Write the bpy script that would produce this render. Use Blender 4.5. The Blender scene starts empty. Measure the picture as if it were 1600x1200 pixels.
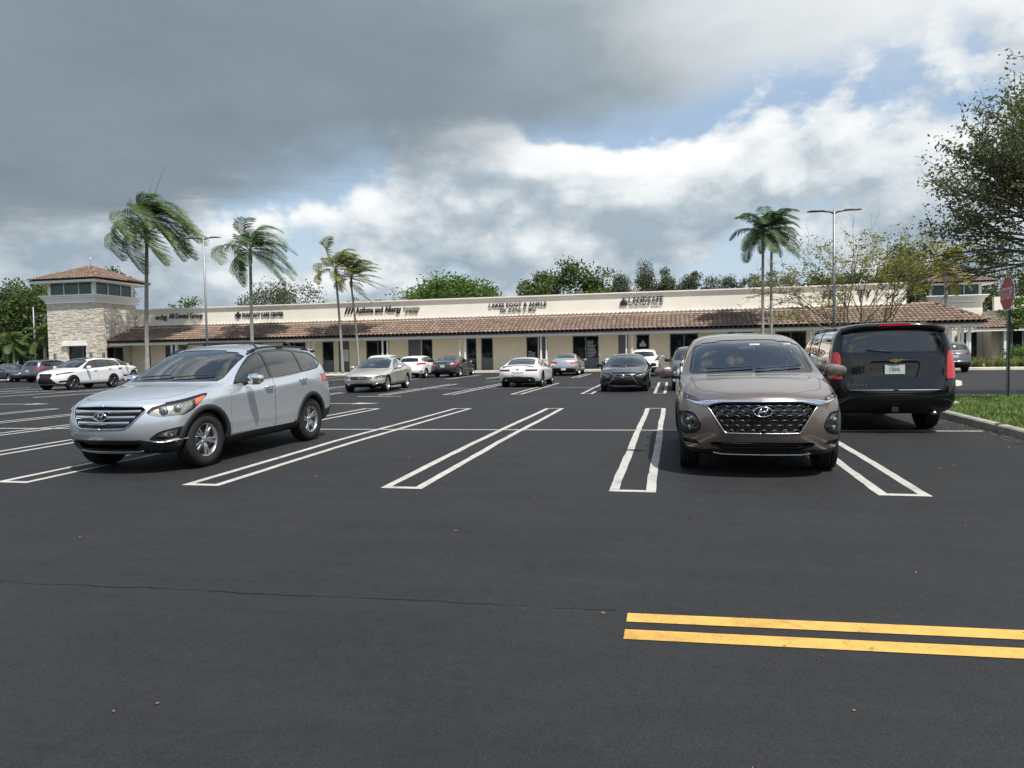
import bpy, bmesh, math, random
import numpy as np
from mathutils import Vector, Matrix, noise as mnoise
from mathutils.bvhtree import BVHTree

S = bpy.context.scene
COL = S.collection
R = math.radians

# ------------------------------------------------------------------ camera
FPX, YAW, PITCH, ROLL, HC = 1130.0, math.atan(252 / 1130.0), math.atan(48.5 / 1130.0), 0.018, 1.48
cam_d = bpy.data.cameras.new('camera')
cam = bpy.data.objects.new('camera', cam_d)
COL.objects.link(cam)
cam_d.sensor_fit = 'HORIZONTAL'
cam_d.sensor_width = 36.0
cam_d.lens = FPX / 1600 * 36.0
cam_d.clip_start = 0.05
cam_d.clip_end = 3000
_f = Vector((-math.sin(YAW) * math.cos(PITCH), math.cos(YAW) * math.cos(PITCH), -math.sin(PITCH)))
_r0 = Vector((math.cos(YAW), math.sin(YAW), 0))
_u0 = _r0.cross(_f)
_r = _r0 * math.cos(ROLL) - _u0 * math.sin(ROLL)
_u = _u0 * math.cos(ROLL) + _r0 * math.sin(ROLL)
cam.matrix_world = Matrix(((_r.x, _u.x, -_f.x, 0), (_r.y, _u.y, -_f.y, 0), (_r.z, _u.z, -_f.z, HC), (0, 0, 0, 1)))
S.camera = cam

# ------------------------------------------------------------------ sun, sky, exposure
SUN_TO = Vector((0.40, -0.38, 1.0)).normalized()
SUN_EL = math.asin(SUN_TO.z)
SUN_AZ = math.atan2(SUN_TO.x, SUN_TO.y)
sun_d = bpy.data.lights.new('sun', 'SUN')
sun_d.energy = 4.6
sun_d.angle = R(0.6)
sun_d.color = (1.0, 0.955, 0.89)
sun = bpy.data.objects.new('sun', sun_d)
COL.objects.link(sun)
sun.rotation_euler = (-SUN_TO).to_track_quat('-Z', 'Y').to_euler()
S.view_settings.view_transform = 'Standard'
S.view_settings.look = 'None'
S.view_settings.exposure = 0.35
S.view_settings.gamma = 1.0
S.view_settings.use_curve_mapping = False

W = bpy.data.worlds.new('World')
S.world = W
W.use_nodes = True


class NT:
    """small helper for building node trees"""
    def __init__(self, tree):
        self.t = tree
        self.t.nodes.clear()

    def n(self, kind, **kw):
        nd = self.t.nodes.new(kind)
        for k, v in kw.items():
            if k.startswith('i_'):
                key = k[2:]
                key = int(key) if key.isdigit() else key.replace('_', ' ')
                self.put(nd.inputs[key], v)
            else:
                setattr(nd, k, v)
        return nd

    def put(self, sock, v):
        if isinstance(v, bpy.types.NodeSocket):
            self.t.links.new(v, sock)
        elif isinstance(v, bpy.types.Node):
            self.t.links.new(v.outputs[0], sock)
        else:
            if sock.type == 'RGBA' and hasattr(v, '__len__') and len(v) == 3:
                v = (*v, 1)
            sock.default_value = v

    def math(self, op, a, b=0.0, c=0.0, clamp=False):
        nd = self.t.nodes.new('ShaderNodeMath')
        nd.operation = op
        nd.use_clamp = clamp
        for s, v in zip(nd.inputs, (a, b, c)):
            self.put(s, v)
        return nd.outputs[0]

    def mix(self, f, a, b, blend='MIX'):
        nd = self.t.nodes.new('ShaderNodeMix')
        nd.data_type = 'RGBA'
        nd.blend_type = blend
        self.put(nd.inputs[0], f)
        self.put(nd.inputs[6], a)
        self.put(nd.inputs[7], b)
        return nd.outputs[2]

    def ramp(self, f, stops, interp='LINEAR'):
        nd = self.t.nodes.new('ShaderNodeValToRGB')
        cr = nd.color_ramp
        cr.interpolation = interp
        while len(cr.elements) < len(stops):
            cr.elements.new(0.5)
        for e, (p, c) in zip(cr.elements, stops):
            e.position = p
            e.color = (c, c, c, 1) if not hasattr(c, '__len__') else (*c[:3], 1)
        self.put(nd.inputs[0], f)
        return nd.outputs[0]

    def sstep(self, v, lo, hi):
        nd = self.t.nodes.new('ShaderNodeMapRange')
        nd.interpolation_type = 'SMOOTHSTEP'
        self.put(nd.inputs[0], v)
        nd.inputs[1].default_value = lo
        nd.inputs[2].default_value = hi
        return nd.outputs[0]

    def noise(self, vec, scale, detail=4, rough=0.5, dist=0.0, dim='3D'):
        nd = self.t.nodes.new('ShaderNodeTexNoise')
        nd.noise_dimensions = dim
        if vec is not None:
            self.put(nd.inputs['Vector'], vec)
        nd.inputs['Scale'].default_value = scale
        nd.inputs['Detail'].default_value = detail
        nd.inputs['Roughness'].default_value = rough
        nd.inputs['Distortion'].default_value = dist
        return nd.outputs[0]


def build_world():
    t = NT(W.node_tree)
    tc = t.n('ShaderNodeTexCoord').outputs['Generated']
    sep = t.n('ShaderNodeSeparateXYZ', i_0=tc)
    x, y, z = sep.outputs
    zc = t.math('MAXIMUM', z, 0.0)
    sky = t.n('ShaderNodeTexSky', sky_type='NISHITA')
    sky.sun_disc = False
    sky.sun_elevation = SUN_EL
    sky.sun_rotation = SUN_AZ
    sky.air_density = 1.2
    sky.dust_density = 1.5
    # high, flat cloud sheet: coordinates on a plane overhead
    k = t.math('DIVIDE', 1.0, t.math('ADD', zc, 0.10))
    px, py = t.math('MULTIPLY', x, k), t.math('MULTIPLY', y, k)
    plane = t.n('ShaderNodeCombineXYZ', i_0=px, i_1=py, i_2=0.0).outputs[0]
    n_big = t.noise(plane, 0.55, 5, 0.55, 0.3)
    n_mid = t.noise(plane, 1.6, 7, 0.6, 0.4)
    # sheet coverage: a broad shower cloud ahead; it ends towards the horizon and breaks up overhead
    edge = t.math('ADD', t.math('ADD', py, t.math('MULTIPLY', px, 0.10)), t.math('MULTIPLY', t.math('MAXIMUM', t.math('ADD', px, 0.0), 0.0), 0.50))
    edge = t.math('ADD', edge, t.math('MULTIPLY', t.math('SUBTRACT', n_big, 0.5), 1.5))
    edge = t.math('ADD', edge, t.math('MULTIPLY', t.math('SUBTRACT', n_mid, 0.5), 0.7))
    far_edge = t.math('SUBTRACT', 1.0, t.sstep(edge, 2.12, 2.72))
    near_edge = t.sstep(t.math('ADD', edge, t.math('MULTIPLY', px, -0.15)), 0.55, 1.35)
    sheet = t.math('MULTIPLY', far_edge, near_edge)
    # brightness of the sheet: dark and thick to the west, thin and bright to the east
    thin = t.math('ADD', px, t.math('MULTIPLY', t.math('SUBTRACT', n_big, 0.5), 1.3))
    thin = t.math('ADD', thin, t.math('MULTIPLY', t.math('SUBTRACT', n_mid, 0.5), 0.6))
    thin = t.math('ADD', thin, t.math('MULTIPLY', t.math('SUBTRACT', 1.9, py), 0.42))
    thin = t.sstep(thin, -0.75, 0.65)
    sheet_col = t.ramp(thin, [(0.0, (0.195, 0.242, 0.282)), (0.30, (0.275, 0.325, 0.362)), (0.6, (0.46, 0.50, 0.522)), (1.0, (0.68, 0.705, 0.72))])
    grain = t.noise(plane, 0.9, 8, 0.60, 0.5)
    sheet_col = t.mix(1.0, sheet_col, t.ramp(grain, [(0.3, 0.90), (0.7, 1.10)]), 'MULTIPLY')
    sheet_col = t.mix(1.0, sheet_col, t.ramp(t.noise(plane, 2.6, 6, 0.55, 0.4), [(0.3, 0.95), (0.7, 1.05)]), 'MULTIPLY')
    # cumulus towards the horizon: billows in direction space, stretched sideways
    st = t.n('ShaderNodeVectorMath', operation='MULTIPLY', i_0=tc, i_1=(1.0, 1.0, 1.6)).outputs[0]
    c1 = t.noise(st, 3.9, 9, 0.54, 0.1)
    c2 = t.noise(t.n('ShaderNodeVectorMath', operation='ADD', i_0=st, i_1=(0.016, -0.012, 0.050)).outputs[0], 3.9, 9, 0.54, 0.1)
    low = t.math('SUBTRACT', 1.0, t.sstep(zc, 0.10, 0.48))
    cover = t.math('ADD', c1, t.math('MULTIPLY', low, 0.125))
    cum = t.sstep(cover, 0.52, 0.595)
    relief = t.math('ADD', t.math('MULTIPLY', t.math('SUBTRACT', c1, c2), 4.6), 0.5, clamp=True)
    body = t.sstep(cover, 0.52, 0.80)
    shade = t.math('SUBTRACT', relief, t.math('MULTIPLY', body, 0.30), clamp=True)
    c3 = t.noise(st, 1.7, 3, 0.5)
    shade = t.math('ADD', shade, t.math('MULTIPLY', t.math('SUBTRACT', c3, 0.5), 1.1), clamp=True)
    cum_col = t.ramp(shade, [(0.0, (0.27, 0.335, 0.395)), (0.32, (0.42, 0.475, 0.515)), (0.58, (0.62, 0.655, 0.675)), (1.0, (0.83, 0.835, 0.825))])
    # blue sky between, a little hazy: nishita sky, background strength is 0.1
    blue = t.mix(1.0, sky.outputs[0], (1.25, 1.18, 1.12), 'MULTIPLY')
    haze = t.math('SUBTRACT', 1.0, t.sstep(zc, 0.0, 0.30))
    blue = t.mix(t.math('MULTIPLY', haze, 0.45), blue, (4.9, 5.6, 6.2))
    blue = t.mix(0.40, blue, (3.7, 5.0, 6.8))
    ten = lambda c: t.mix(1.0, c, (10.0, 10.0, 10.0), 'MULTIPLY')
    col = t.mix(t.math('MULTIPLY', cum, 0.95), blue, ten(cum_col))
    col = t.mix(sheet, col, ten(sheet_col))
    bg = t.n('ShaderNodeBackground', i_Color=col, i_Strength=0.1)
    out = t.n('ShaderNodeOutputWorld')
    t.t.links.new(bg.outputs[0], out.inputs[0])


build_world()

# ------------------------------------------------------------------ helpers
MATS = {}


def mat(name, base=(0.5, 0.5, 0.5), rough=0.5, metal=0.0, spec=0.5, coat=0.0, bump=None, var=None, emit=None, coat_rough=0.03):
    """principled material; var=(scale, amount) mottles the colour, bump=(scale, strength)"""
    if name in MATS:
        return MATS[name]
    m = bpy.data.materials.new(name)
    m.use_nodes = True
    t = NT(m.node_tree)
    p = t.n('ShaderNodeBsdfPrincipled')
    o = t.n('ShaderNodeOutputMaterial')
    t.t.links.new(p.outputs[0], o.inputs[0])
    p.inputs['Roughness'].default_value = rough
    p.inputs['Metallic'].default_value = metal
    p.inputs['Specular IOR Level'].default_value = spec
    p.inputs['Coat Weight'].default_value = coat
    p.inputs['Coat Roughness'].default_value = coat_rough
    tc = t.n('ShaderNodeTexCoord').outputs['Object']
    if var:
        nz = t.noise(tc, var[0], 6, 0.6)
        f = t.ramp(nz, [(0.3, 1 - var[1]), (0.7, 1 + var[1])])
        t.put(p.inputs['Base Color'], t.mix(1.0, (*base, 1), f, 'MULTIPLY'))
    else:
        p.inputs['Base Color'].default_value = (*base, 1)
    if bump:
        b = t.n('ShaderNodeBump', i_Height=t.noise(tc, bump[0], 5, 0.6))
        b.inputs['Strength'].default_value = bump[1]
        b.inputs['Distance'].default_value = 0.02
        t.t.links.new(b.outputs[0], p.inputs['Normal'])
    if emit:
        p.inputs['Emission Color'].default_value = (*emit[0], 1)
        p.inputs['Emission Strength'].default_value = emit[1]
    MATS[name] = m
    return m


def glass(name, tint, refl=1.0, ior=1.5):
    if name in MATS:
        return MATS[name]
    m = bpy.data.materials.new(name)
    m.use_nodes = True
    t = NT(m.node_tree)
    tr = t.n('ShaderNodeBsdfTransparent', i_Color=tint)
    gl = t.n('ShaderNodeBsdfGlossy', i_Color=(refl, refl, refl), i_Roughness=0.01)
    fr = t.n('ShaderNodeFresnel', i_IOR=ior)
    f = t.math('ADD', t.math('MULTIPLY', fr.outputs[0], 2.0), 0.015, clamp=True)
    mx = t.n('ShaderNodeMixShader', i_0=f)
    t.t.links.new(tr.outputs[0], mx.inputs[1])
    t.t.links.new(gl.outputs[0], mx.inputs[2])
    o = t.n('ShaderNodeOutputMaterial')
    t.t.links.new(mx.outputs[0], o.inputs[0])
    MATS[name] = m
    return m


def obj(name, me, material=None, parent=None, smooth=False, **props):
    if isinstance(me, MB):
        me = me.mesh(name)
    o = bpy.data.objects.new(name, me)
    COL.objects.link(o)
    if material is not None and me is not None:
        me.materials.clear()
        me.materials.append(material)
    if smooth and me is not None:
        me.polygons.foreach_set('use_smooth', [True] * len(me.polygons))
    if parent is not None:
        o.parent = parent
    for k, v in props.items():
        o[k] = v
    return o


def thing(name, label, cat, loc=(0, 0, 0), rot=(0, 0, 0), group=None):
    o = bpy.data.objects.new(name, None)
    o.empty_display_size = 0.2
    COL.objects.link(o)
    o.location = loc
    o.rotation_euler = rot
    tag(o, label, cat, group)
    return o


def tag(o, label, cat, group=None):
    o['label'] = label
    o['category'] = cat
    if group:
        o['group'] = group
    return o


class MB:
    """mesh builder: collects simple shapes, becomes one mesh"""
    def __init__(self):
        self.v, self.f, self.sm = [], [], []

    def add(self, vs, fs, smooth=False):
        b = len(self.v)
        self.v.extend([tuple(p) for p in vs])
        self.f.extend([tuple(i + b for i in q) for q in fs])
        self.sm.extend([smooth] * len(fs))
        return self

    def box(self, c, s, rz=0.0, rx=0.0, ry=0.0):
        h = [k / 2 for k in s]
        m = Matrix.Rotation(rz, 3, 'Z') @ Matrix.Rotation(ry, 3, 'Y') @ Matrix.Rotation(rx, 3, 'X')
        vs = [Vector(c) + m @ Vector((sx * h[0], sy * h[1], sz * h[2])) for sz in (-1, 1) for sy in (-1, 1) for sx in (-1, 1)]
        return self.add(vs, [(0, 2, 3, 1), (4, 5, 7, 6), (0, 1, 5, 4), (2, 6, 7, 3), (0, 4, 6, 2), (1, 3, 7, 5)])

    def bx(self, x0, x1, y0, y1, z0, z1):
        return self.box(((x0 + x1) / 2, (y0 + y1) / 2, (z0 + z1) / 2), (x1 - x0, y1 - y0, z1 - z0))

    def tube(self, pts, r, seg=8, cap=True, closed=False):
        pts = [Vector(p) for p in pts]
        n = len(pts)
        rs = r if hasattr(r, '__len__') else [r] * n
        vs, up = [], None
        for i, p in enumerate(pts):
            a = pts[(i - 1) % n] if (i > 0 or closed) else p
            b = pts[(i + 1) % n] if (i < n - 1 or closed) else p
            d = (b - a)
            d = d.normalized() if d.length > 1e-9 else Vector((0, 0, 1))
            if up is None:
                up = Vector((0, 0, 1)) if abs(d.z) < 0.9 else Vector((1, 0, 0))
            s = d.cross(up)
            s = s.normalized() if s.length > 1e-6 else d.orthogonal().normalized()
            up = s.cross(d).normalized()
            for k in range(seg):
                an = 2 * math.pi * k / seg
                vs.append(p + (s * math.cos(an) + up * math.sin(an)) * rs[i])
        fs = []
        m = n if closed else n - 1
        for i in range(m):
            j = (i + 1) % n
            for k in range(seg):
                l = (k + 1) % seg
                fs.append((i * seg + k, j * seg + k, j * seg + l, i * seg + l))
        if cap and not closed:
            fs.append(tuple(range(seg)))
            fs.append(tuple(reversed(range((n - 1) * seg, n * seg))))
        return self.add(vs, fs, True)

    def lathe(self, prof, seg=32, axis='Z', c=(0, 0, 0), closed=False):
        """prof: list of (radius, height)"""
        vs, fs = [], []
        n = len(prof)
        for k in range(seg):
            a = 2 * math.pi * k / seg
            for r, h in prof:
                q = (r * math.cos(a), r * math.sin(a), h)
                if axis == 'Y':
                    q = (q[0], q[2], q[1])
                elif axis == 'X':
                    q = (q[2], q[0], q[1])
                vs.append((q[0] + c[0], q[1] + c[1], q[2] + c[2]))
        m = n if closed else n - 1
        for k in range(seg):
            l = (k + 1) % seg
            for i in range(m):
                j = (i + 1) % n
                fs.append((k * n + i, l * n + i, l * n + j, k * n + j))
        return self.add(vs, fs, True)

    def prism(self, poly, lo, hi, axis='Y'):
        """poly in the plane normal to axis, extruded from lo to hi"""
        n = len(poly)

        def p3(a, b, h):
            return (a, h, b) if axis == 'Y' else ((h, a, b) if axis == 'X' else (a, b, h))
        vs = [p3(a, b, lo) for a, b in poly] + [p3(a, b, hi) for a, b in poly]
        fs = [tuple(range(n)), tuple(reversed(range(n, 2 * n)))]
        fs += [(i, n + i, n + (i + 1) % n, (i + 1) % n) for i in range(n)]
        return self.add(vs, fs)

    def grid(self, rows, smooth=True, flip=False):
        """rows: list of equally long lists of points"""
        n = len(rows[0])
        vs = [p for r in rows for p in r]
        fs = []
        for i in range(len(rows) - 1):
            for j in range(n - 1):
                q = (i * n + j, i * n + j + 1, (i + 1) * n + j + 1, (i + 1) * n + j)
                fs.append(tuple(reversed(q)) if flip else q)
        return self.add(vs, fs, smooth)

    def mesh(self, name):
        me = bpy.data.meshes.new(name)
        me.from_pydata(self.v, [], self.f)
        me.polygons.foreach_set('use_smooth', self.sm)
        bm = bmesh.new()
        bm.from_mesh(me)
        if len(bm.faces) < 60000:
            bmesh.ops.recalc_face_normals(bm, faces=bm.faces)
            bm.to_mesh(me)
        bm.free()
        me.update()
        return me


def text_mesh(body, size=1.0, depth=0.0, align='CENTER', bold=0.0, shear=0.0, space=1.0, res=3):
    cu = bpy.data.curves.new('lettering', 'FONT')
    cu.body = body
    cu.size = size
    cu.align_x = align
    cu.extrude = depth
    cu.offset = bold
    cu.shear = shear
    cu.space_character = space
    cu.resolution_u = res
    o = bpy.data.objects.new('lettering', cu)
    COL.objects.link(o)
    bpy.context.view_layer.update()
    me = bpy.data.meshes.new_from_object(o.evaluated_get(bpy.context.evaluated_depsgraph_get()))
    bpy.data.objects.remove(o)
    bpy.data.curves.remove(cu)
    return me


def fit_text(me, x0, x1, z0=None, z1=None):
    """scale a flat text mesh (in its xy plane) so it spans x0..x1 (and z0..z1)"""
    co = np.empty(len(me.vertices) * 3)
    me.vertices.foreach_get('co', co)
    co = co.reshape(-1, 3)
    lo, hi = co.min(0), co.max(0)
    sx = (x1 - x0) / (hi[0] - lo[0])
    sy = (z1 - z0) / (hi[1] - lo[1]) if z0 is not None else sx
    co[:, 0] = (co[:, 0] - lo[0]) * sx + x0
    co[:, 1] = (co[:, 1] - lo[1]) * sy + (z0 if z0 is not None else 0)
    me.vertices.foreach_set('co', co.ravel())
    return me


def gz(y):
    """height of the car park: rises gently from the lane to the first double row, level beyond"""
    return -0.13 * (1 - min(max(y, 0.0), 11.6) / 11.6)


SLOPE = 0.13 / 11.6
# ------------------------------------------------------------------ car materials
def paint(name, col, metal=0.55, rough=0.32, coat=1.0):
    if name in MATS:
        return MATS[name]
    m = mat(name, col, rough, metal, 0.5 if max(col) > .02 else 0.1, coat)
    t = m.node_tree
    p = next(n for n in t.nodes if n.type == 'BSDF_PRINCIPLED')
    w = NT.__new__(NT)
    w.t = t
    tc = w.n('ShaderNodeTexCoord').outputs['Object']
    # fine dust film: slightly rougher, paler low on the body and in patches
    nz = w.noise(tc, 2.2, 6, 0.65)
    w.put(p.inputs['Roughness'], w.math('ADD', rough - 0.05, w.math('MULTIPLY', nz, 0.12)))
    w.put(p.inputs['Coat Roughness'], w.math('MULTIPLY', w.noise(tc, 3.0, 5, 0.6), 0.07))
    dust = w.math('MULTIPLY', w.sstep(w.noise(tc, 5.0, 5, 0.65), 0.45, 0.85), 0.10 if max(col) > .1 else 0.012)
    w.put(p.inputs['Base Color'], w.mix(dust, (*col, 1), (0.32, 0.30, 0.27, 1)))
    return m


M_BLACK = mat('black_plastic', (0.018, 0.018, 0.019), 0.55, 0, 0.4, bump=(180, 0.15))
M_GLOSSBLK = mat('gloss_black', (0.008, 0.008, 0.009), 0.12, 0, 0.5, 0.6)
M_RUBBER = mat('tyre_rubber', (0.017, 0.017, 0.018), 0.78, 0, 0.3, var=(30, 0.25))
M_CHROME = mat('chrome', (0.78, 0.79, 0.80), 0.13, 1.0)
M_SATIN = mat('satin_silver', (0.42, 0.43, 0.44), 0.32, 1.0)
M_RIM = mat('alloy_rim', (0.50, 0.51, 0.53), 0.30, 0.9, var=(8, 0.12))
M_RIMDARK = mat('dark_alloy_rim', (0.10, 0.10, 0.11), 0.34, 0.8)
M_DISC = mat('brake_disc', (0.13, 0.125, 0.12), 0.45, 0.8)
M_INT = mat('cabin_dark', (0.060, 0.060, 0.062), 0.8, var=(12, 0.2))
M_SEATG = mat('seat_grey_cloth', (0.30, 0.295, 0.285), 0.85, var=(10, 0.15))
M_SEATB = mat('seat_beige', (0.30, 0.26, 0.21), 0.75)
M_RED = mat('red_lens', (0.42, 0.008, 0.012), 0.12, 0, 0.5, 1.0, var=(28, 0.35))
M_DRED = mat('dark_red_lens', (0.13, 0.006, 0.010), 0.10, 0, 0.5, 1.0, var=(28, 0.3))
M_AMBER = mat('amber_lens', (0.55, 0.12, 0.04), 0.15, 0, 0.5, 1.0)
M_BOWL = mat('lamp_bowl', (0.55, 0.56, 0.55), 0.18, 0.9, var=(26, 0.5))
M_BOWLOLD = mat('lamp_bowl_warm', (.62, .61, .56), .22, .8, var=(26, .4))
M_BOWLDK = mat('lamp_bowl_dark', (0.06, 0.06, 0.065), 0.2, 0.6, var=(30, 0.5))
M_PLATE = mat('plate_white', (0.50, 0.53, 0.51), 0.4)
M_PLGREEN = mat('plate_green', (0.05, 0.16, 0.09), 0.4)
M_GOLD = mat('emblem_gold', (0.75, 0.48, 0.12), 0.25, 0.9)
G_CLEAR = glass('windscreen_glass', (0.80, 0.86, 0.83))
G_SIDE = glass('side_glass', (0.38, 0.43, 0.42))
G_DARK = glass('privacy_glass', (0.055, 0.06, 0.062))
G_LENS = glass('lens_glass', (0.90, 0.91, 0.89), 1.0, 1.45)
G_OLDLENS = glass('yellowed_lens_glass', (0.90, 0.89, 0.83), 1.0, 1.45)


def interp(tab, s, k=1):
    xs = [r[0] for r in tab]
    return float(np.interp(s, xs, [r[k] for r in tab]))


def smooth_interp(tab, s, k=1):
    """catmull-rom style interpolation of a table"""
    xs = [r[0] for r in tab]
    ys = [r[k] for r in tab]
    if s <= xs[0]:
        return ys[0]
    if s >= xs[-1]:
        return ys[-1]
    i = max(j for j in range(len(xs) - 1) if xs[j] <= s)
    h = xs[i + 1] - xs[i]
    u = (s - xs[i]) / h

    def slope(j):
        if j == 0:
            return (ys[1] - ys[0]) / (xs[1] - xs[0])
        if j == len(xs) - 1:
            return (ys[-1] - ys[-2]) / (xs[-1] - xs[-2])
        return (ys[j + 1] - ys[j - 1]) / (xs[j + 1] - xs[j - 1])
    m0, m1 = slope(i) * h, slope(i + 1) * h
    return (2 * u**3 - 3 * u**2 + 1) * ys[i] + (u**3 - 2 * u**2 + u) * m0 + (-2 * u**3 + 3 * u**2) * ys[i + 1] + (u**3 - u**2) * m1


# ------------------------------------------------------------------ car shell
# s runs from the nose (0) to the tail (L); y is half width; cross sections have eleven lines:
# 0,1 floor  2 sill  3 lower side  4 widest  5 shoulder  6 belt  7 side glass / fender top  8 roof rail / bonnet edge  9,10 roof
def make_cage(c):
    L, Wd = c['L'], c['W']
    zb = c['zb']
    rings = []
    fr, rr = c['front'], c['rear']     # rows 2..8 : (z, s_centre, s_edge, y_factor)

    def planw(s):
        return Wd * interp(c['plan'], s)
    # front ring
    ring = [(fr[0][1] + 0.10, 0, zb), (fr[0][1] + 0.14, 0.55 * Wd, zb)]
    for z, sc, se, yf in fr:
        ring.append((se, yf * Wd, z))
    z8, s8c, s8e, y8 = fr[6]
    ring.append((s8c + (s8e - s8c) * 0.25, 0.52 * y8 * Wd, z8 + 0.012))
    ring.append((s8c, 0, z8 + 0.016))
    rings.append(ring)
    zsh = c['sidez']                   # z of rows 3, 4 ; row 5 below belt
    # bonnet rings
    for s in c['hood_s']:
        w = planw(s)
        bz = interp(c['belt'], s)
        hz = smooth_interp(c['top'], s)
        cr = c.get('hood_crown', 0.05)
        ring = [(s, 0, zb), (s, 0.6 * w, zb), (s, 0.90 * w, zb + 0.02), (s, 0.985 * w, zsh[0]), (s, 0.992 * w, zsh[1]),
                (s, 0.985 * w, min(bz - 0.10, hz - 0.20)), (s, 0.945 * w, hz - cr - 0.065), (s, 0.87 * w, hz - cr - 0.012),
                (s, 0.76 * w, hz - cr + 0.012), (s, 0.42 * w, hz - 0.010), (s, 0, hz)]
        rings.append(ring)
    # cabin rings
    for sb, sr, st in c['cabin']:
        w = planw(sb)
        bz = interp(c['belt'], sb)
        ry, rz = smooth_interp(c['rail'], sr, 1), smooth_interp(c['rail'], sr, 2)
        tz = smooth_interp(c['top'], st)
        by = 0.942 * w
        my, mz = by * 0.5 + ry * 0.5 + c.get('glass_bulge', 0.022), (bz + rz) / 2
        ring = [(sb, 0, zb), (sb, 0.6 * w, zb), (sb, 0.90 * w, zb + 0.02), (sb, 0.988 * w, zsh[0]), (sb, 0.984 * w, zsh[1]),
                (sb, 0.998 * w, bz - 0.12), (sb, by, bz), ((sb + sr) / 2, my, mz), (sr, ry, rz),
                (st + (sr - st) * 0.25, ry * 0.56, tz - (tz - rz) * 0.20), (st, 0, tz)]
        rings.append(ring)
    # boot rings (saloons)
    for s in c.get('deck_s', []):
        w = planw(s)
        dz = smooth_interp(c['top'], s)
        bz = interp(c['belt'], s)
        ring = [(s, 0, zb), (s, 0.6 * w, zb), (s, 0.90 * w, zb + 0.02), (s, 0.985 * w, zsh[0]), (s, 0.992 * w, zsh[1]),
                (s, 0.985 * w, bz - 0.10), (s, 0.945 * w, min(bz, dz - 0.05)), (s, 0.86 * w, dz - 0.028), (s, 0.74 * w, dz - 0.012),
                (s, 0.4 * w, dz - 0.002), (s, 0, dz)]
        rings.append(ring)
    # rear ring
    ring = [(L - rr[0][1] - 0.10, 0, zb + 0.04), (L - rr[0][1] - 0.10, 0.55 * Wd, zb + 0.04)]
    for z, sc, se, yf in rr:
        ring.append((L - se, yf * Wd, z))
    z8, s8c, s8e, y8 = rr[6]
    ring.append((L - s8c - (s8e - s8c) * 0.25, 0.54 * y8 * Wd, z8 + c.get('rear_crown', 0.03) * 0.8))
    ring.append((L - s8c, 0, z8 + c.get('rear_crown', 0.03)))
    rings.append(ring)

    vs, fs, cr = [], [], []
    J = 11
    idx = []
    for ring in rings:
        row = {}
        for j in range(J):
            s, y, z = ring[j]
            row[(j, 1)] = len(vs)
            vs.append((L / 2 - s, y, z))
            if j in (0, 10):
                row[(j, -1)] = row[(j, 1)]
            else:
                row[(j, -1)] = len(vs)
                vs.append((L / 2 - s, -y, z))
        idx.append(row)
    for i in range(len(rings) - 1):
        for j in range(J - 1):
            for sd in (1, -1):
                a, b, d, e = idx[i][(j, sd)], idx[i][(j + 1, sd)], idx[i + 1][(j + 1, sd)], idx[i + 1][(j, sd)]
                fs.append((e, d, b, a) if sd == 1 else (a, b, d, e))
    # caps: columns 0 (centre), 1 (mid), 2 (edge = ring)
    for which, rows, row in (('f', fr, idx[0]), ('r', rr, idx[-1])):
        g = {}
        for q in range(7):
            z, sc, se, yf = rows[q]
            j = q + 2
            for sd in (1, -1):
                g[(q, 2, sd)] = row[(j, sd)]
            if q == 0:
                for sd in (1, -1):
                    g[(q, 1, sd)] = row[(1, sd)]
                    g[(q, 0, sd)] = row[(0, sd)]
                # floor edge sits at the lip height
                for key in ((0, 1), (1, 1), (1, -1)):
                    v = vs[row[key]]
                    so = sc if key[0] == 0 else sc + (se - sc) * 0.16
                    vs[row[key]] = ((L / 2 - so) if which == 'f' else (-L / 2 + so), v[1], z)
            elif q == 6:
                for sd in (1, -1):
                    g[(q, 1, sd)] = row[(9, sd)]
                    g[(q, 0, sd)] = row[(10, sd)]
            else:
                g[(q, 0, 1)] = g[(q, 0, -1)] = len(vs)
                vs.append((L / 2 - sc if which == 'f' else -L / 2 + sc, 0, z))
                for sd in (1, -1):
                    g[(q, 1, sd)] = len(vs)
                    so = sc + (se - sc) * c.get('cap_round', 0.17)
                    vs.append((L / 2 - so if which == 'f' else -L / 2 + so, sd * 0.58 * yf * Wd, z))
        for q in range(6):
            for k in range(2):
                for sd in (1, -1):
                    a, b, d, e = g[(q, k, sd)], g[(q, k + 1, sd)], g[(q + 1, k + 1, sd)], g[(q + 1, k, sd)]
                    flip = (sd == -1) ^ (which == 'r')
                    fs.append((e, d, b, a) if flip else (a, b, d, e))
    # floor behind the front lip keeps its clearance
    return vs, fs, idx


def subdivide(vs, fs, level, creases=None):
    me = bpy.data.meshes.new('cage')
    me.from_pydata(vs, [], fs)
    if creases:
        at = me.attributes.new('crease_edge', 'FLOAT', 'EDGE')
        cd = {}
        for e in me.edges:
            cd[tuple(sorted(e.vertices))] = e.index
        for (a, b), v in creases.items():
            k = tuple(sorted((a, b)))
            if k in cd:
                at.data[cd[k]].value = v
    o = bpy.data.objects.new('cage', me)
    COL.objects.link(o)
    md = o.modifiers.new('s', 'SUBSURF')
    md.levels = md.render_levels = level
    bpy.context.view_layer.update()
    dg = bpy.context.evaluated_depsgraph_get()
    out = bpy.data.meshes.new_from_object(o.evaluated_get(dg))
    bpy.data.objects.remove(o)
    bpy.data.meshes.remove(me)
    return out


def inside(p, poly):
    x, y = p
    c = False
    n = len(poly)
    for i in range(n):
        x0, y0 = poly[i]
        x1, y1 = poly[(i + 1) % n]
        if (y0 > y) != (y1 > y) and x < (x1 - x0) * (y - y0) / (y1 - y0) + x0:
            c = not c
    return c


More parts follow.
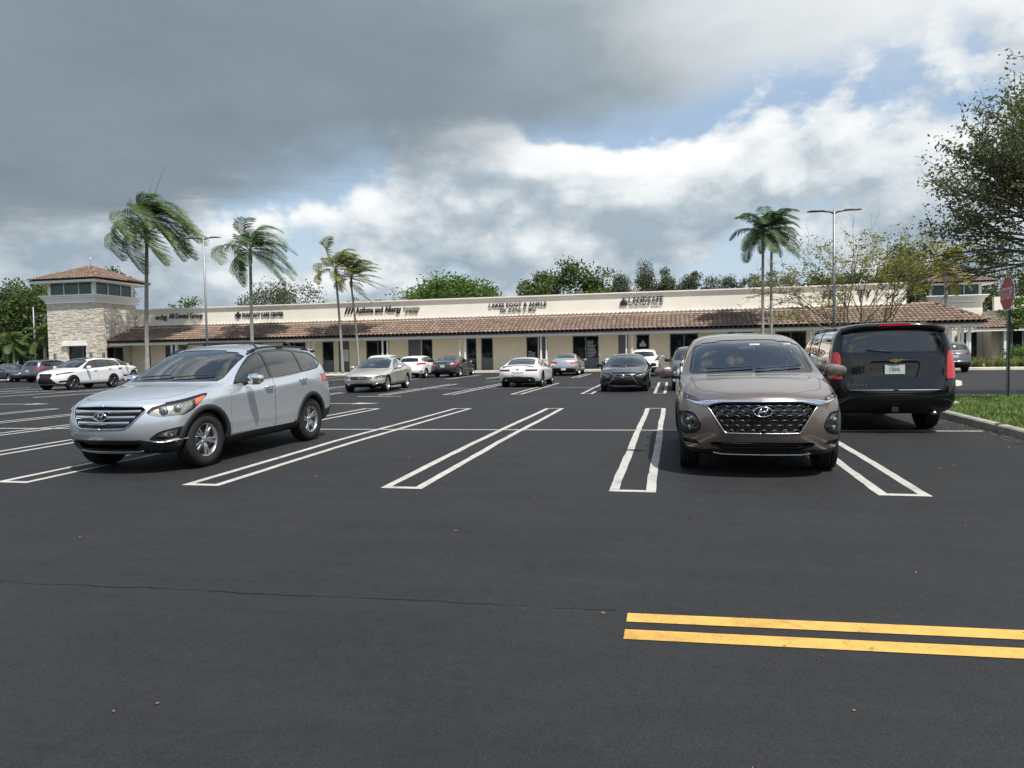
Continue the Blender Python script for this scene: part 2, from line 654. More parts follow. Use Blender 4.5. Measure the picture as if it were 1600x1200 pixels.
def area2(poly):
    return sum(poly[i][0] * poly[(i + 1) % len(poly)][1] - poly[(i + 1) % len(poly)][0] * poly[i][1] for i in range(len(poly)))


def inset(poly, d):
    """move every edge of a polygon inwards by d"""
    if area2(poly) < 0:
        poly = poly[::-1]
    n = len(poly)
    out = []
    for i in range(n):
        p, q, r = Vector(poly[i - 1]), Vector(poly[i]), Vector(poly[(i + 1) % n])
        e1, e2 = (q - p).normalized(), (r - q).normalized()
        n1, n2 = Vector((-e1.y, e1.x)), Vector((-e2.y, e2.x))
        b = n1 + n2
        if b.length < 1e-6:
            b = n1
        b.normalize()
        k = d / max(0.35, b.dot(n1))
        out.append(tuple(q + b * k))
    return out


def rounded(poly, r, seg=3):
    n = len(poly)
    out = []
    for i in range(n):
        p, q, t = Vector(poly[i - 1]), Vector(poly[i]), Vector(poly[(i + 1) % n])
        a, b = (p - q), (t - q)
        ra = min(r, a.length * 0.45)
        rb = min(r, b.length * 0.45)
        A, B = q + a.normalized() * ra, q + b.normalized() * rb
        for k in range(seg + 1):
            u = k / seg
            out.append(tuple((1 - u)**2 * A + 2 * u * (1 - u) * q + u * u * B))
    return out


class Shell:
    """the skin of one half of a car (y >= 0), cut along panel outlines"""
    AX = {'side': (0, 2), 'front': (1, 2), 'rear': (1, 2), 'top': (0, 1)}

    def __init__(self, c, level):
        self.c = c
        vs, fs, idx = make_cage(c)
        cre = {}
        for (j, i0, i1), v in c.get('creases', {}).items():
            for i in range(i0, i1 if i1 > 0 else len(idx) - 1 + i1):
                for sd in (1, -1):
                    cre[(idx[i][(j, sd)], idx[i + 1][(j, sd)])] = v
        full = subdivide(vs, fs, level, cre)
        self.bvh = BVHTree.FromPolygons([v.co.copy() for v in full.vertices], [tuple(p.vertices) for p in full.polygons])
        bm = bmesh.new()
        bm.from_mesh(full)
        bpy.data.meshes.remove(full)
        kill = [f for f in bm.faces if f.calc_center_median().y < 0]
        bmesh.ops.delete(bm, geom=kill, context='FACES')
        bm.normal_update()
        self.bm = bm
        self.reach = max(e.calc_length() for e in bm.edges) * 1.5
        self.tag = bm.faces.layers.int.new('part')
        self.names = ['body']

    def x(self, s):
        return self.c['L'] / 2 - s

    def project(self, view, a, b):
        """point of the skin seen from a side at plane coordinates"""
        if view in ('front', 'rear') and abs(a) < .004:
            a = .004
        if view == 'top' and abs(b) < .004:
            b = .004
        if view == 'side':
            hit = self.bvh.ray_cast(Vector((self.x(a), 3, b)), Vector((0, -1, 0)))
        elif view == 'front':
            hit = self.bvh.ray_cast(Vector((6, a, b)), Vector((-1, 0, 0)))
        elif view == 'rear':
            hit = self.bvh.ray_cast(Vector((-6, a, b)), Vector((1, 0, 0)))
        else:
            hit = self.bvh.ray_cast(Vector((self.x(a), b, 5)), Vector((0, 0, -1)))
        return (hit[0], hit[1]) if hit[0] is not None else (None, None)

    def plan(self, view, poly):
        if view in ('side', 'top'):
            return [(self.x(a), b) for a, b in poly]
        return list(poly)

    def cut(self, view, poly, name, cond=None):
        """cut the outline into the skin and hand the faces inside to a part"""
        poly = self.plan(view, poly)
        ia, ib = self.AX[view]
        bm = self.bm
        if name not in self.names:
            self.names.append(name)
        pid = self.names.index(name)
        lo = (min(p[0] for p in poly) - 0.002, min(p[1] for p in poly) - 0.002)
        hi = (max(p[0] for p in poly) + 0.002, max(p[1] for p in poly) + 0.002)
        ndir = {'side': Vector((0, 1, 0)), 'front': Vector((1, 0, 0)), 'rear': Vector((-1, 0, 0)), 'top': Vector((0, 0, 1))}[view]
        mind = {'side': 0.12, 'front': 0.04, 'rear': 0.04, 'top': 0.05}[view]

        def ok(f):
            if f.normal.dot(ndir) < mind:
                return False
            return cond is None or cond(f.calc_center_median(), f.normal)

        def box(f):
            a = [v.co[ia] for v in f.verts]
            b = [v.co[ib] for v in f.verts]
            return min(a), max(a), min(b), max(b)
        cand = []
        R0 = self.reach
        l0, l1, h0, h1 = lo[0] - R0, lo[1] - R0, hi[0] + R0, hi[1] + R0
        for f in bm.faces:
            q = f.verts[0].co
            if l0 < q[ia] < h0 and l1 < q[ib] < h1:
                a0, a1, b0, b1 = box(f)
                if a1 > lo[0] and a0 < hi[0] and b1 > lo[1] and b0 < hi[1] and ok(f):
                    cand.append(f)
        n = len(poly)
        cand = set(cand)
        bx = {f: box(f) for f in cand}
        for i in range(n):
            p, q = poly[i], poly[(i + 1) % n]
            d = (q[0] - p[0], q[1] - p[1])
            ln = math.hypot(*d)
            if ln < 1e-6:
                continue
            x0, x1 = min(p[0], q[0]) - 1e-4, max(p[0], q[0]) + 1e-4
            y0, y1 = min(p[1], q[1]) - 1e-4, max(p[1], q[1]) + 1e-4
            sel = []
            for f, (a0, a1, b0, b1) in bx.items():
                if a1 >= x0 and a0 <= x1 and b1 >= y0 and b0 <= y1:
                    sel.append(f)
            if not sel:
                continue
            na, nb = -d[1] / ln, d[0] / ln
            dist = {}
            for f in sel:
                for v in f.verts:
                    if v not in dist:
                        dist[v] = (v.co[ia] - p[0]) * na + (v.co[ib] - p[1]) * nb
            eps = 1e-5
            done = set()
            for f in sel:
                for e in list(f.edges):
                    if e in done:
                        continue
                    done.add(e)
                    v0, v1 = e.verts
                    if v0 not in dist or v1 not in dist:
                        continue
                    d0, d1 = dist[v0], dist[v1]
                    if (d0 > eps and d1 < -eps) or (d0 < -eps and d1 > eps):
                        n0, n1 = v0.normal.copy(), v1.normal.copy()
                        u = d0 / (d0 - d1)
                        ne, nv = bmesh.utils.edge_split(e, v0, u)
                        nv.normal = (n0 * (1 - u) + n1 * u).normalized()
                        dist[nv] = 0.0
                        done.add(ne)
                        done.add(e)
            for f in sel:
                on = [v for v in f.verts if abs(dist.get(v, 9)) <= eps]
                if len(on) == 2 and not any(e.other_vert(on[0]) is on[1] for e in on[0].link_edges if f in e.link_faces):
                    try:
                        nf, _l = bmesh.utils.face_split(f, on[0], on[1])
                    except ValueError:
                        nf = None
                    if nf is not None:
                        bx[nf] = box(nf)
                bx[f] = box(f)
        cand = [f for f in bx if f.is_valid]
        for f in cand:
            if f.calc_area() > 1e-9:
                f.normal_update()
        got = 0
        for f in cand:
            m = f.calc_center_median()
            if inside((m[ia], m[ib]), poly) and ok(f):
                f[self.tag] = pid
                got += 1
        return got

    def drop(self, name):
        pid = self.names.index(name)
        bmesh.ops.delete(self.bm, geom=[f for f in self.bm.faces if f[self.tag] == pid], context='FACES')

    def part(self, names, sides='both', push=0.0, gap=0.0, flip=False):
        """mesh of the faces of some parts; sides 'both' | 1 | -1"""
        ids = {self.names.index(n) for n in ([names] if isinstance(names, str) else names) if n in self.names}
        fs = [f for f in self.bm.faces if f[self.tag] in ids]
        if not fs:
            return None
        vmap, co, nr = {}, [], []
        for f in fs:
            for v in f.verts:
                if v not in vmap:
                    vmap[v] = len(co)
                    co.append(v.co - v.normal * push)
                    nr.append(v.normal.copy())
        if gap:
            fset = set(fs)
            acc = {}
            for f in fs:
                for e in f.edges:
                    if sum(1 for g in e.link_faces if g in fset) == 1:
                        if all(abs(v.co.y) < 1e-4 for v in e.verts):
                            continue
                        m = f.calc_center_median()
                        mid = (e.verts[0].co + e.verts[1].co) / 2
                        ed = (e.verts[1].co - e.verts[0].co).normalized()
                        d = m - mid
                        d -= ed * d.dot(ed)
                        if d.length > 1e-7:
                            d.normalize()
                            for v in e.verts:
                                acc.setdefault(v, []).append(d)
            for v, ds in acc.items():
                t = sum(ds, Vector())
                if t.length > 1e-6:
                    k = t.normalized() * gap
                    if abs(v.co.y) < 1e-4:
                        k.y = 0
                    co[vmap[v]] += k
        faces = [tuple(vmap[v] for v in f.verts) for f in fs]
        V, F, N = [], [], []
        for sd in ((1, -1) if sides == 'both' else (sides,)):
            b = len(V)
            V += [(p.x, p.y * sd, p.z) for p in co]
            N += [(q.x, q.y * sd, q.z) for q in nr]
            rev = (sd == -1) ^ flip
            F += [tuple(b + i for i in (reversed(q) if rev else q)) for q in faces]
        me = bpy.data.meshes.new('panel')
        me.from_pydata(V, [], F)
        me.polygons.foreach_set('use_smooth', [True] * len(F))
        if flip:
            N = [(-a, -b_, -c_) for a, b_, c_ in N]
        me.normals_split_custom_set_from_vertices(N)
        me.update()
        return me

    def outline(self, view, poly, r, closed=True, step=0.04, lift=0.0, sd=1, mb=None, seg=6):
        """tube laid on the skin along an outline"""
        mb = mb or MB()
        pts = []
        n = len(poly)
        for i in range(n if closed else n - 1):
            p, q = Vector(poly[i]), Vector(poly[(i + 1) % n])
            m = max(1, int((q - p).length / step))
            for k in range(m):
                pts.append(p + (q - p) * k / m)
        if not closed:
            pts.append(Vector(poly[-1]))
        P = []
        for p in pts:
            h, nn = self.project(view, p.x, p.y)
            if h is not None:
                h = h + nn * lift
                P.append((h.x, h.y * sd, h.z))
        if len(P) > 2:
            mb.tube(P, r, seg, closed=closed)
        return mb


def arc(cx, cz, r, a0, a1, n):
    return [(cx + r * math.cos(R(a0 + (a1 - a0) * k / n)), cz + r * math.sin(R(a0 + (a1 - a0) * k / n))) for k in range(n + 1)]


WHEELS = {}


def wheel_meshes(Rt, width, style, rim_frac):
    key = (round(Rt, 3), round(width, 3), style, rim_frac)
    if key in WHEELS:
        return WHEELS[key]
    w = width / 2
    rr = Rt * rim_frac
    ty = MB()
    prof = [(rr, -w * .86), (rr + .012, -w * .96), (rr + (Rt - rr) * .45, -w * 1.03), (Rt * .965, -w * .93), (Rt * .992, -w * .74), (Rt, -w * .50)]
    g = []
    for k in (-.33, 0.0, .33):
        g += [(Rt, w * (k - .06)), (Rt - .008, w * (k - .045)), (Rt - .008, w * (k + .045)), (Rt, w * (k + .06))]
    prof = prof + g + [(r, -h) for r, h in reversed(prof)]
    ty.lathe(prof, 40, 'Y')
    tyre = ty.mesh('tyre')
    # outer face is +y
    rim = MB()
    rim.lathe([(rr * .80, -w * .8), (rr * .90, -w * .5), (rr * .93, w * .45), (rr * .965, w * .80), (rr * 1.015, w * .93), (rr * 1.02, w * .86), (rr, w * .7), (rr * .97, -w * .86)], 40, 'Y')
    n = {'five_twin': 5, 'five': 5, 'ten': 10, 'seven': 7, 'multi': 9, 'six': 6}[style]
    yo = w * .74
    for k in range(n):
        a = 2 * math.pi * k / n + math.pi / 2
        offs = (-.16, .16) if style in ('five_twin', 'six') else (0.0,)
        for d in offs:
            wd0, wd1 = {'five_twin': (.045, .030), 'six': (.04, .032), 'five': (.07, .055), 'ten': (.036, .026), 'seven': (.05, .036), 'multi': (.040, .028)}[style]
            wd0, wd1 = wd0 * Rt / .36, wd1 * Rt / .36
            p0 = Vector((math.cos(a + d * .55), 0, math.sin(a + d * .55))) * rr * .16
            p1 = Vector((math.cos(a + d), 0, math.sin(a + d))) * rr * .97
            dr = (p1 - p0).normalized()
            sd = Vector((-dr.z, 0, dr.x))
            vs = []
            for u, wd, y1, th in ((0, wd0, yo - .022, .03), (.35, wd0 * .95, yo - .004, .028), (.8, wd1, yo + .0, .03), (1.0, wd1 * 1.25, yo - .004, .035)):
                c = p0 + (p1 - p0) * u
                for sg, yy in ((-.5, y1 - th), (-.5, y1 - .006), (-.34, y1), (.34, y1), (.5, y1 - .006), (.5, y1 - th)):
                    q = c + sd * wd * sg
                    vs.append((q.x, yy, q.z))
            fs = []
            for i in range(3):
                for j in range(5):
                    fs.append((i * 6 + j, i * 6 + j + 1, (i + 1) * 6 + j + 1, (i + 1) * 6 + j))
            rim.add(vs, fs)
    rim.lathe([(0.001, yo - .008), (rr * .13, yo - .010), (rr * .17, yo - .016), (rr * .23, yo - .03), (rr * .23, yo - .07)], 20, 'Y')
    for k in range(5):
        a = 2 * math.pi * k / 5 + .3
        rim.lathe([(.001, yo - .012), (.010, yo - .014), (.010, yo - .05)], 8, 'Y', (math.cos(a) * rr * .19, 0, math.sin(a) * rr * .19))
    rimm = rim.mesh('rim')
    hub = MB()
    hub.lathe([(.02, w * .32), (rr * .70, w * .32), (rr * .70, w * .22), (.02, w * .22)], 28, 'Y')
    hub.box((rr * .52, w * .2, rr * .12), (rr * .22, w * .45, rr * .5))
    hub.lathe([(.001, -w * .5), (rr * .9, -w * .5), (rr * .95, -w * .8)], 24, 'Y')
    hubm = hub.mesh('hub')
    WHEELS[key] = (tyre, rimm, hubm)
    return WHEELS[key]


SEAT = {}


def seat_mesh():
    if 'm' not in SEAT:
        b = MB()
        def slab(cx, cz, lx, ly, lz, ry):
            vs = []
            m = Matrix.Rotation(ry, 3, 'Y')
            n = 6
            rows = []
            for k in range(n + 1):
                t = -1 + 2 * k / n
                e = (1 - abs(t)**4)**.5 if abs(t) < 1 else 0.0
                row = []
                for j in range(12):
                    a = 2 * math.pi * j / 12
                    ca, sa = math.cos(a), math.sin(a)
                    px = math.copysign(abs(ca)**.6, ca) * lx / 2 * (0.6 + .4 * e)
                    py = math.copysign(abs(sa)**.6, sa) * ly / 2 * (0.75 + .25 * e)
                    q = m @ Vector((px, py, t * lz / 2))
                    row.append((q.x + cx, q.y, q.z + cz))
                row.append(row[0])
                rows.append(row)
            b.grid(rows)
            for rw in (rows[0], rows[-1]):
                b.add(rw[:-1], [tuple(range(12))], True)
        slab(0.0, .10, .52, .50, .17, R(-6))
        slab(-.30, .48, .17, .50, .68, R(-14))
        slab(-.415, .92, .10, .27, .19, R(-10))
        b.tube([(-.385, .06, .80), (-.40, .06, .88)], .008, 6)
        b.tube([(-.385, -.06, .80), (-.40, -.06, .88)], .008, 6)
        SEAT['m'] = b.mesh('seat')
    return SEAT['m']
# ------------------------------------------------------------------ car assembly
def ellipse_emblem(cx, cz, a, b, kind):
    """flat emblem drawn in the y-z plane as tubes; returned as (y, z) polylines with radii"""
    el = [(cx + a * math.cos(2 * math.pi * k / 28), cz + b * math.sin(2 * math.pi * k / 28)) for k in range(28)]
    return el


def place_mesh(view_pts, mb, x, r):
    mb.tube([(x, y, z) for y, z in view_pts], r, 6)


def superell(mb, c, s, p=0.6, nu=12, nv=8, taper=None):
    rows = []
    for i in range(nv + 1):
        t = -math.pi / 2 + math.pi * i / nv
        ct, st = math.cos(t), math.sin(t)
        row = []
        for j in range(nu + 1):
            a = 2 * math.pi * j / nu
            ca, sa = math.cos(a), math.sin(a)
            f = lambda v, e: math.copysign(abs(v)**e, v)
            q = [f(ct, p) * f(ca, p) * s[0] / 2, f(ct, p) * f(sa, p) * s[1] / 2, f(st, p) * s[2] / 2]
            if taper:
                q = taper(q)
            row.append((q[0] + c[0], q[1] + c[1], q[2] + c[2]))
        rows.append(row)
    mb.grid(rows)
    return mb


def loose_pieces(me):
    """split a mesh into its separate pieces"""
    par = list(range(len(me.vertices)))

    def find(a):
        while par[a] != a:
            par[a] = par[par[a]]
            a = par[a]
        return a
    co = {}
    for v in me.vertices:
        k = tuple(round(q, 4) for q in v.co)
        if k in co:
            par[find(v.index)] = find(co[k])
        else:
            co[k] = v.index
    for p in me.polygons:
        r = find(p.vertices[0])
        for q in p.vertices[1:]:
            par[find(q)] = r
    groups = {}
    for p in me.polygons:
        groups.setdefault(find(p.vertices[0]), []).append(p)
    out = []
    for ps in groups.values():
        mp, V, Fc = {}, [], []
        for p in ps:
            for q in p.vertices:
                if q not in mp:
                    mp[q] = len(V)
                    V.append(tuple(me.vertices[q].co))
            Fc.append(tuple(mp[q] for q in p.vertices))
        m2 = bpy.data.meshes.new(me.name)
        m2.from_pydata(V, [], Fc)
        m2.polygons.foreach_set('use_smooth', [True] * len(Fc))
        out.append(m2)
    return out


def build_car(c, name, label, loc, heading, body_paint, group=None, pitch=0.0, scale=1.0):
    """heading: direction of the nose in degrees, 0 = +x"""
    L, Wd = c['L'], c['W']
    root = thing(name, label, c['cat'], loc, (0, -pitch, R(heading)), group)
    root.scale = (scale,) * 3
    root.rotation_mode = 'XYZ'
    sh = Shell(c, c.get('level', 2))
    hero = c.get('level', 2) >= 3
    X = sh.x
    fo, wb, Rt = c['fo'], c['wb'], c['R']
    axles = (fo, fo + wb)
    Ra = Rt + c.get('arch', 0.055)
    cowl = c['cowl']
    # ---- lower dark band
    if c.get('clad'):
        sh.cut('side', c['clad'], 'cladding', lambda m, n: abs(m.y) > 0.5 * Wd)
    feats = []
    for k, ft in enumerate(c['feats']):
        nm = '%s#%d' % (ft['n'], k)
        smax = ft.get('smax', 0.9)
        v = ft['v']
        if v == 'front':
            cond = lambda m, n, q=smax: m.x > X(q)
        elif v == 'rear':
            cond = lambda m, n, q=smax: m.x < X(L - q)
        elif v == 'side':
            cond = lambda m, n: m.y > 0.4 * Wd
        else:
            cond = lambda m, n: n.z > 0.2
        sh.cut(v, ft['p'], nm, cond)
        for v2, p2, lim in ft.get('more', []):
            sh.cut(v2, p2, nm, lambda m, n, q=lim: m.y > 0.4 * Wd and m.x > X(q[1]) and m.x < X(q[0]))
        feats.append((nm, ft))
    # ---- bonnet
    if c.get('bonnet'):
        sh.cut('top', c['bonnet'], 'bonnet', lambda m, n: m.z > c['bonnet_z'] and n.z > 0.25)
    # ---- doors
    doors = c.get('doors', [])
    for k, p in enumerate(doors):
        sh.cut('side', p, 'door%d' % k, lambda m, n: m.y > 0.5 * Wd)
    if c.get('tailgate'):
        sh.cut('rear', c['tailgate'], 'tailgate', lambda m, n: m.x < X(L - 1.1))
        for nm, ft in feats:          # lights and the like cut again so that they stay above the tailgate
            if ft['v'] == 'rear':
                sh.cut('rear', ft['p'], nm, lambda m, n, q=ft.get('smax', 0.9): m.x < X(L - q))
    # ---- glass
    sh.cut('side', c['dlo'], 'trim', lambda m, n: m.y > 0.45 * Wd)
    wins = []
    for k, p in enumerate(c['wins']):
        sh.cut('side', p, 'win%d' % k, lambda m, n: m.y > 0.45 * Wd)
        wins.append('win%d' % k)
    ws = c['screen']
    sh.cut('front', ws, 'screen_trim', lambda m, n: X(cowl - 0.15) > m.x > X(c['screen_s1']) and n.x > 0.12)
    sh.cut('front', inset(ws, c.get('screen_in', 0.028)), 'screen', lambda m, n: X(cowl - 0.15) > m.x > X(c['screen_s1']) and n.x > 0.12)
    rg = c['rglass']
    sh.cut('rear', rg, 'rtrim', lambda m, n: m.x < X(c['rglass_s0']))
    sh.cut('rear', inset(rg, 0.022), 'rglass', lambda m, n: m.x < X(c['rglass_s0']))
    # ---- wheel arches
    wells = MB()
    lips = {1: [], -1: []}
    for sa in axles:
        poly = [(sa + Ra, -0.2)] + arc(sa, Rt, Ra, 0, 180, 20) + [(sa - Ra, -0.2)]
        sh.cut('side', poly, 'arch', lambda m, n: m.y > 0.45 * Wd)
        for f in sh.bm.faces:         # the floor next to the wheel goes as well
            m = f.calc_center_median()
            if f.normal.z < -0.4 and m.y > 0.5 * Wd and abs(m.x - X(sa)) < Ra and m.z < Rt:
                f[sh.tag] = sh.names.index('arch')
        for sd in (1, -1):
            rows = []
            for k in range(25):
                a = R(-12 + 204 * k / 24)
                ca, sa_ = math.cos(a), math.sin(a)
                h, _n = sh.project('side', sa + (Ra + .012) * ca, max(c['zb'] + .03, Rt + (Ra + .012) * sa_))
                yo = (h.y if h is not None else Wd * .95) - 0.006
                px, pz = X(sa + Ra * ca), Rt + Ra * sa_
                rows.append([(px, sd * yo, pz), (px, sd * (yo - .05), pz), (px, sd * Wd * .52, pz)])
            wells.grid(rows)
            wells.add([(X(sa), sd * Wd * .52, Rt)] + [r[2] for r in rows], [(0, k + 1, k + 2) for k in range(24)])
            if c.get('lip'):
                lp = MB()
                rows = []
                for k in range(25):
                    a = R(-2 + 184 * k / 24)
                    ca, sa_ = math.cos(a), math.sin(a)
                    row = []
                    for rr, lift in ((Ra - .012, -.02), (Ra - .008, .014), (Ra + c['lip'] * .55, .016), (Ra + c['lip'], .009), (Ra + c['lip'] + .003, -.006)):
                        zz = max(c['zb'] + .02, Rt + rr * sa_)
                        h, nn = sh.project('side', sa + max(rr, Ra + .004) * ca, max(c['zb'] + .03, Rt + max(rr, Ra + .004) * sa_))
                        yy = h.y if h is not None else Wd * .96
                        row.append((X(sa + rr * ca), sd * (yy + lift), Rt + rr * sa_ if Rt + rr * sa_ > c['zb'] else c['zb']))
                    rows.append(row)
                lp.grid(rows)
                lips[sd].append(lp)
    sh.drop('arch')
    # ---- underside
    for f in sh.bm.faces:
        if f[sh.tag] == 0 and f.normal.z < -0.55 and f.calc_center_median().z < c['zb'] + 0.12:
            if 'under' not in sh.names:
                sh.names.append('under')
            f[sh.tag] = sh.names.index('under')
    # ---- make the parts
    body = obj('body', sh.part(['body']), body_paint, root)
    u = sh.part(['under'])
    if u:
        obj('underbody', u, M_BLACK, root)
    obj('wheel_well', wells, M_BLACK, root)
    if c.get('clad'):
        m = sh.part(['cladding'], push=-0.006)
        if m:
            for piece in loose_pieces(m):
                obj('cladding', piece, c.get('clad_mat', M_BLACK), root)
    for sd in (1, -1):
        for lp in lips[sd]:
            obj('arch_trim', lp, M_BLACK, root, smooth=True)
    if c.get('bonnet'):
        obj('bonnet', sh.part(['bonnet'], gap=0.005), body_paint, root)
    lining = ['body', 'trim', 'bonnet', 'screen_trim', 'rtrim', 'tailgate', 'cladding', 'under']
    for k in range(len(doors)):
        lining.append('door%d' % k)
        for sd in (1, -1):
            me = sh.part(['door%d' % k], sd, gap=0.005)
            if me is None:
                continue
            d = obj('door', me, body_paint, root)
            hs, hz = c['handles'][k]
            h, nn = sh.project('side', hs, hz)
            if h is not None:
                b = MB()
                ln = 0.10
                b.tube([(h.x + ln, sd * (h.y + .004), hz + .002), (h.x + ln * .8, sd * (h.y + .032), hz + .004), (h.x - ln * .8, sd * (h.y + .034), hz + .008), (h.x - ln, sd * (h.y + .004), hz + .009)], [.010, .016, .016, .010], 8)
                obj('door_handle', b, c.get('handle_mat', body_paint), d)
    if c.get('tailgate'):
        obj('tailgate', sh.part(['tailgate'], gap=0.005), body_paint, root)
    for sd in (1, -1):
        tr = sh.part(['trim'], sd, push=0.004)
        obj('window_trim', tr, c.get('trim_mat', M_GLOSSBLK), root)
    for k, nm in enumerate(wins):
        for sd in (1, -1):
            me = sh.part([nm], sd, push=0.010)
            if me:
                obj('window', me, c['win_glass'][k], root)
    obj('windscreen_trim', sh.part(['screen_trim'], push=0.002), M_GLOSSBLK, root)
    obj('windscreen', sh.part(['screen'], push=0.006), c.get('screen_glass', G_CLEAR), root)
    rt = sh.part(['rtrim'], push=0.002)
    if rt:
        obj('rear_window_trim', rt, M_GLOSSBLK, root)
    rgm = sh.part(['rglass'], push=0.006)
    if rgm:
        obj('rear_window', rgm, c.get('rear_glass', G_DARK), root)
    li = sh.part(lining, push=0.04, flip=True)
    obj('cabin_lining', li, M_INT, root)
    for nm, ft in feats:
        sides = (1, -1) if ft.get('pair') else ('both',)
        for sd in sides:
            me = sh.part([nm], sd, push=ft.get('push', 0.004), gap=ft.get('gap', 0.003))
            if me is None:
                continue
            o = obj(ft['n'], me, ft['m'], root)
            if ft.get('bowl'):
                obj('lamp_bowl', sh.part([nm], sd, push=0.05), ft['bowl'], o)
                for (py, pz, pr) in ft.get('proj', []):
                    pj = MB()
                    h, nn = sh.project('front', py, pz)
                    if h is not None:
                        s_ = sd if sd in (1, -1) else 1
                        pj.lathe([(.001, .012), (pr * .6, .008), (pr, -.004), (pr * 1.12, -.006), (pr * 1.15, -.05)], 18, 'X', (h.x - .032, s_ * py, pz))
                    if pj.v:
                        obj('projector', pj, ft.get('projm', M_BOWL), o)
            if ft.get('frame'):
                fm = MB()
                for s_ in ((1, -1) if sd == 'both' else (sd,)):
                    op = min(a_ for a_, b_ in ft['p']) < 0
                    sh.outline(ft['v'], [(max(0, a_), b_) for a_, b_ in ft['p']] if op else ft['p'], ft['frame'][0], not op, 0.04, 0.002, s_, fm)
                obj('frame', fm, ft['frame'][1], o)
    # ---- wheels
    ty, ri, hu = wheel_meshes(Rt, c.get('tw', 0.235), c.get('rim', 'five'), c.get('rimf', 0.66))
    ytrack = Wd - c.get('tw', .235) / 2 - c.get('inset', 0.045)
    for ax, sa in enumerate(axles):
        for sd in (1, -1):
            w = obj('wheel', hu, M_DISC, root, smooth=False)
            w.location = (X(sa), sd * ytrack, Rt)
            st = R(c.get('steer', 0)) if ax == 0 else 0.0
            w.rotation_euler = (0, random.uniform(0, 6.28), (0 if sd == 1 else math.pi) + st)
            w.rotation_mode = 'YXZ' if False else 'XYZ'
            obj('tyre', ty, M_RUBBER, w)
            obj('rim', ri, c.get('rim_mat', M_RIM), w)
    # ---- mirrors
    ms, mz = c['mirror']
    mw = c.get('mirror_size', (0.15, 0.24, 0.165))
    h, nn = sh.project('side', ms, mz - 0.04)
    my = (h.y if h is not None else Wd * .9)
    for sd in (1, -1):
        b = MB()
        superell(b, (X(ms) + .02, sd * (my + .07 + mw[1] / 2), mz + .03), mw, 0.62, 14, 10,
                 lambda q, sd=sd: [q[0] * (0.75 if q[1] * sd > 0 else 1.0), q[1], q[2] * (0.82 if q[1] * sd > 0.05 else 1.0)])
        mo = obj('mirror', b, c.get('mirror_mat', body_paint), root)
        g = MB()
        g.tube([(X(ms) + .02, sd * (my - .03), mz - .035), (X(ms) + .025, sd * (my + .05), mz - .02), (X(ms) + .02, sd * (my + .14), mz - .01)], [.035, .03, .025], 8)
        obj('mirror_arm', g, M_BLACK, mo)
        q = MB()
        superell(q, (X(ms) + .02 - mw[0] * .5 + .012, sd * (my + .07 + mw[1] / 2), mz + .03), (.03, mw[1] * .82, mw[2] * .78), .6, 12, 8)
        obj('mirror_glass', q, M_CHROME, mo)
    # ---- cabin
    zf = c['zb'] + 0.18
    sm = seat_mesh()
    sw = c['seat_s']
    seat_m = c.get('seat_mat', M_INT)
    zs = c['seat_z']
    for sd in (1, -1):
        o = obj('seat', sm, seat_m, root)
        o.location = (X(sw), sd * 0.37, zs)
        sz = 1.0 if c['H'] > 1.55 else (0.86 if c['H'] > 1.40 else 0.74)
        o.scale = (1, 1, sz)
        if c['H'] > 1.40:
            o2 = obj('seat', sm, seat_m, root)
            o2.location = (X(sw + (0.88 if c['H'] > 1.55 else .80)), sd * 0.36, zs - (0 if c['H'] > 1.55 else .04))
            o2.scale = (.9, 1, sz * (.95 if c['H'] > 1.55 else .84))
    d = MB()
    sd0 = cowl + 0.10
    zt = c['dash_z']
    prof = [(X(sd0), zt - .03), (X(sd0 + .28), zt), (X(sd0 + .45), zt - .03), (X(sd0 + .50), zt - .12), (X(sd0 + .42), zt - .36), (X(sd0), zt - .42)]
    d.prism([(a, b) for a, b in prof], -Wd * .76, Wd * .76, 'Y')
    obj('dashboard', d, M_INT, root)
    w = MB()
    cx, cz = X(sd0 + .66), zt - .06
    rg_ = []
    for k in range(24):
        a = 2 * math.pi * k / 24
        rg_.append((cx - .075 * math.sin(a), .37 + .185 * math.cos(a), cz + .165 * math.sin(a)))
    w.tube(rg_, .014, 8, closed=True)
    w.tube([(cx, .20, cz), (cx + .03, .37, cz - .01), (cx, .54, cz)], .018, 6)
    w.tube([(cx + .03, .37, cz - .01), (cx + .22, .37, cz - .06)], .035, 8)
    obj('steering_wheel', w, M_INT, root)
    rv = MB()
    superell(rv, (X(c['screen_s1'] - .02) + .10, 0, interp(c['top'], c['screen_s1']) - .16), (.05, .24, .07), .6, 10, 6)
    obj('rear_view_mirror', rv, M_INT, root)
    # ---- wipers
    wp = MB()
    for y0, y1 in ((.05, .62), (-.55, .02)):
        P = []
        for k in range(7):
            y = y0 + (y1 - y0) * k / 6
            h, nn = sh.project('front', abs(y), c['wiper_z'] + .03 * k / 6)
            if h is not None:
                P.append((h.x + .015 + nn.x * .01, y, h.z + .012))
        if len(P) > 2:
            wp.tube(P, .009, 6)
    if wp.v:
        obj('wiper', wp, M_BLACK, root)
    # ---- licence plate at the back / front
    if c.get('plate'):
        pz, extra = c['plate']
        h, nn = sh.project('rear', 0.05, pz)
        if h is not None:
            px = h.x - 0.012
            b = MB()
            b.bx(px - .006, px, -.155, .155, pz - .078, pz + .078)
            po = obj('licence_plate', b, M_PLATE, root)
            if extra:
                me = fit_text(text_mesh(extra, 0.1, 0.001), -.085, .085, -.03, .035)
                me.transform(Matrix(((0, 0, -1, px - .0085), (-1, 0, 0, 0), (0, 1, 0, pz), (0, 0, 0, 1))))
                obj('plate_number', me, M_PLGREEN, po)
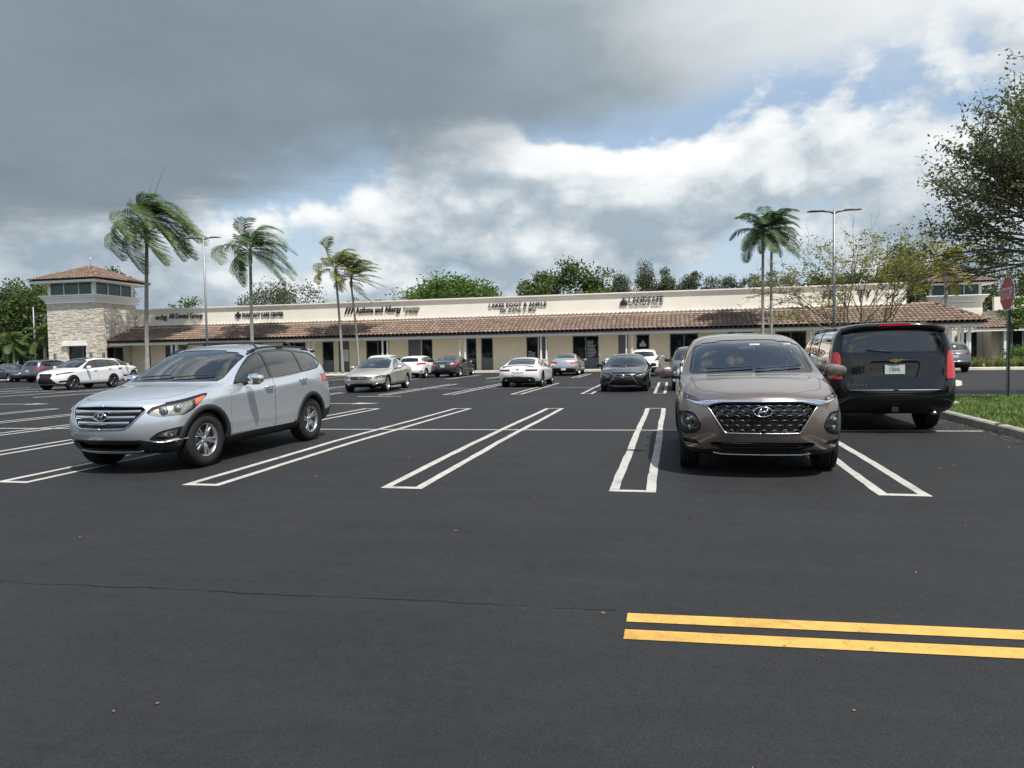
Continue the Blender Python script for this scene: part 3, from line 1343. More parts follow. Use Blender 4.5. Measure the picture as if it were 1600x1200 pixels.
    if c.get('rails'):
        rs0, rs1, rm = c['rails']
        for sd in (1, -1):
            P = []
            nn_ = 14
            for k in range(nn_ + 1):
                s_ = rs0 + (rs1 - rs0) * k / nn_
                y_ = smooth_interp(c['rail'], s_, 1) - 0.03
                h, nn = sh.project('top', s_, y_)
                if h is not None:
                    up = 0.034 if 0 < k < nn_ else 0.0
                    P.append((h.x, sd * y_, h.z + up))
            b = MB()
            b.tube(P, [.016] * len(P), 8)
            for k in (1, nn_ // 2, nn_ - 1):
                p = P[min(k, len(P) - 1)]
                b.box((p[0], p[1], p[2] - .022), (.16, .022, .04))
            obj('roof_rail', b, rm, root)
        if c.get('crossbars'):
            for s_ in c['crossbars']:
                y_ = smooth_interp(c['rail'], s_, 1) - 0.03
                h, nn = sh.project('top', s_, y_)
                h0, _ = sh.project('top', s_, 0.0)
                b = MB()
                zt_ = max(h.z, h0.z) + .040
                b.tube([(h.x, -y_, h.z + .045), (h.x, -y_ + .10, zt_), (h.x, y_ - .10, zt_), (h.x, y_, h.z + .045)], .015, 8)
                obj('crossbar', b, rm, root)
    if c.get('extra'):
        c['extra'](c, root, sh, body_paint)
    sh.bm.free()
    return root


def strip_dlo(c, s0, s1, tail, drop=0.05, shift=0.05):
    """outline of the side glass: belt line below, roof rail above"""
    top = []
    for k in range(15):
        s = s0 + (s1 - s0) * k / 14
        z = smooth_interp(c['rail'], s, 2)
        zn = smooth_interp(c['rail'], s + .02, 2)
        sl = (zn - z) / .02
        nrm = math.hypot(1, sl)
        top.append((s + shift * sl / nrm, z - drop / nrm))
    bot = []
    sA = top[0][0] - 0.10
    for k in range(9):
        s = sA + (tail[0][0] - sA) * k / 8
        bot.append((s, interp(c['belt'], s) + 0.012))
    return bot + list(tail) + top[::-1]


def clip_poly(poly, s_lo, s_hi, slant=0.0, zref=1.3):
    """part of a polygon between two slanted pillars"""
    def clip(ps, keep, cut):
        out = []
        for i in range(len(ps)):
            a, b = ps[i], ps[(i + 1) % len(ps)]
            ka, kb = keep(a), keep(b)
            if ka >= 0:
                out.append(a)
            if (ka >= 0) != (kb >= 0):
                u = ka / (ka - kb)
                out.append((a[0] + (b[0] - a[0]) * u, a[1] + (b[1] - a[1]) * u))
        return out
    if s_lo is not None:
        poly = clip(poly, lambda p: (p[0] - (p[1] - zref) * slant) - s_lo, 0)
    if s_hi is not None:
        poly = clip(poly, lambda p: s_hi - (p[0] - (p[1] - zref) * slant), 0)
    return poly
# ------------------------------------------------------------------ car shapes
def scaled(c, L, Wd, H):
    """stretch a shape to other outer dimensions"""
    a, b, h = L / c['L'], Wd / c['W'], H / c['H']
    o = dict(c)
    o['L'], o['W'], o['H'] = L, Wd, H
    o['zb'] = c['zb'] * h
    for k in ('front', 'rear'):
        o[k] = [(z * h, sc * a, se * a, yf) for z, sc, se, yf in c[k]]
    o['plan'] = [(s * a, w) for s, w in c['plan']]
    o['belt'] = [(s * a, z * h) for s, z in c['belt']]
    o['top'] = [(s * a, z * h) for s, z in c['top']]
    o['rail'] = [(s * a, y * b, z * h) for s, y, z in c['rail']]
    o['hood_s'] = [s * a for s in c['hood_s']]
    o['deck_s'] = [s * a for s in c.get('deck_s', [])]
    o['cabin'] = [tuple(s * a for s in r) for r in c['cabin']]
    o['sidez'] = tuple(z * h for z in c['sidez'])
    for k in ('fo', 'wb', 'cowl', 'screen_s1', 'rglass_s0', 'seat_s'):
        o[k] = c[k] * a
    for k in ('seat_z', 'dash_z', 'wiper_z', 'bonnet_z'):
        o[k] = c[k] * h
    o['mirror'] = (c['mirror'][0] * a, c['mirror'][1] * h)
    o['rear_crown'] = c.get('rear_crown', .03) * h
    o['hood_crown'] = c.get('hood_crown', .05) * h
    return o


SUV = dict(
    creases={(5, 2, -1): .75, (8, 1, 3): .5}, cat='car', L=4.69, W=0.94, H=1.68, zb=0.22, fo=0.92, wb=2.70, R=0.365, sidez=(0.42, 0.68),
    front=[(0.26, .16, .46, .86), (0.40, .05, .40, .90), (0.56, 0.0, .36, .92), (0.72, .03, .37, .92), (0.84, .07, .42, .905), (0.91, .11, .47, .87), (0.955, .18, .52, .76)],
    rear=[(0.30, .10, .30, .86), (0.46, .02, .20, .92), (0.64, .0, .18, .94), (0.90, .10, .24, .935), (1.16, .17, .30, .89), (1.40, .32, .44, .80), (1.57, .46, .56, .69)],
    rear_crown=0.045,
    plan=[(0.4, .93), (0.7, .975), (1.1, 1.0), (3.6, 1.0), (4.2, .98), (4.5, .945)],
    hood_s=[0.70, 0.98], hood_crown=0.055,
    belt=[(0, 1.02), (1.3, 1.06), (1.9, 1.085), (2.9, 1.13), (3.7, 1.19), (4.3, 1.26)],
    top=[(0.18, .975), (0.5, 1.04), (0.98, 1.10), (1.16, 1.125), (1.30, 1.19), (1.66, 1.405), (2.04, 1.60), (2.6, 1.675), (3.3, 1.668), (3.95, 1.62), (4.25, 1.59)],
    rail=[(1.36, .815, 1.095), (1.52, .80, 1.18), (1.86, .755, 1.40), (2.22, .712, 1.562), (2.7, .695, 1.622), (3.3, .690, 1.617), (3.95, .670, 1.562), (4.2, .655, 1.535)],
    cabin=[(1.20, 1.36, 1.12), (1.38, 1.52, 1.30), (1.62, 1.86, 1.66), (1.98, 2.22, 2.04), (2.6, 2.62, 2.6), (3.25, 3.25, 3.25), (3.85, 3.80, 3.80)],
    cowl=1.14, screen_s1=2.10, rglass_s0=3.9, seat_s=2.20, seat_z=0.56, dash_z=1.07, wiper_z=1.19, bonnet_z=0.86,
    mirror=(1.78, 1.12))

SEDAN = dict(
    creases={(5, 2, -1): .7, (8, 1, 3): .4}, cat='car', L=4.90, W=0.92, H=1.46, zb=0.19, fo=0.96, wb=2.80, R=0.335, sidez=(0.38, 0.60),
    front=[(0.22, .18, .50, .86), (0.34, .06, .43, .90), (0.46, 0.0, .39, .92), (0.58, .02, .41, .92), (0.68, .06, .47, .90), (0.735, .11, .54, .86), (0.765, .20, .60, .74)],
    rear=[(0.26, .12, .34, .86), (0.40, .03, .25, .92), (0.54, .0, .22, .93), (0.70, .03, .24, .93), (0.84, .06, .27, .90), (0.94, .09, .30, .84), (1.00, .14, .34, .72)],
    rear_crown=0.03,
    plan=[(0.4, .93), (0.75, .975), (1.15, 1.0), (3.7, 1.0), (4.3, .98), (4.7, .93)],
    hood_s=[0.74, 1.05], hood_crown=0.05,
    belt=[(0, .85), (1.3, .90), (2.0, .925), (3.0, .955), (3.8, .985), (4.9, .985)],
    top=[(0.20, .785), (0.6, .85), (1.05, .905), (1.36, .945), (1.52, 1.00), (1.90, 1.20), (2.30, 1.375), (2.85, 1.455), (3.30, 1.43), (3.70, 1.31), (4.12, 1.12), (4.35, 1.055), (4.70, 1.04), (4.80, 1.03)],
    rail=[(1.58, .77, .93), (1.74, .745, .995), (2.08, .685, 1.17), (2.46, .625, 1.32), (2.9, .600, 1.385), (3.3, .600, 1.365), (3.75, .63, 1.235), (4.20, .675, 1.06), (4.4, .69, 1.02)],
    cabin=[(1.42, 1.58, 1.34), (1.58, 1.74, 1.52), (1.84, 2.08, 1.90), (2.20, 2.46, 2.30), (2.8, 2.88, 2.82), (3.3, 3.34, 3.30), (3.74, 3.78, 3.70), (4.10, 4.20, 4.12)],
    deck_s=[4.42],
    cowl=1.36, screen_s1=2.38, rglass_s0=3.25, seat_s=2.48, seat_z=0.38, dash_z=0.90, wiper_z=0.99, bonnet_z=0.66,
    mirror=(2.02, .95), glass_bulge=0.02)


def finish(c, kind, B=None, D=None, clad=None, qtr=None, level=2, tint=None, door_front=None):
    """panel outlines that follow from the shape"""
    c['level'] = level
    a, h = c['L'] / (4.69 if kind != 'sedan' else 4.90), c['H'] / (1.68 if kind != 'sedan' else 1.46)
    Wd = c['W']
    if kind == 'sedan':
        tail = [(3.92 * a, .99 * h), (4.02 * a, 1.035 * h), (3.86 * a, 1.12 * h)]
        dlo = strip_dlo(c, 1.80 * a, 3.72 * a, tail, 0.05, 0.05)
        B = B or 2.72 * a
        Cp = 3.50 * a
        pills = [(None, B - .035), (B + .035, Cp - .03), (Cp + .03, None)]
    else:
        tail = [(3.95 * a, 1.235 * h), (4.16 * a, 1.32 * h), (4.12 * a, 1.40 * h)]
        dlo = strip_dlo(c, 1.60 * a, 3.90 * a, tail, 0.055, 0.05)
        B = B or 2.50 * a
        Cp = 3.42 * a
        pills = [(None, B - .035), (B + .035, Cp - .03), (Cp + .035, None)]
    if c.get('dlo_override'):
        dlo, pills, Cp = c['dlo_override'](dlo, pills, Cp)
    c['dlo'] = dlo
    g = inset(dlo, 0.02)
    c['wins'] = [w for w in (clip_poly(g, lo, hi, -0.10, 1.2 * h) for lo, hi in pills) if len(w) > 2]
    tint = tint or (G_SIDE, G_SIDE, G_DARK)
    c['win_glass'] = list(tint)[:len(c['wins'])]
    belt = lambda s: interp(c['belt'], s)
    f0 = c['fo'] + c['R'] + 0.14
    r0 = c['fo'] + c['wb'] - c['R'] - 0.02
    zl = c['zb'] + 0.15
    c['doors'] = [
        [(f0, zl), (f0 - .02, zl + .3), (f0 + .0, belt(f0)), (B, belt(B) + .004), (B + .02, zl)],
        [(B + .022, zl), (B + .002, belt(B) + .004), (Cp + .10, belt(Cp) + .004), (Cp + .12, zl + .46), (r0 - .08, zl + .20), (r0 - .16, zl)]]
    c['handles'] = [(B - .17, belt(B) - .115), (Cp - .10, belt(Cp) - .105)]
    if clad:
        c['clad'] = [(0.0, -.1), (0.0, clad), (c['L'], clad), (c['L'], -.1)]
    # windscreen and rear glass
    rl = c['rail']
    zc = smooth_interp(c['top'], c['cowl'] + .08)
    k = 0.93
    c['screen'] = [(-.2, zc + .0), (rl[0][1] * .60, zc - .012), (rl[0][1] * .90, zc - .015), (rl[1][1] - .035, rl[1][2] + .0), (rl[2][1] - .035, rl[2][2] + .01), (rl[3][1] - .04, rl[3][2] + .005),
                   (rl[3][1] * .80, smooth_interp(c['top'], c['screen_s1'] - .06) - .02), (rl[3][1] * .4, smooth_interp(c['top'], c['screen_s1'] - .06) + .002), (-.2, smooth_interp(c['top'], c['screen_s1'] - .06) + .01)]
    if kind == 'sedan':
        zt, zb_ = smooth_interp(c['top'], 3.36 * a), smooth_interp(c['top'], 4.10 * a)
        c['rglass'] = rounded([(-.3, zb_ + .02), (.60 * Wd / .92, zb_ - .015), (.55 * Wd / .92, zt - .06), (.30, zt - .01), (-.3, zt + .005)], .05)
    else:
        c.setdefault('rglass', rounded([(-.3, 1.20 * h), (.66 * Wd / .94, 1.22 * h), (.57 * Wd / .94, 1.475 * h), (-.3, 1.53 * h)], .06))
    bw = Wd * .80
    fs = c['front'][6]
    c['bonnet'] = [(fs[1] + .035, -.02), (fs[1] + .06, .35 * Wd), (fs[2] - .05, .66 * Wd), (fs[2] + .06, .735 * Wd), (c['cowl'] - .1, bw), (c['cowl'] + .14, bw - .01), (c['cowl'] + .03, .45 * Wd), (c['cowl'] - .02, -.02)]
    return c


def F(n, v, p, m, **k):
    return dict(n=n, v=v, p=p, m=m, **k)


def mirror_z(pts):
    return pts


def tube_strip(sh, view, pts, r, lift=0.004, both=True, mb=None):
    mb = mb or MB()
    for sd in ((1, -1) if both else (1,)):
        sh.outline(view, pts, r, False, 0.03, lift, sd, mb)
    return mb


def emblem_h(sh, root, z, a, b, view='front', m=None):
    """oval ring with a slanted letter inside"""
    h, nn = sh.project(view, 0.0, z)
    if h is None:
        return
    x = h.x + (.020 if view == 'front' else -.020)
    sg = 1 if view == 'front' else -1
    mb = MB()
    mb.tube([(x, a * math.cos(2 * math.pi * k / 28), z + b * math.sin(2 * math.pi * k / 28)) for k in range(28)], .0075, 6, closed=True)
    for y0 in (-.36, .36):
        mb.tube([(x, sg * a * (y0 - .20), z - b * .72), (x, sg * a * (y0 - .02), z), (x, sg * a * (y0 + .20), z + b * .72)], [.006, .0105, .007], 6)
    mb.tube([(x, -sg * a * .40, z - b * .18), (x, 0, z), (x, sg * a * .40, z + b * .18)], .009, 6)
    e = obj('emblem', mb, m or M_CHROME, root)
    dk = MB()
    dk.lathe([(.001, .004), (.5, .004), (.97, 0), (.97, -.02)], 28, 'X')
    dk.v = [(v[0] * sg + x - .008 * sg, v[1] * a, z + v[2] * b) for v in dk.v]
    obj('emblem_backing', dk, M_GLOSSBLK, e)


def emblem_bow(sh, root, z, w, hgt, view='front'):
    h, nn = sh.project(view, 0.0, z)
    if h is None:
        return
    x = h.x + (.010 if view == 'front' else -.010)
    k = hgt / 2
    sl = hgt * .28
    pl = [(-w, -k * .55), (-w * .36, -k * .55), (-w * .36 - sl * .3, -k), (w * .28, -k), (w * .33, -k * .55), (w * .90, -k * .55), (w, k * .55), (w * .36, k * .55), (w * .36 + sl * .3, k), (-w * .28, k), (-w * .33, k * .55), (-w * .90, k * .55)]
    g = MB()
    g.prism([(a, b + z) for a, b in pl], x - .006, x + .006, 'X')
    c_ = MB()
    c_.prism([(a * 1.10, b * 1.16 + z) for a, b in pl], x - .009, x + .002, 'X')
    e = obj('emblem', c_, M_CHROME, root)
    obj('emblem_fill', g, M_GOLD, e)


# ---- silver crossover in front on the left
def car_silver():
    c = dict(SUV)
    c['R'] = .368
    c['tailgate'] = rounded([(-.02, .52), (.72, .52), (.76, .84), (.79, 1.18), (.62, 1.50), (-.02, 1.60)], .05)
    finish(c, 'suv', level=3, tint=(G_SIDE, G_DARK, G_DARK))
    c['clad'] = [(0.0, -.1), (0.0, .41), (.36, .43), (.55, .36), (.92, .34), (1.5, .36), (3.2, .40), (4.1, .50), (4.69, .56), (4.69, -.1)]
    c['lip'] = 0.062
    c['arch'] = 0.05
    c['rim'], c['rimf'], c['tw'] = 'five_twin', .60, .235
    c['rim_mat'] = M_RIM
    c['mirror_mat'] = M_CHROME
    c['handle_mat'] = M_CHROME
    c['mirror'] = (1.80, 1.115)
    c['seat_mat'] = M_SEATG
    c['rails'] = (2.15, 4.0, M_BLACK)
    c['crossbars'] = (2.45, 3.45)
    c['screen_glass'] = G_CLEAR
    grille = [(-.02, .60), (.34, .605), (.40, .64), (.535, .80), (.555, .845), (.50, .872), (-.02, .885)]
    head = [(.565, .80), (.60, .765), (.70, .735), (.86, .745), (.95, .77), (.95, .985), (.86, .955), (.74, .915), (.60, .865)]
    headside = [(.30, .745), (.50, .742), (.66, .80), (.82, .90), (.965, .975), (.985, 1.0), (.90, .995), (.70, .965), (.30, .90)]
    c['feats'] = [
        F('grille', 'front', grille, M_BLACK, push=.045, smax=.6, frame=(.010, M_CHROME)),
        F('headlight', 'front', head, G_OLDLENS, pair=True, bowl=M_BOWLOLD, smax=.42, more=[('side', headside, (.38, 1.02))], proj=[(.69, .81, .052), (.80, .83, .04)]),
        F('turn_signal', 'side', [(.72, .855), (.78, .872), (.93, .962), (.955, .985), (.88, .975), (.74, .945)], M_AMBER, pair=True, push=.012),
        F('fog_surround', 'front', rounded([(.58, .455), (.66, .425), (.90, .47), (.92, .60), (.87, .605), (.70, .555)], .03, 2), M_BLACK, pair=True, smax=.62, push=.006),
        F('fog_light', 'front', rounded([(.645, .468), (.70, .455), (.855, .485), (.87, .56), (.84, .572), (.74, .535)], .025, 2), G_LENS, pair=True, bowl=M_BOWL, smax=.62, proj=[(.76, .50, .03)]),
        F('front_bumper_lower', 'front', [(-.02, .10), (.98, .10), (.98, .385), (.74, .385), (.60, .43), (.50, .455), (-.02, .46)], M_BLACK, smax=.56, push=-.004),
        F('lower_intake', 'front', rounded([(-.02, .345), (.42, .345), (.50, .41), (.47, .43), (-.02, .435)], .02, 2), M_BLACK, smax=.5, push=.05),
        F('tail_light', 'rear', rounded([(.58, .96), (.80, .98), (.97, 1.02), (.97, 1.14), (.80, 1.12), (.60, 1.06)], .03, 2), M_RED, pair=True, smax=.72),
    ]

    def extra(c, root, sh, pm):
        g = MB()
        for z, w in ((.815, .505), (.745, .455), (.675, .395)):
            rows = []
            for k in range(17):
                y = -w + 2 * w * k / 16
                h, nn = sh.project('front', abs(y), z)
                rows.append([(h.x - .022, y, z - .028), (h.x + .004, y, z - .016), (h.x + .006, y, z + .012), (h.x - .012, y, z + .022)])
            g.grid(rows)
        obj('grille_slats', g, M_CHROME, root)
        emblem_h(sh, root, .757, .092, .052)
        b = MB()
        tube_strip(sh, 'front', [(-.0, .30), (.40, .30), (.48, .315)], .016, .008, True, b)
        tube_strip(sh, 'front', [(-.0, .265), (.36, .265), (.47, .31)], .012, .008, True, b)
        obj('skid_plate', b, M_SATIN, root)
        for sd in (1, -1):
            t = MB()
            sh.outline('front', [(.62, .425), (.70, .41), (.90, .445)], .010, False, .03, .006, sd, t)
            obj('bumper_trim', t, M_CHROME, root)
        # spoiler over the rear glass
        s = MB()
        rows = []
        for k in range(15):
            y = -.60 + 1.2 * k / 14
            h, nn = sh.project('top', 4.12, min(abs(y), .58))
            z = h.z
            rows.append([(sh.x(4.10), y, z + .002), (sh.x(4.28), y, z + .012), (sh.x(4.43 - .10 * (y / .6)**4), y, z - .006), (sh.x(4.42 - .10 * (y / .6)**4), y, z - .03), (sh.x(4.22), y, z - .04)])
        s.grid(rows)
        obj('spoiler', s, pm, root)
        # reflector in the cladding and paper on the dashboard
        hp = MB()
        hp.box((sh.x(1.60), -.30, 1.088), (.20, .28, .004))
        obj('paper_on_dashboard', hp, M_PLATE, root)
    c['extra'] = extra
    return c


# ---- taupe crossover on the right
def car_taupe():
    c = dict(SUV)
    c.update(L=4.77, W=.945, R=.372, fo=.94, wb=2.765, zb=.22)
    c['front'] = [(0.24, .15, .42, .87), (0.36, .05, .36, .91), (0.52, 0.0, .32, .935), (0.70, .01, .33, .935), (0.84, .03, .37, .92), (0.915, .07, .44, .88), (0.965, .15, .50, .77)]
    c['hood_crown'] = .045
    c['top'] = [(0.15, .98), (0.45, 1.05), (0.98, 1.115), (1.18, 1.14), (1.32, 1.20), (1.68, 1.41), (2.06, 1.60), (2.6, 1.675), (3.3, 1.668), (3.95, 1.62), (4.3, 1.58)]
    finish(c, 'suv', level=3, tint=(G_SIDE, G_DARK, G_DARK))
    c['clad'] = [(0.0, -.1), (0.0, .30), (.5, .33), (.94, .34), (1.5, .33), (3.2, .36), (4.77, .50), (4.77, -.1)]
    c['lip'] = 0.05
    c['rim'], c['rimf'], c['rim_mat'] = 'five', .64, M_RIMDARK
    c['mirror'] = (1.80, 1.115)
    c['mirror_size'] = (.17, .26, .17)
    c['screen_glass'] = G_CLEAR
    c['seat_mat'] = M_SEATG
    c['handle_mat'] = M_CHROME
    grille = [(-.02, .525), (.39, .525), (.415, .55), (.555, .775), (.60, .83), (.50, .868), (-.02, .872)]
    c['feats'] = [
        F('grille', 'front', grille, M_GLOSSBLK, push=.05, smax=.6),
        F('daytime_light', 'front', [(.66, .862), (.72, .862), (.86, .895), (.95, .945), (.95, .985), (.84, .952), (.70, .908)], G_LENS, pair=True, bowl=M_BOWLDK, smax=.85, proj=[(.74, .89, .014), (.80, .905, .014)]),
        F('headlight_surround', 'front', rounded([(.645, .60), (.70, .51), (.84, .475), (.905, .52), (.915, .73), (.83, .755), (.73, .745)], .04, 3), M_BLACK, pair=True, smax=.62, push=.012),
        F('headlight', 'front', rounded([(.665, .60), (.715, .53), (.83, .50), (.88, .53), (.89, .70), (.82, .73), (.745, .72)], .035, 3), G_LENS, pair=True, bowl=M_BOWLDK, smax=.62, proj=[(.775, .655, .036), (.765, .57, .034)], projm=M_BOWL),
        F('lower_intake', 'front', rounded([(-.02, .325), (.40, .325), (.55, .375), (.57, .405), (.50, .42), (-.02, .425)], .02, 2), M_GLOSSBLK, push=.05, smax=.5),
        F('side_vent', 'front', rounded([(.66, .375), (.90, .385), (.92, .425), (.72, .43)], .012, 2), M_BLACK, pair=True, push=.02, smax=.62),
        F('front_bumper_lower', 'front', [(-.02, .10), (.98, .10), (.98, .30), (.60, .285), (.45, .275), (-.02, .275)], M_BLACK, smax=.56, push=-.003),
        F('tail_light', 'rear', rounded([(.55, .96), (.80, .97), (.97, 1.02), (.97, 1.12), (.80, 1.09), (.58, 1.05)], .03, 2), M_RED, pair=True, smax=.72),
    ]

    def extra(c, root, sh, pm):
        # chrome band over the grille, running out to the slim lights
        b = MB()
        for sd in (1, -1):
            rows = []
            for y, z0, z1 in ((0, .868, .902), (.2, .868, .902), (.42, .864, .900), (.52, .842, .895), (.60, .818, .89), (.70, .838, .868), (.80, .868, .886), (.88, .892, .905)):
                h0, n0 = sh.project('front', y, z0)
                h1, n1 = sh.project('front', y, z1)
                hm, nm = sh.project('front', y, (z0 + z1) / 2)
                rows.append([(h0.x - .004, sd * y, z0), (h0.x + .010, sd * y, z0 + .003), (hm.x + .014, sd * y, (z0 + z1) / 2), (h1.x + .008, sd * y, z1 - .003), (h1.x - .006, sd * y, z1)])
            b.grid(rows)
        obj('chrome_band', b, M_CHROME, root)
        # honeycomb of the grille
        g = MB()
        pw, ph = .118, .058
        for r in range(7):
            for q in range(-7, 8):
                cy = q * pw + (pw / 2 if r % 2 else 0)
                cz = .535 + r * ph * .93
                pts = [(cy - pw * .5, cz), (cy - pw * .22, cz + ph * .47), (cy + pw * .22, cz + ph * .47), (cy + pw * .5, cz)]
                seg = []
                for i in range(3):
                    for u in (0, .5):
                        p = (pts[i][0] + (pts[i + 1][0] - pts[i][0]) * u, pts[i][1] + (pts[i + 1][1] - pts[i][1]) * u)
                        seg.append(p)
                seg.append(pts[3])
                P = []
                for y, z in seg:
                    if inside((abs(y), z), grille):
                        h, nn = sh.project('front', abs(y), z)
                        P.append((h.x - .018, y, z))
                    else:
                        if len(P) > 1:
                            g.tube(P, .0075, 5)
                        P = []
                if len(P) > 1:
                    g.tube(P, .0075, 5)
        obj('grille_mesh', g, mat('dark_chrome', (.055, .055, .058), .32, .9), root)
        fr = MB()
        for sd in (1, -1):
            sh.outline('front', [(0, .525), (.39, .525), (.415, .55), (.555, .775), (.60, .825)], .008, False, .03, .0, sd, fr)
        obj('grille_frame', fr, M_SATIN, root)
        emblem_h(sh, root, .768, .098, .054)
        k = MB()
        tube_strip(sh, 'front', [(0, .272), (.44, .272), (.52, .292)], .011, .006, True, k)
        obj('skid_trim', k, M_CHROME, root)
        li = MB()
        for z in (.35, .375, .40):
            tube_strip(sh, 'front', [(0, z), (.46, z)], .005, -.02, True, li)
        obj('intake_bars', li, M_BLACK, root)
        # toll tag and inspection sticker behind the glass
        t = MB()
        h, nn = sh.project('front', .10, 1.50)
        t.box((h.x - .03, .10, 1.50), (.012, .13, .035), ry=R(-55))
        obj('windscreen_sticker', t, M_PLATE, root)
        t2 = MB()
        h, nn = sh.project('front', .55, 1.505)
        t2.box((h.x - .03, .53, 1.50), (.008, .09, .03), ry=R(-55))
        obj('windscreen_sticker', t2, M_PLATE, root)
    c['extra'] = extra
    return c


# ---- large black SUV seen from behind
def car_tahoe():
    c = dict(SUV)
    c = scaled(c, 5.18, 1.02, 1.89)
    c['R'] = .405
    c['zb'] = .30
    c['fo'], c['wb'] = .98, 2.95
    h = 1.89 / 1.68
    c['rear'] = [(0.44, .06, .18, .92), (0.56, .0, .11, .97), (0.70, .0, .10, .975), (0.96, .06, .12, .975), (1.24, .08, .14, .968), (1.58, .14, .20, .905), (1.825, .20, .27, .83)]
    c['cap_round'] = .08
    c['rear_crown'] = .05
    c['plan'] = [(0.4, .94), (0.8, .98), (1.2, 1.0), (4.6, 1.0), (5.0, .985)]
    c['belt'] = [(0, 1.22), (1.4, 1.25), (3, 1.265), (5.18, 1.28)]
    c['top'] = [(0.2, 1.13), (.5, 1.19), (1.2, 1.25), (1.40, 1.29), (1.54, 1.36), (1.85, 1.58), (2.20, 1.79), (2.8, 1.875), (3.6, 1.885), (4.4, 1.875), (4.85, 1.86)]
    c['rail'] = [(1.52, .88, 1.24), (1.68, .865, 1.32), (2.02, .85, 1.57), (2.36, .83, 1.76), (3.0, .825, 1.835), (3.8, .825, 1.84), (4.6, .825, 1.83), (4.9, .82, 1.82)]
    c['cabin'] = [(1.40, 1.52, 1.40), (1.54, 1.68, 1.54), (1.76, 2.02, 1.85), (2.10, 2.36, 2.20), (2.8, 2.84, 2.8), (3.6, 3.6, 3.6), (4.4, 4.4, 4.4), (4.78, 4.74, 4.72)]
    c['rglass'] = rounded([(-.3, 1.375), (.74, 1.375), (.83, 1.395), (.775, 1.735), (-.3, 1.755)], .035)
    c['tailgate'] = rounded([(-.02, .735), (.74, .735), (.775, .80), (.835, 1.36), (.79, 1.77), (-.02, 1.80)], .04)
    c['dlo_override'] = lambda dlo, pills, Cp: (strip_dlo(c, 1.85, 4.55, [(4.72, 1.295), (4.60, 1.68)], .055, .05), [(None, 2.72), (2.80, 3.62), (3.70, None)], 3.66)
    finish(c, 'suv', level=3, tint=(G_SIDE, G_DARK, G_DARK), B=2.76)
    c['handles'] = [(2.60, 1.10), (3.46, 1.10)]
    c['rglass_s0'] = 4.45
    c['cowl'], c['screen_s1'] = 1.42, 2.28
    c['mirror'] = (2.0, 1.30)
    c['mirror_size'] = (.17, .28, .24)
    c['clad'] = [(0, -.1), (0, .40), (5.18, .42), (5.18, -.1)]
    c['tw'], c['rim'], c['rimf'] = .275, 'six', .62
    c['screen_glass'] = G_SIDE
    c['plate'] = (1.09, 'CR84K')
    c['feats'] = [
        F('headlight', 'front', [(.62, .86), (.95, .86), (.95, 1.04), (.62, 1.04)], G_LENS, pair=True, bowl=M_BOWL, smax=.7),
        F('grille', 'front', [(-.02, .66), (.56, .66), (.56, 1.04), (-.02, 1.04)], M_BLACK, push=.03, smax=.5),
        F('tail_light', 'rear', rounded([(.80, .93), (1.03, .93), (1.03, 1.40), (.85, 1.40), (.825, 1.32)], .02, 2), M_RED, pair=True, smax=.40),
        F('plate_recess', 'rear', rounded([(-.02, .93), (.33, .93), (.40, 1.20), (-.02, 1.20)], .03, 2), body_black(), push=.03, smax=.5),
        F('bumper_step', 'rear', rounded([(-.02, .655), (.33, .655), (.36, .69), (-.02, .70)], .01, 2), M_BLACK, push=.012, smax=.5),
        F('rear_bumper_lower', 'rear', [(-.02, .2), (1.0, .2), (1.0, .46), (.7, .47), (-.02, .49)], M_BLACK, push=-.002, smax=.4),
    ]

    def extra(c, root, sh, pm):
        h, nn = sh.project('rear', .0, 1.22)
        b = MB()
        P = [(h.x - .006, -.36, 1.215), (h.x - .030, -.30, 1.235), (h.x - .034, 0, 1.238), (h.x - .030, .30, 1.235), (h.x - .006, .36, 1.215)]
        b.tube(P, [.008, .020, .022, .020, .008], 8)
        obj('tailgate_handle', b, M_GLOSSBLK, root)
        e = MB()
        x = h.x - .058
        k, w = .026, .082
        pl = [(-w, -k * .55), (-w * .36, -k * .55), (-w * .42, -k), (w * .28, -k), (w * .33, -k * .55), (w * .9, -k * .55), (w, k * .55), (w * .36, k * .55), (w * .42, k), (-w * .28, k), (-w * .33, k * .55), (-w * .9, k * .55)]
        e.prism([(a, b_ + 1.238) for a, b_ in pl], x - .003, x + .004, 'X')
        ch = MB()
        ch.prism([(a * 1.12, b_ * 1.2 + 1.238) for a, b_ in pl], x, x + .006, 'X')
        em = obj('emblem', ch, M_CHROME, root)
        obj('emblem_fill', e, M_GOLD, em)
        t = MB()
        sh.outline('rear', [(0, .74), (.72, .74)], .013, False, .05, .004, 1, t)
        sh.outline('rear', [(0, .74), (.72, .74)], .013, False, .05, .004, -1, t)
        obj('tailgate_strip', t, M_RIMDARK, root)
        # letters low on the left of the tailgate
        me = fit_text(text_mesh('TAHOE', .1, .002, bold=.002, space=1.5), 0, .30, 0, .036)
        hh, nn = sh.project('rear', .45, .83)
        me.transform(Matrix(((0, 0, -1, hh.x - .022), (-1, 0, 0, .74), (0, 1, 0, .815), (0, 0, 0, 1))))
        obj('lettering', me, M_SATIN, root)
        # roof spoiler with the high brake light
        s = MB()
        rows = []
        for k in range(17):
            y = -.80 + 1.60 * k / 16
            q = (y / .80)**6
            hz, nn = sh.project('top', 4.78, min(abs(y), .76))
            z = hz.z
            rows.append([(sh.x(4.70), y, z - .004), (sh.x(4.86), y, z + .016), (sh.x(5.06 - .08 * q), y, z - .008 - .02 * q), (sh.x(5.07 - .08 * q), y, z - .055 - .02 * q), (sh.x(5.00 - .08 * q), y, z - .085 - .02 * q), (sh.x(4.84), y, z - .10)])
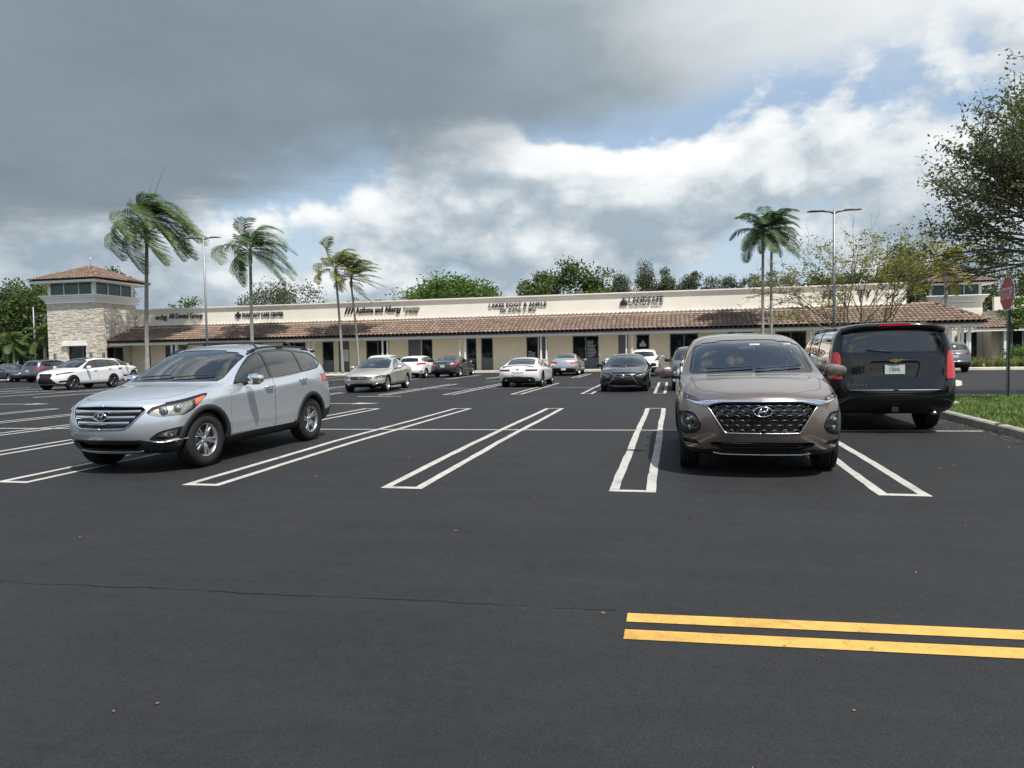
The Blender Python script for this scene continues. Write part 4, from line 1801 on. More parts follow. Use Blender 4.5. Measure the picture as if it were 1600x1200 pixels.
        s.grid(rows)
        so = obj('spoiler', s, pm, root)
        l = MB()
        hz, nn = sh.project('top', 4.78, .1)
        l.box((sh.x(5.066), 0, hz.z - .028), (.012, .50, .030), ry=R(0))
        obj('brake_light', l, M_RED, so)
        w = MB()
        hw, nn = sh.project('rear', .03, 1.40)
        w.tube([(hw.x - .02, .03, 1.385), (hw.x - .03, .20, 1.40), (hw.x - .012, .42, 1.42)], .010, 6)
        obj('rear_wiper', w, M_BLACK, root)
        ex = MB()
        ex.tube([(sh.x(4.6), -.62, .36), (sh.x(5.10), -.62, .35)], .035, 10)
        obj('exhaust', ex, M_SATIN, root)
        hi = MB()
        hi.box((sh.x(5.08), 0, .42), (.14, .10, .08))
        obj('tow_hitch', hi, M_BLACK, root)
    c['extra'] = extra
    c['rails'] = (2.6, 4.6, M_GLOSSBLK)
    return c


def body_black():
    return paint('paint_black', (.006, .0065, .008), 0.2, .18)


# ---- shapes of the cars farther away
def far_car(kind, L, Wd, H, Rt, lights, rear_lights, face='plain', **kw):
    base = SUV if kind in ('suv', 'hatch') else SEDAN
    c = scaled(dict(base), L, Wd, H)
    c['R'] = Rt
    h = H / base['H']
    sx = Wd / base['W']
    if kind == 'hatch':
        d = .02
        c['zb'] = .17
    if kw.get('mod'):
        kw['mod'](c)
    if kind != 'sedan':
        c['tailgate'] = rounded([(-.02, .52 * h), (.72 * sx, .52 * h), (.79 * sx, 1.18 * h), (.62 * sx, 1.50 * h), (-.02, 1.60 * h)], .05)
    else:
        c['tailgate'] = rounded([(-.02, .62 * h), (.52 * sx, .62 * h), (.62 * sx, .80 * h), (.66 * sx, 1.03 * h), (-.02, 1.2 * h)], .04) if kw.get('boot', True) else None
    finish(c, 'sedan' if kind in ('sedan', 'coupe') else 'suv', level=kw.get('level', 2), tint=kw.get('tint'))
    if kw.get('clad'):
        c['clad'] = [(0.0, -.1), (0.0, kw['clad']), (L, kw['clad']), (L, -.1)]
        if kw.get('lip'):
            c['lip'] = kw['lip']
    if kw.get('rglass'):
        c['rglass'] = kw['rglass']
    c['rim'], c['rimf'] = kw.get('rim', 'five'), kw.get('rimf', .66)
    c['rim_mat'] = kw.get('rim_mat', M_RIM)
    c['tw'] = kw.get('tw', .225)
    c['plate'] = kw.get('plate')
    c['arch'] = kw.get('arch', .045)
    c['rear_glass'] = kw.get('rear_glass', G_DARK)
    c['screen_glass'] = kw.get('screen_glass', G_CLEAR)
    if kw.get('mirror_mat'):
        c['mirror_mat'] = kw['mirror_mat']
    if kw.get('trim_mat'):
        c['trim_mat'] = kw['trim_mat']
    c['mirror_size'] = (.14, .22, .14) if kind != 'suv' else (.15, .23, .16)
    if kind == 'sedan':
        c['dash_z'] = .90 * h
    c['feats'] = list(lights) + list(rear_lights)
    c['extra'] = kw.get('extra')
    if kw.get('rails'):
        c['rails'] = kw['rails']
    return c
# ------------------------------------------------------------------ ground materials
def asphalt():
    m = bpy.data.materials.new('sealed_asphalt')
    m.use_nodes = True
    t = NT(m.node_tree)
    p = t.n('ShaderNodeBsdfPrincipled')
    o = t.n('ShaderNodeOutputMaterial')
    t.t.links.new(p.outputs[0], o.inputs[0])
    pos = t.n('ShaderNodeTexCoord').outputs['Object']
    big = t.noise(pos, 0.18, 5, 0.6, 0.3)
    mid = t.noise(pos, 1.3, 6, 0.65, 0.5)
    fine = t.noise(pos, 70.0, 3, 0.7)
    grit = t.noise(pos, 190.0, 2, 0.6)
    # brushed sealcoat streaks along the lane
    st = t.n('ShaderNodeVectorMath', operation='MULTIPLY', i_0=pos, i_1=(0.35, 3.2, 1.0)).outputs[0]
    streak = t.noise(st, 1.0, 6, 0.65, 0.4)
    v = t.math('ADD', t.math('MULTIPLY', t.math('SUBTRACT', big, 0.5), 0.018), 0.0215)
    v = t.math('ADD', v, t.math('MULTIPLY', t.math('SUBTRACT', mid, 0.5), 0.010))
    v = t.math('ADD', v, t.math('MULTIPLY', t.math('SUBTRACT', streak, 0.5), 0.012))
    v = t.math('ADD', v, t.math('MULTIPLY', t.math('SUBTRACT', fine, 0.5), 0.020))
    v = t.math('ADD', v, t.math('MULTIPLY', t.math('SUBTRACT', grit, 0.5), 0.028))
    blot = t.noise(pos, 11.0, 4, 0.6, 0.3)
    v = t.math('ADD', v, t.math('MULTIPLY', t.math('SUBTRACT', blot, 0.5), 0.011))
    vs_ = t.n('ShaderNodeTexVoronoi', i_Vector=pos, i_Scale=85.0)
    stone = t.math('MULTIPLY', t.math('LESS_THAN', vs_.outputs['Distance'], 0.34), t.math('GREATER_THAN', t.n('ShaderNodeSeparateColor', i_0=vs_.outputs['Color']).outputs[0], 0.72))
    v = t.math('ADD', v, t.math('MULTIPLY', stone, 0.011))
    # pale flecks and dark oil spots
    vo = t.n('ShaderNodeTexVoronoi', i_Vector=pos, i_Scale=2.6)
    fleck = t.math('MULTIPLY', t.math('LESS_THAN', vo.outputs['Distance'], 0.022), t.math('GREATER_THAN', t.noise(pos, 0.9, 2), 0.56))
    v = t.math('ADD', v, t.math('MULTIPLY', fleck, 0.16))
    oil = t.sstep(t.noise(pos, 0.62, 4, 0.6), 0.66, 0.74)
    v = t.math('MULTIPLY', v, t.math('SUBTRACT', 1.0, t.math('MULTIPLY', oil, 0.30)))
    drip = t.math('MULTIPLY', t.sstep(t.noise(pos, 4.5, 3, 0.55), 0.68, 0.76), t.math('GREATER_THAN', t.noise(pos, 0.5, 2), 0.5))
    v = t.math('MULTIPLY', v, t.math('SUBTRACT', 1.0, t.math('MULTIPLY', drip, 0.28)))
    # one long crack across the lane
    sx = t.n('ShaderNodeSeparateXYZ', i_0=pos)
    wob = t.math('MULTIPLY', t.math('SUBTRACT', t.noise(pos, 2.2, 6, 0.7), 0.5), 0.16)
    ln = t.math('ADD', t.math('SUBTRACT', t.math('SUBTRACT', sx.outputs[1], 4.34), t.math('MULTIPLY', sx.outputs[0], 0.035)), wob)
    crack = t.math('LESS_THAN', t.math('ABSOLUTE', ln), t.math('MULTIPLY', t.math('SUBTRACT', t.noise(pos, 1.5, 3), 0.22), 0.026))
    crack = t.math('MULTIPLY', crack, t.math('LESS_THAN', sx.outputs[0], -0.35))
    v = t.math('MULTIPLY', v, t.math('SUBTRACT', 1.0, t.math('MULTIPLY', crack, 0.78)))
    col = t.mix(1.0, t.n('ShaderNodeCombineColor', i_0=v, i_1=v, i_2=v).outputs[0], (0.965, 1.0, 1.06), 'MULTIPLY')
    t.put(p.inputs['Base Color'], col)
    t.put(p.inputs['Roughness'], t.math('ADD', 0.62, t.math('MULTIPLY', mid, 0.22)))
    p.inputs['Specular IOR Level'].default_value = 0.22
    h = t.math('ADD', t.math('MULTIPLY', fine, 0.6), t.math('MULTIPLY', grit, 0.5))
    b = t.n('ShaderNodeBump', i_Height=h, i_Strength=0.8, i_Distance=0.008)
    t.t.links.new(b.outputs[0], p.inputs['Normal'])
    MATS['asphalt'] = m
    return m


def road_paint(name, col, crackle):
    m = bpy.data.materials.new(name)
    m.use_nodes = True
    t = NT(m.node_tree)
    p = t.n('ShaderNodeBsdfPrincipled')
    o = t.n('ShaderNodeOutputMaterial')
    t.t.links.new(p.outputs[0], o.inputs[0])
    pos = t.n('ShaderNodeNewGeometry').outputs['Position']
    wear = t.noise(pos, 9.0, 6, 0.7)
    fine = t.noise(pos, 80.0, 3, 0.7)
    c = t.mix(t.sstep(wear, 0.35, 0.75), col, tuple(k * 0.80 for k in col))
    c = t.mix(t.sstep(fine, 0.62, 0.74), c, tuple(k * 0.40 for k in col))
    scuff = t.math('MULTIPLY', t.sstep(t.noise(pos, 2.4, 8, 0.75, 0.6), 0.46, 0.68), 0.62)
    c = t.mix(scuff, c, tuple(k * 0.42 for k in col))
    wp = t.n('ShaderNodeVectorMath', operation='ADD', i_0=pos, i_1=t.n('ShaderNodeVectorMath', operation='SCALE', i_0=t.n('ShaderNodeTexNoise', i_Vector=pos, i_Scale=6.0).outputs['Color'], i_Scale=0.12).outputs[0])
    vo = t.n('ShaderNodeTexVoronoi', i_Vector=wp.outputs[0], i_Scale=13.0, feature='DISTANCE_TO_EDGE')
    ck = t.math('MULTIPLY', t.math('LESS_THAN', vo.outputs['Distance'], 0.012), t.math('GREATER_THAN', wear, 0.60 - crackle))
    c = t.mix(t.math('MULTIPLY', ck, 0.6), c, (0.10, 0.08, 0.05))
    t.put(p.inputs['Base Color'], c)
    p.inputs['Roughness'].default_value = 0.7
    b = t.n('ShaderNodeBump', i_Height=fine, i_Strength=0.4, i_Distance=0.004)
    t.t.links.new(b.outputs[0], p.inputs['Normal'])
    return m


M_ASPH = asphalt()
M_WHITE = road_paint('white_road_paint', (0.44, 0.43, 0.395), 0.05)
M_YELLOW = road_paint('yellow_road_paint', (0.60, 0.345, 0.075), 0.10)
M_KERB = mat('kerb_concrete', (0.30, 0.285, 0.255), 0.85, bump=(60, 0.5), var=(3.5, 0.28))
M_KERBC = mat('kerb_cream', (0.62, 0.57, 0.45), 0.8, bump=(50, 0.3), var=(2.5, 0.18))
M_PAVE = mat('pavement_concrete', (0.64, 0.60, 0.52), 0.85, bump=(40, 0.3), var=(1.5, 0.15))

# ------------------------------------------------------------------ car park
def sheet(name, x0, x1, ys, dz, m, parent=None, nx=1, **props):
    b = MB()
    rows = [[(x0 + (x1 - x0) * i / nx, y, gz(y) + dz) for i in range(nx + 1)] for y in ys]
    b.grid(rows, False)
    me = b.mesh(name)
    return obj(name, me, m, parent, **props)


lot = sheet('parking_lot', -420, 420, [-60, -5, 0, 4, 8, 11.6, 15, 20, 40, 100, 600], 0.0, M_ASPH, kind='structure')


def stripe(poly_rows, m, name='parking_stripe', dz=0.004):
    """poly_rows: list of ((xl,y),(xr,y)) along the stripe"""
    b = MB()
    b.grid([[(l[0], l[1], gz(l[1]) + dz), (r[0], r[1], gz(r[1]) + dz)] for l, r in poly_rows], False)
    return obj(name, b, m, lot)


def hairpin(x, y0, y1, w=0.50, lw=0.105, skew=0.045, closed_far=True):
    """double line joined at both ends, one mesh"""
    b = MB()
    z = 0.004
    n = 36
    ya, yb = y0 + skew * (x + .44), y1
    rg = random.Random(int(x * 100) + int(y0))
    for s in (-1, 1):
        xo, xi = x + s * w / 2, x + s * (w / 2 - lw)
        wv = rg.uniform(0, 6)
        jit = lambda k: rg.gauss(0, .0035) + .006 * math.sin(wv + k * .35) if 0 < k < n else 0.0
        b.grid([[(min(xo, xi) + jit(k), ya + (yb - ya) * k / n, gz(ya + (yb - ya) * k / n) + z), (max(xo, xi) + jit(k), ya + (yb - ya) * k / n, gz(ya + (yb - ya) * k / n) + z)] for k in range(n + 1)], False)
    for yy in ((ya, ya + lw), (yb - lw, yb)):
        b.grid([[(x - w / 2 + lw, yy[0], gz(yy[0]) + z), (x + w / 2 - lw, yy[0], gz(yy[0]) + z)], [(x - w / 2 + lw, yy[1], gz(yy[1]) + z), (x + w / 2 - lw, yy[1], gz(yy[1]) + z)]], False)
    bm = bmesh.new()
    me = b.mesh('parking_stripe')
    bm.from_mesh(me)
    bmesh.ops.remove_doubles(bm, verts=bm.verts, dist=0.0005)
    bm.to_mesh(me)
    bm.free()
    return obj('parking_stripe', me, M_WHITE, lot)


for x in (2.29, -0.44, -3.04, -5.56, -8.19, -10.85, -13.5, -16.15, -18.8, -21.4):
    hairpin(x, 7.83, 18.80)
# line along the middle of the double row, in lengths between the double lines
_xs = [5.15, 2.29, -0.44, -3.04, -5.56, -8.19, -10.85, -13.5, -16.15, -18.8, -21.4]
for a, b_ in zip(_xs[1:], _xs[:-1]):
    xa, xb = a + .25, b_ - (.25 if b_ < 5 else 0)
    bb = MB()
    bb.grid([[(xa, 13.56 + .025 * xa, .004), (xa, 13.66 + .025 * xa, .004)], [(xb, 13.56 + .025 * xb, .004), (xb, 13.66 + .025 * xb, .004)]], False)
    obj('parking_stripe', bb, M_WHITE, lot)
    bb = MB()
    bb.grid([[(a - .145, 13.56 + .025 * a, .004), (a - .145, 13.66 + .025 * a, .004)], [(a + .145, 13.56 + .025 * a, .004), (a + .145, 13.66 + .025 * a, .004)]], False)
    obj('parking_stripe', bb, M_WHITE, lot)
# second double row and the row in front of the building
for k in range(-14, 1):
    hairpin(-.45 + 2.52 * k, 25.3, 34.1, 0.44, 0.10, 0.02)
    hairpin(-.45 + 2.52 * k, 41.2, 48.3, 0.44, 0.10, 0.02)
for k in range(1, 4):
    hairpin(-.45 + 2.52 * k, 25.3, 34.1, 0.44, 0.10, 0.02)
    hairpin(-.45 + 2.52 * k, 41.2, 48.3, 0.44, 0.10, 0.02)
stripe([((-34, 29.7), (-34, 29.8)), ((8, 29.7), (8, 29.8))], M_WHITE)
# yellow centre lines of the lane
for y0, y1 in ((4.15, 4.285), (3.90, 4.035)):
    b = MB()
    rows = []
    for k in range(25):
        x = -.275 + k * .5
        rows.append([(x, y0 + .045 * (x + .28), gz(y0) + .004 + .00), (x, y1 + .045 * (x + .28), gz(y1) + .004)])
    b.grid(rows, False)
    for i, v in enumerate(b.v):
        b.v[i] = (v[0], v[1], gz(v[1]) + .004)
    obj('yellow_line', b, M_YELLOW, lot)


def arrow(x, y, d):
    b = MB()
    z = .004
    pts = [(-1.2, -.06), (.1, -.06), (.1, -.30), (.95, 0), (.1, .30), (.1, .06), (-1.2, .06)]
    b.add([(x + d * a, y + c_, z) for a, c_ in pts], [tuple(range(7))])
    return obj('direction_arrow', b, M_WHITE, lot)


arrow(-9.75, 20.8, 1)
arrow(-22.0, 20.9, 1)
stripe([((-11.2, 24.28), (-11.2, 24.42)), ((-9.5, 24.28), (-9.5, 24.42))], M_WHITE)
stripe([((-9.7, 37.1), (-9.7, 37.25)), ((-7.9, 37.1), (-7.9, 37.25))], M_WHITE)


def island(name, pts, h, m_k, m_t, kw=0.15, parent=lot):
    """raised kerb ring round a planting bed"""
    n = len(pts)
    inn = inset(pts, kw)
    if area2(pts) < 0:
        pts = pts[::-1]
    b = MB()
    rows = []
    for i in range(n + 1):
        o, q = pts[i % n], inn[i % n]
        zb = gz(o[1])
        oo = Vector(o) * .96 + Vector(q) * .04
        dd = (Vector(q) - Vector(o))
        rows.append([(o[0], o[1], zb - .05), (o[0], o[1], zb), (o[0] + dd.x * .10, o[1] + dd.y * .10, zb + h - .025), (o[0] + dd.x * .26, o[1] + dd.y * .26, zb + h), (q[0], q[1], zb + h + .002), (q[0], q[1], zb)])
    b.grid(rows, False)
    k = obj('kerb', b, m_k, None, kind='structure')
    t = MB()
    t.add([(p[0], p[1], gz(p[1]) + h - .035) for p in inn], [tuple(range(n))])
    return k, t, inn


def arcpts(cx, cy, r, a0, a1, n):
    return [(cx + r * math.cos(R(a0 + (a1 - a0) * k / n)), cy + r * math.sin(R(a0 + (a1 - a0) * k / n))) for k in range(n + 1)]


M_TURF = mat('turf_soil', (0.055, 0.095, 0.022), 0.95, var=(6, 0.3))
M_SOIL = mat('planting_soil', (0.075, 0.055, 0.038), 0.95, bump=(20, 0.6), var=(5, 0.3))
M_GRASS = mat('grass_blade', (0.130, 0.190, 0.045), 0.7, 0, 0.25, var=(1.6, 0.42))


def grass_field(name, poly, n, h0, h1, label, z0, seed, xr, yr, wd=.006):
    rng = random.Random(seed)
    b_v, b_f = [], []
    cnt = 0
    while cnt < n:
        x, y = rng.uniform(*xr), rng.uniform(*yr)
        if not inside((x, y), poly):
            continue
        cnt += 1
        a = rng.uniform(0, 6.28)
        h = rng.uniform(h0, h1)
        w = wd * rng.uniform(.7, 1.4)
        lx, ly = rng.gauss(0, .45) * h, rng.gauss(0, .45) * h
        dx, dy = math.cos(a) * w, math.sin(a) * w
        z = gz(y) + z0
        i = len(b_v)
        b_v += [(x - dx, y - dy, z), (x + dx, y + dy, z), (x + lx * .45 + dx * .7, y + ly * .45 + dy * .7, z + h * .6), (x + lx * .45 - dx * .7, y + ly * .45 - dy * .7, z + h * .6), (x + lx, y + ly, z + h)]
        b_f += [(i, i + 1, i + 2, i + 3), (i + 3, i + 2, i + 4)]
    me = bpy.data.meshes.new(name)
    me.from_pydata(b_v, [], b_f)
    o = obj(name, me, M_GRASS, kind='stuff')
    tag(o, label, 'grass')
    return o


# grass island on the right with its kerb
isl = [(5.30, 5.0), (5.30, 16.3)] + arcpts(7.6, 16.6, 2.3, 178, 125, 6) + arcpts(8.8, 17.2, 4.3, 118, 92, 4) + [(14, 21.2), (24, 20.6), (24, 5.0)]
k_, t_, inn_ = island('grass_island', isl, .15, M_KERB, M_TURF, .16)
obj('lawn', t_, M_TURF, None, kind='structure')
grass_field('grass', inn_, 60000, .045, .10, 'bright green mown grass filling the kerbed island under the stop sign', .10, 5, (5.4, 13.0), (11.0, 21.4))
# kerb joints
for yy in (7.6, 10.6, 13.6, 16.4):
    jb = MB().box((5.38, yy, gz(yy) + .07), (.19, .010, .17))
    obj('kerb_joint', jb, mat('joint_dark', (.09, .085, .075), .9), k_)
# small planted island beyond the large black car
isl2 = arcpts(9.6, 30.4, 2.3, 90, -90, 10) + [(4.2, 28.1), (4.2, 32.7)]
isl2 = [(x - 1.35 if x > 4.3 else x, y) for x, y in isl2]
isl2 = [(min(x + 0.0, 10.6) + (1.35 - 1.35), y) for x, y in isl2]
k2_, t2_, inn2_ = island('planted_island', [(x, y) for x, y in isl2], .15, M_KERBC, M_SOIL, .18)
obj('planting_bed', t2_, M_SOIL, None, kind='structure')
# far kerb on the right with planting strip
isl3 = [(16.2, 47.4)] + [(17.4, 46.95), (40, 44.4), (60, 42.2), (60, 53.0), (22.0, 53.0), (16.2, 51.0)]
k3_, t3_, inn3_ = island('planting_strip', isl3, .16, M_KERBC, M_SOIL, .18)
obj('planting_bed', t3_, M_SOIL, None, kind='structure')
# verge on the far left
isl4 = [(-80, 49.0), (-53.6, 48.0), (-53.6, 60), (-80, 60)]
k4_, t4_, inn4_ = island('verge', isl4, .14, M_KERBC, M_TURF, .18)
obj('lawn', t4_, M_TURF, None, kind='structure')
# beds with palms in front of the walkway
for x0, x1 in ((-44.6, -40.6), (-35.0, -31.0), (-27.6, -23.2), (4.6, 8.2)):
    kk, tt, ii = island('palm_bed', [(x0, 51.4)] + arcpts(x0 + .6, 51.4, .6, 180, 270, 4)[1:] + arcpts(x1 - .6, 51.4, .6, 270, 360, 4) + [(x1, 53.75), (x0, 53.75)], .14, M_KERBC, M_TURF, .16)
    obj('planting_bed', tt, M_TURF, None, kind='structure')
# walkway in front of the shops
wk = MB().bx(-47.6, 22, 53.8, 56.38, -.05, .15)
obj('walkway', wk, M_PAVE, None, kind='structure')
wk2 = MB().bx(-47.6, 22, 53.62, 53.80, -.05, .152)
obj('kerb', wk2, M_KERBC, None, kind='structure')
wk3 = MB().bx(-56, -47.6, 50.6, 62, -.05, .145)
obj('walkway', wk3, M_PAVE, None, kind='structure')

# ------------------------------------------------------------------ building
M_STUCCO = mat('cream_stucco', (0.80, 0.755, 0.655), 0.85, bump=(70, 0.25), var=(0.7, 0.05))
M_WALL = mat('tan_stucco', (0.78, 0.70, 0.55), 0.85, bump=(70, 0.25), var=(0.6, 0.06))
M_TRIM = mat('white_trim', (0.82, 0.80, 0.75), 0.6, var=(1.0, 0.04))
M_GREYP = mat('grey_door_paint', (0.115, 0.125, 0.14), 0.5, var=(1.2, 0.08))
M_FRAME = mat('bronze_frame', (0.16, 0.165, 0.17), 0.45, 0.3)
M_LETTER = mat('black_letters', (0.012, 0.012, 0.014), 0.4)
M_DECAL = mat('white_decal', (0.62, 0.63, 0.63), 0.6)
M_PAPER = mat('paper_notice', (0.70, 0.69, 0.66), 0.7)
G_SHOP = mat('shop_glass', (0.008, 0.011, 0.014), 0.04, 0, 0.5, 0.0)
G_TOWER = mat('green_tower_glass', (0.030, 0.085, 0.072), 0.05, 0, 0.6)


def tile_mat():
    m = bpy.data.materials.new('clay_tile')
    m.use_nodes = True
    t = NT(m.node_tree)
    p = t.n('ShaderNodeBsdfPrincipled')
    o = t.n('ShaderNodeOutputMaterial')
    t.t.links.new(p.outputs[0], o.inputs[0])
    g = t.n('ShaderNodeNewGeometry')
    rnd = g.outputs['Random Per Island']
    c = t.ramp(rnd, [(0.0, (0.150, 0.102, 0.075)), (0.25, (0.172, 0.117, 0.086)), (0.5, (0.195, 0.133, 0.099)), (0.75, (0.220, 0.154, 0.117)), (0.93, (0.245, 0.178, 0.138)), (1.0, (0.245, 0.155, 0.105))])
    pos = g.outputs['Position']
    c = t.mix(1.0, c, t.ramp(t.noise(pos, 0.35, 4, 0.6), [(0.3, 0.90), (0.7, 1.10)]), 'MULTIPLY')
    c = t.mix(t.math('MULTIPLY', t.sstep(t.noise(pos, 1.7, 5, 0.7), 0.5, 0.75), 0.28), c, (0.075, 0.062, 0.055))
    t.put(p.inputs['Base Color'], c)
    p.inputs['Roughness'].default_value = 0.8
    b = t.n('ShaderNodeBump', i_Height=t.noise(pos, 40, 4, 0.6), i_Strength=0.3, i_Distance=0.01)
    t.t.links.new(b.outputs[0], p.inputs['Normal'])
    return m


M_TILE = tile_mat()


def tile_field(name, origin, u, v, nu, nv, pu, pv, parent, keep=None, label=None):
    """barrel tiles: u runs along the eave, v up the slope; each tile is a curved shell of its own"""
    u, v = Vector(u).normalized(), Vector(v).normalized()
    nrm = u.cross(v)
    if nrm.z < 0:
        nrm = -nrm
    O = Vector(origin)
    rng = random.Random(len(name) * 7 + nu)
    V, Fc = [], []
    seg = 6
    for j in range(nv):
        for i in range(nu):
            cu, cv = (i + .5) * pu, j * pv
            if keep and not keep(cu, cv + pv * .5):
                continue
            jl = rng.uniform(-.008, .008)
            js = rng.uniform(-.012, .012)
            b = len(V)
            for (vv, lift, rad) in ((cv + jl, .050, .56), (cv + pv * 1.18 + jl, .005, .50)):
                for th in (0, .022):
                    for k in range(seg + 1):
                        a = math.pi * k / seg
                        du = -math.cos(a) * pu * rad * (1 - th * .6)
                        dn = math.sin(a) * pu * rad * .78 - th
                        q = O + u * (cu + du + js * .2) + v * vv + nrm * (lift + dn)
                        V.append((q.x, q.y, q.z))
            n = seg + 1
            for k in range(seg):
                Fc.append((b + k, b + k + 1, b + 2 * n + k + 1, b + 2 * n + k))
                Fc.append((b + n + k, b + k, b + k + 1, b + n + k + 1)[::-1])
            # pan tile between this cover and the next
            b = len(V)
            for (vv, lift) in ((cv + jl, .022), (cv + pv * 1.18, -.012)):
                for k in range(4):
                    du = pu * (.34 + .32 * k / 3)
                    dn = -.02 * math.sin(math.pi * k / 3)
                    q = O + u * (cu + du) + v * vv + nrm * (lift + dn)
                    V.append((q.x, q.y, q.z))
            for k in range(3):
                Fc.append((b + k, b + k + 1, b + 4 + k + 1, b + 4 + k))
    me = bpy.data.meshes.new(name)
    me.from_pydata(V, [], Fc)
    me.polygons.foreach_set('use_smooth', [True] * len(Fc))
    o = obj(name, me, M_TILE, parent, kind='stuff')
    return o


def ridge_caps(p0, p1, r, parent, n=None):
    p0, p1 = Vector(p0), Vector(p1)
    d = p1 - p0
    n = n or max(2, int(d.length / .42))
    b = MB()
    e = d.normalized()
    s = e.cross(Vector((0, 0, 1))).normalized()
    up = s.cross(e)
    for i in range(n):
        a, c_ = p0 + d * (i / n), p0 + d * ((i + 1.15) / n)
        rows = []
        for q, rr, lf in ((a, r, .03), (c_, r * .86, .005)):
            rows.append([q + s * (-math.cos(math.pi * k / 6) * rr) + up * (math.sin(math.pi * k / 6) * rr * .8 + lf) for k in range(7)])
        b.grid([[tuple(p) for p in row] for row in rows])
    return obj('ridge_tiles', b, M_TILE, parent, kind='stuff')


bld = thing('retail_building', 'long cream shopping building with tiled canopy roof and row of grey doors', 'building', (0, 0, 0))
YW, YE, YP = 56.4, 53.6, 57.25
XL, XR = -47.75, 16.45
# openings: x0, x1, kind
OPEN = [(-47.4, -46.75, 'glass'), (-45.2, -44.15, 'win1'), (-43.8, -42.9, 'door'), (-41.3, -39.05, 'win'), (-36.35, -35.25, 'halfdoor'), (-33.4, -31.2, 'win'),
        (-29.6, -28.55, 'halfdoor'), (-28.1, -27.1, 'door_poster'), (-25.55, -23.45, 'win'), (-21.75, -20.62, 'door_notice'), (-20.56, -19.6, 'glass'),
        (-16.65, -15.8, 'glass'), (-15.4, -14.4, 'halfdoor'), (-11.6, -10.64, 'glass_text'), (-10.58, -9.85, 'door'), (-7.82, -5.74, 'winpanel'),
        (-4.2, -3.42, 'door'), (-2.8, -1.78, 'glass_logo'), (-.22, 1.9, 'win_text'), (4.1, 4.7, 'glass'), (4.76, 5.95, 'door'), (7.55, 9.75, 'win'), (11.6, 13.6, 'win')]
OPEN = [(a * .979, b_ * .979, k) for a, b_, k in OPEN]
ZT = 2.72
wall = MB()
xs = [XL] + [v for o_ in OPEN for v in o_[:2]] + [XR]
for i in range(0, len(xs), 2):
    if xs[i + 1] - xs[i] > .01:
        wall.bx(xs[i], xs[i + 1], YW, YW + .3, 0.1, ZT)
obj('wall', wall, M_WALL, bld, kind='stuff')
wb_ = MB().bx(XL, XR, YW, YW + .3, ZT, 4.3)
obj('wall_head', wb_, M_WALL, bld)
win_sill = 0.78
for x0, x1, kd in OPEN:
    w = x1 - x0
    nm = 'window' if kd.startswith('win') else 'door'
    fr = MB()
    yf = YW + .10
    for a, b_ in ((x0, x0 + .06), (x1 - .06, x1)):
        fr.bx(a, b_, yf - .05, yf + .05, .15, ZT)
    fr.bx(x0 + .06, x1 - .06, yf - .05, yf + .05, ZT - .07, ZT)
    mull = []
    if kd in ('win', 'winpanel', 'win_text'):
        mull = [(x0 + x1) / 2]
        fr.bx(mull[0] - .05, mull[0] + .05, yf - .055, yf + .055, .15, ZT - .07)
    f = obj(nm, fr, M_GREYP, bld)
    spans = [(x0 + .06, x1 - .06)] if not mull else [(x0 + .06, mull[0] - .05), (mull[0] + .05, x1 - .06)]
    for a, b_ in spans:
        zlo = .17
        if kd in ('halfdoor',):
            zlo = 1.12
        if kd in ('winpanel', 'win', 'win_text', 'win1'):
            zlo = .98 if kd != 'win1' else .17
        if kd.startswith('door'):
            zlo = 9
        if zlo < 5:
            g = MB().bx(a + .012, b_ - .012, yf - .012, yf + .012, zlo + .01, ZT - .08)
            obj('pane', g, G_SHOP, f)
        if zlo > .2:
            pn = MB().bx(a, b_, yf - .028, yf + .028, .17, min(zlo, ZT - .075))
            obj('door_leaf' if nm == 'door' else 'lower_panel', pn, M_GREYP, f)
    if nm == 'door':
        h = MB()
        h.tube([(x0 + .14, yf - .06, 1.0), (x0 + .14, yf - .09, 1.05), (x0 + .14, yf - .09, 1.3), (x0 + .14, yf - .06, 1.35)], .012, 6)
        obj('handle', h, M_SATIN, f)
    if kd == 'door_poster':
        pb = MB().bx(x0 + .22, x1 - .12, yf - .036, yf - .031, 1.02, 2.0)
        obj('poster', pb, M_PAPER, f)
        tx = MB()
        for k in range(9):
            tx.bx(x0 + .28, x1 - .20 - .05 * (k % 3), yf - .039, yf - .037, 1.10 + k * .095, 1.13 + k * .095)
        obj('poster_print', tx, mat('grey_print', (.35, .35, .36), .7), f, kind='stuff')
    if kd == 'door_notice':
        pb = MB().bx(x0 + .28, x1 - .24, yf - .036, yf - .031, 1.05, 1.42)
        obj('notice', pb, M_PAPER, f)
    if kd in ('glass_text', 'winpanel', 'win_text'):
        tx = MB()
        rng = random.Random(int(x0 * 10))
        a0, b0 = spans[-1]
        rowsn = 12 if kd == 'winpanel' else 5
        zt0 = ZT - .45 if kd == 'winpanel' else 1.55
        for k in range(rowsn):
            wd = rng.uniform(.35, .8) * (b0 - a0)
            xa = a0 + .08
            z = zt0 - k * .11
            while xa < a0 + .08 + wd:
                lw = rng.uniform(.04, .12)
                tx.bx(xa, min(xa + lw, b0 - .06), yf - .018, yf - .016, z, z + .045)
                xa += lw + .03
        obj('window_lettering', tx, M_DECAL, f, kind='stuff')
    if kd == 'glass_logo':
        tx = MB()
        cx = (x0 + x1) / 2
        for k, (dx, h_) in enumerate(((-.20, .22), (-.10, .34), (0, .46), (.10, .34), (.20, .22))):
            tx.bx(cx + dx - .035, cx + dx + .035, yf - .018, yf - .016, 1.80, 1.80 + h_)
        tx.bx(cx - .26, cx + .26, yf - .018, yf - .016, 1.45, 1.50)
        obj('window_logo', tx, M_DECAL, f)

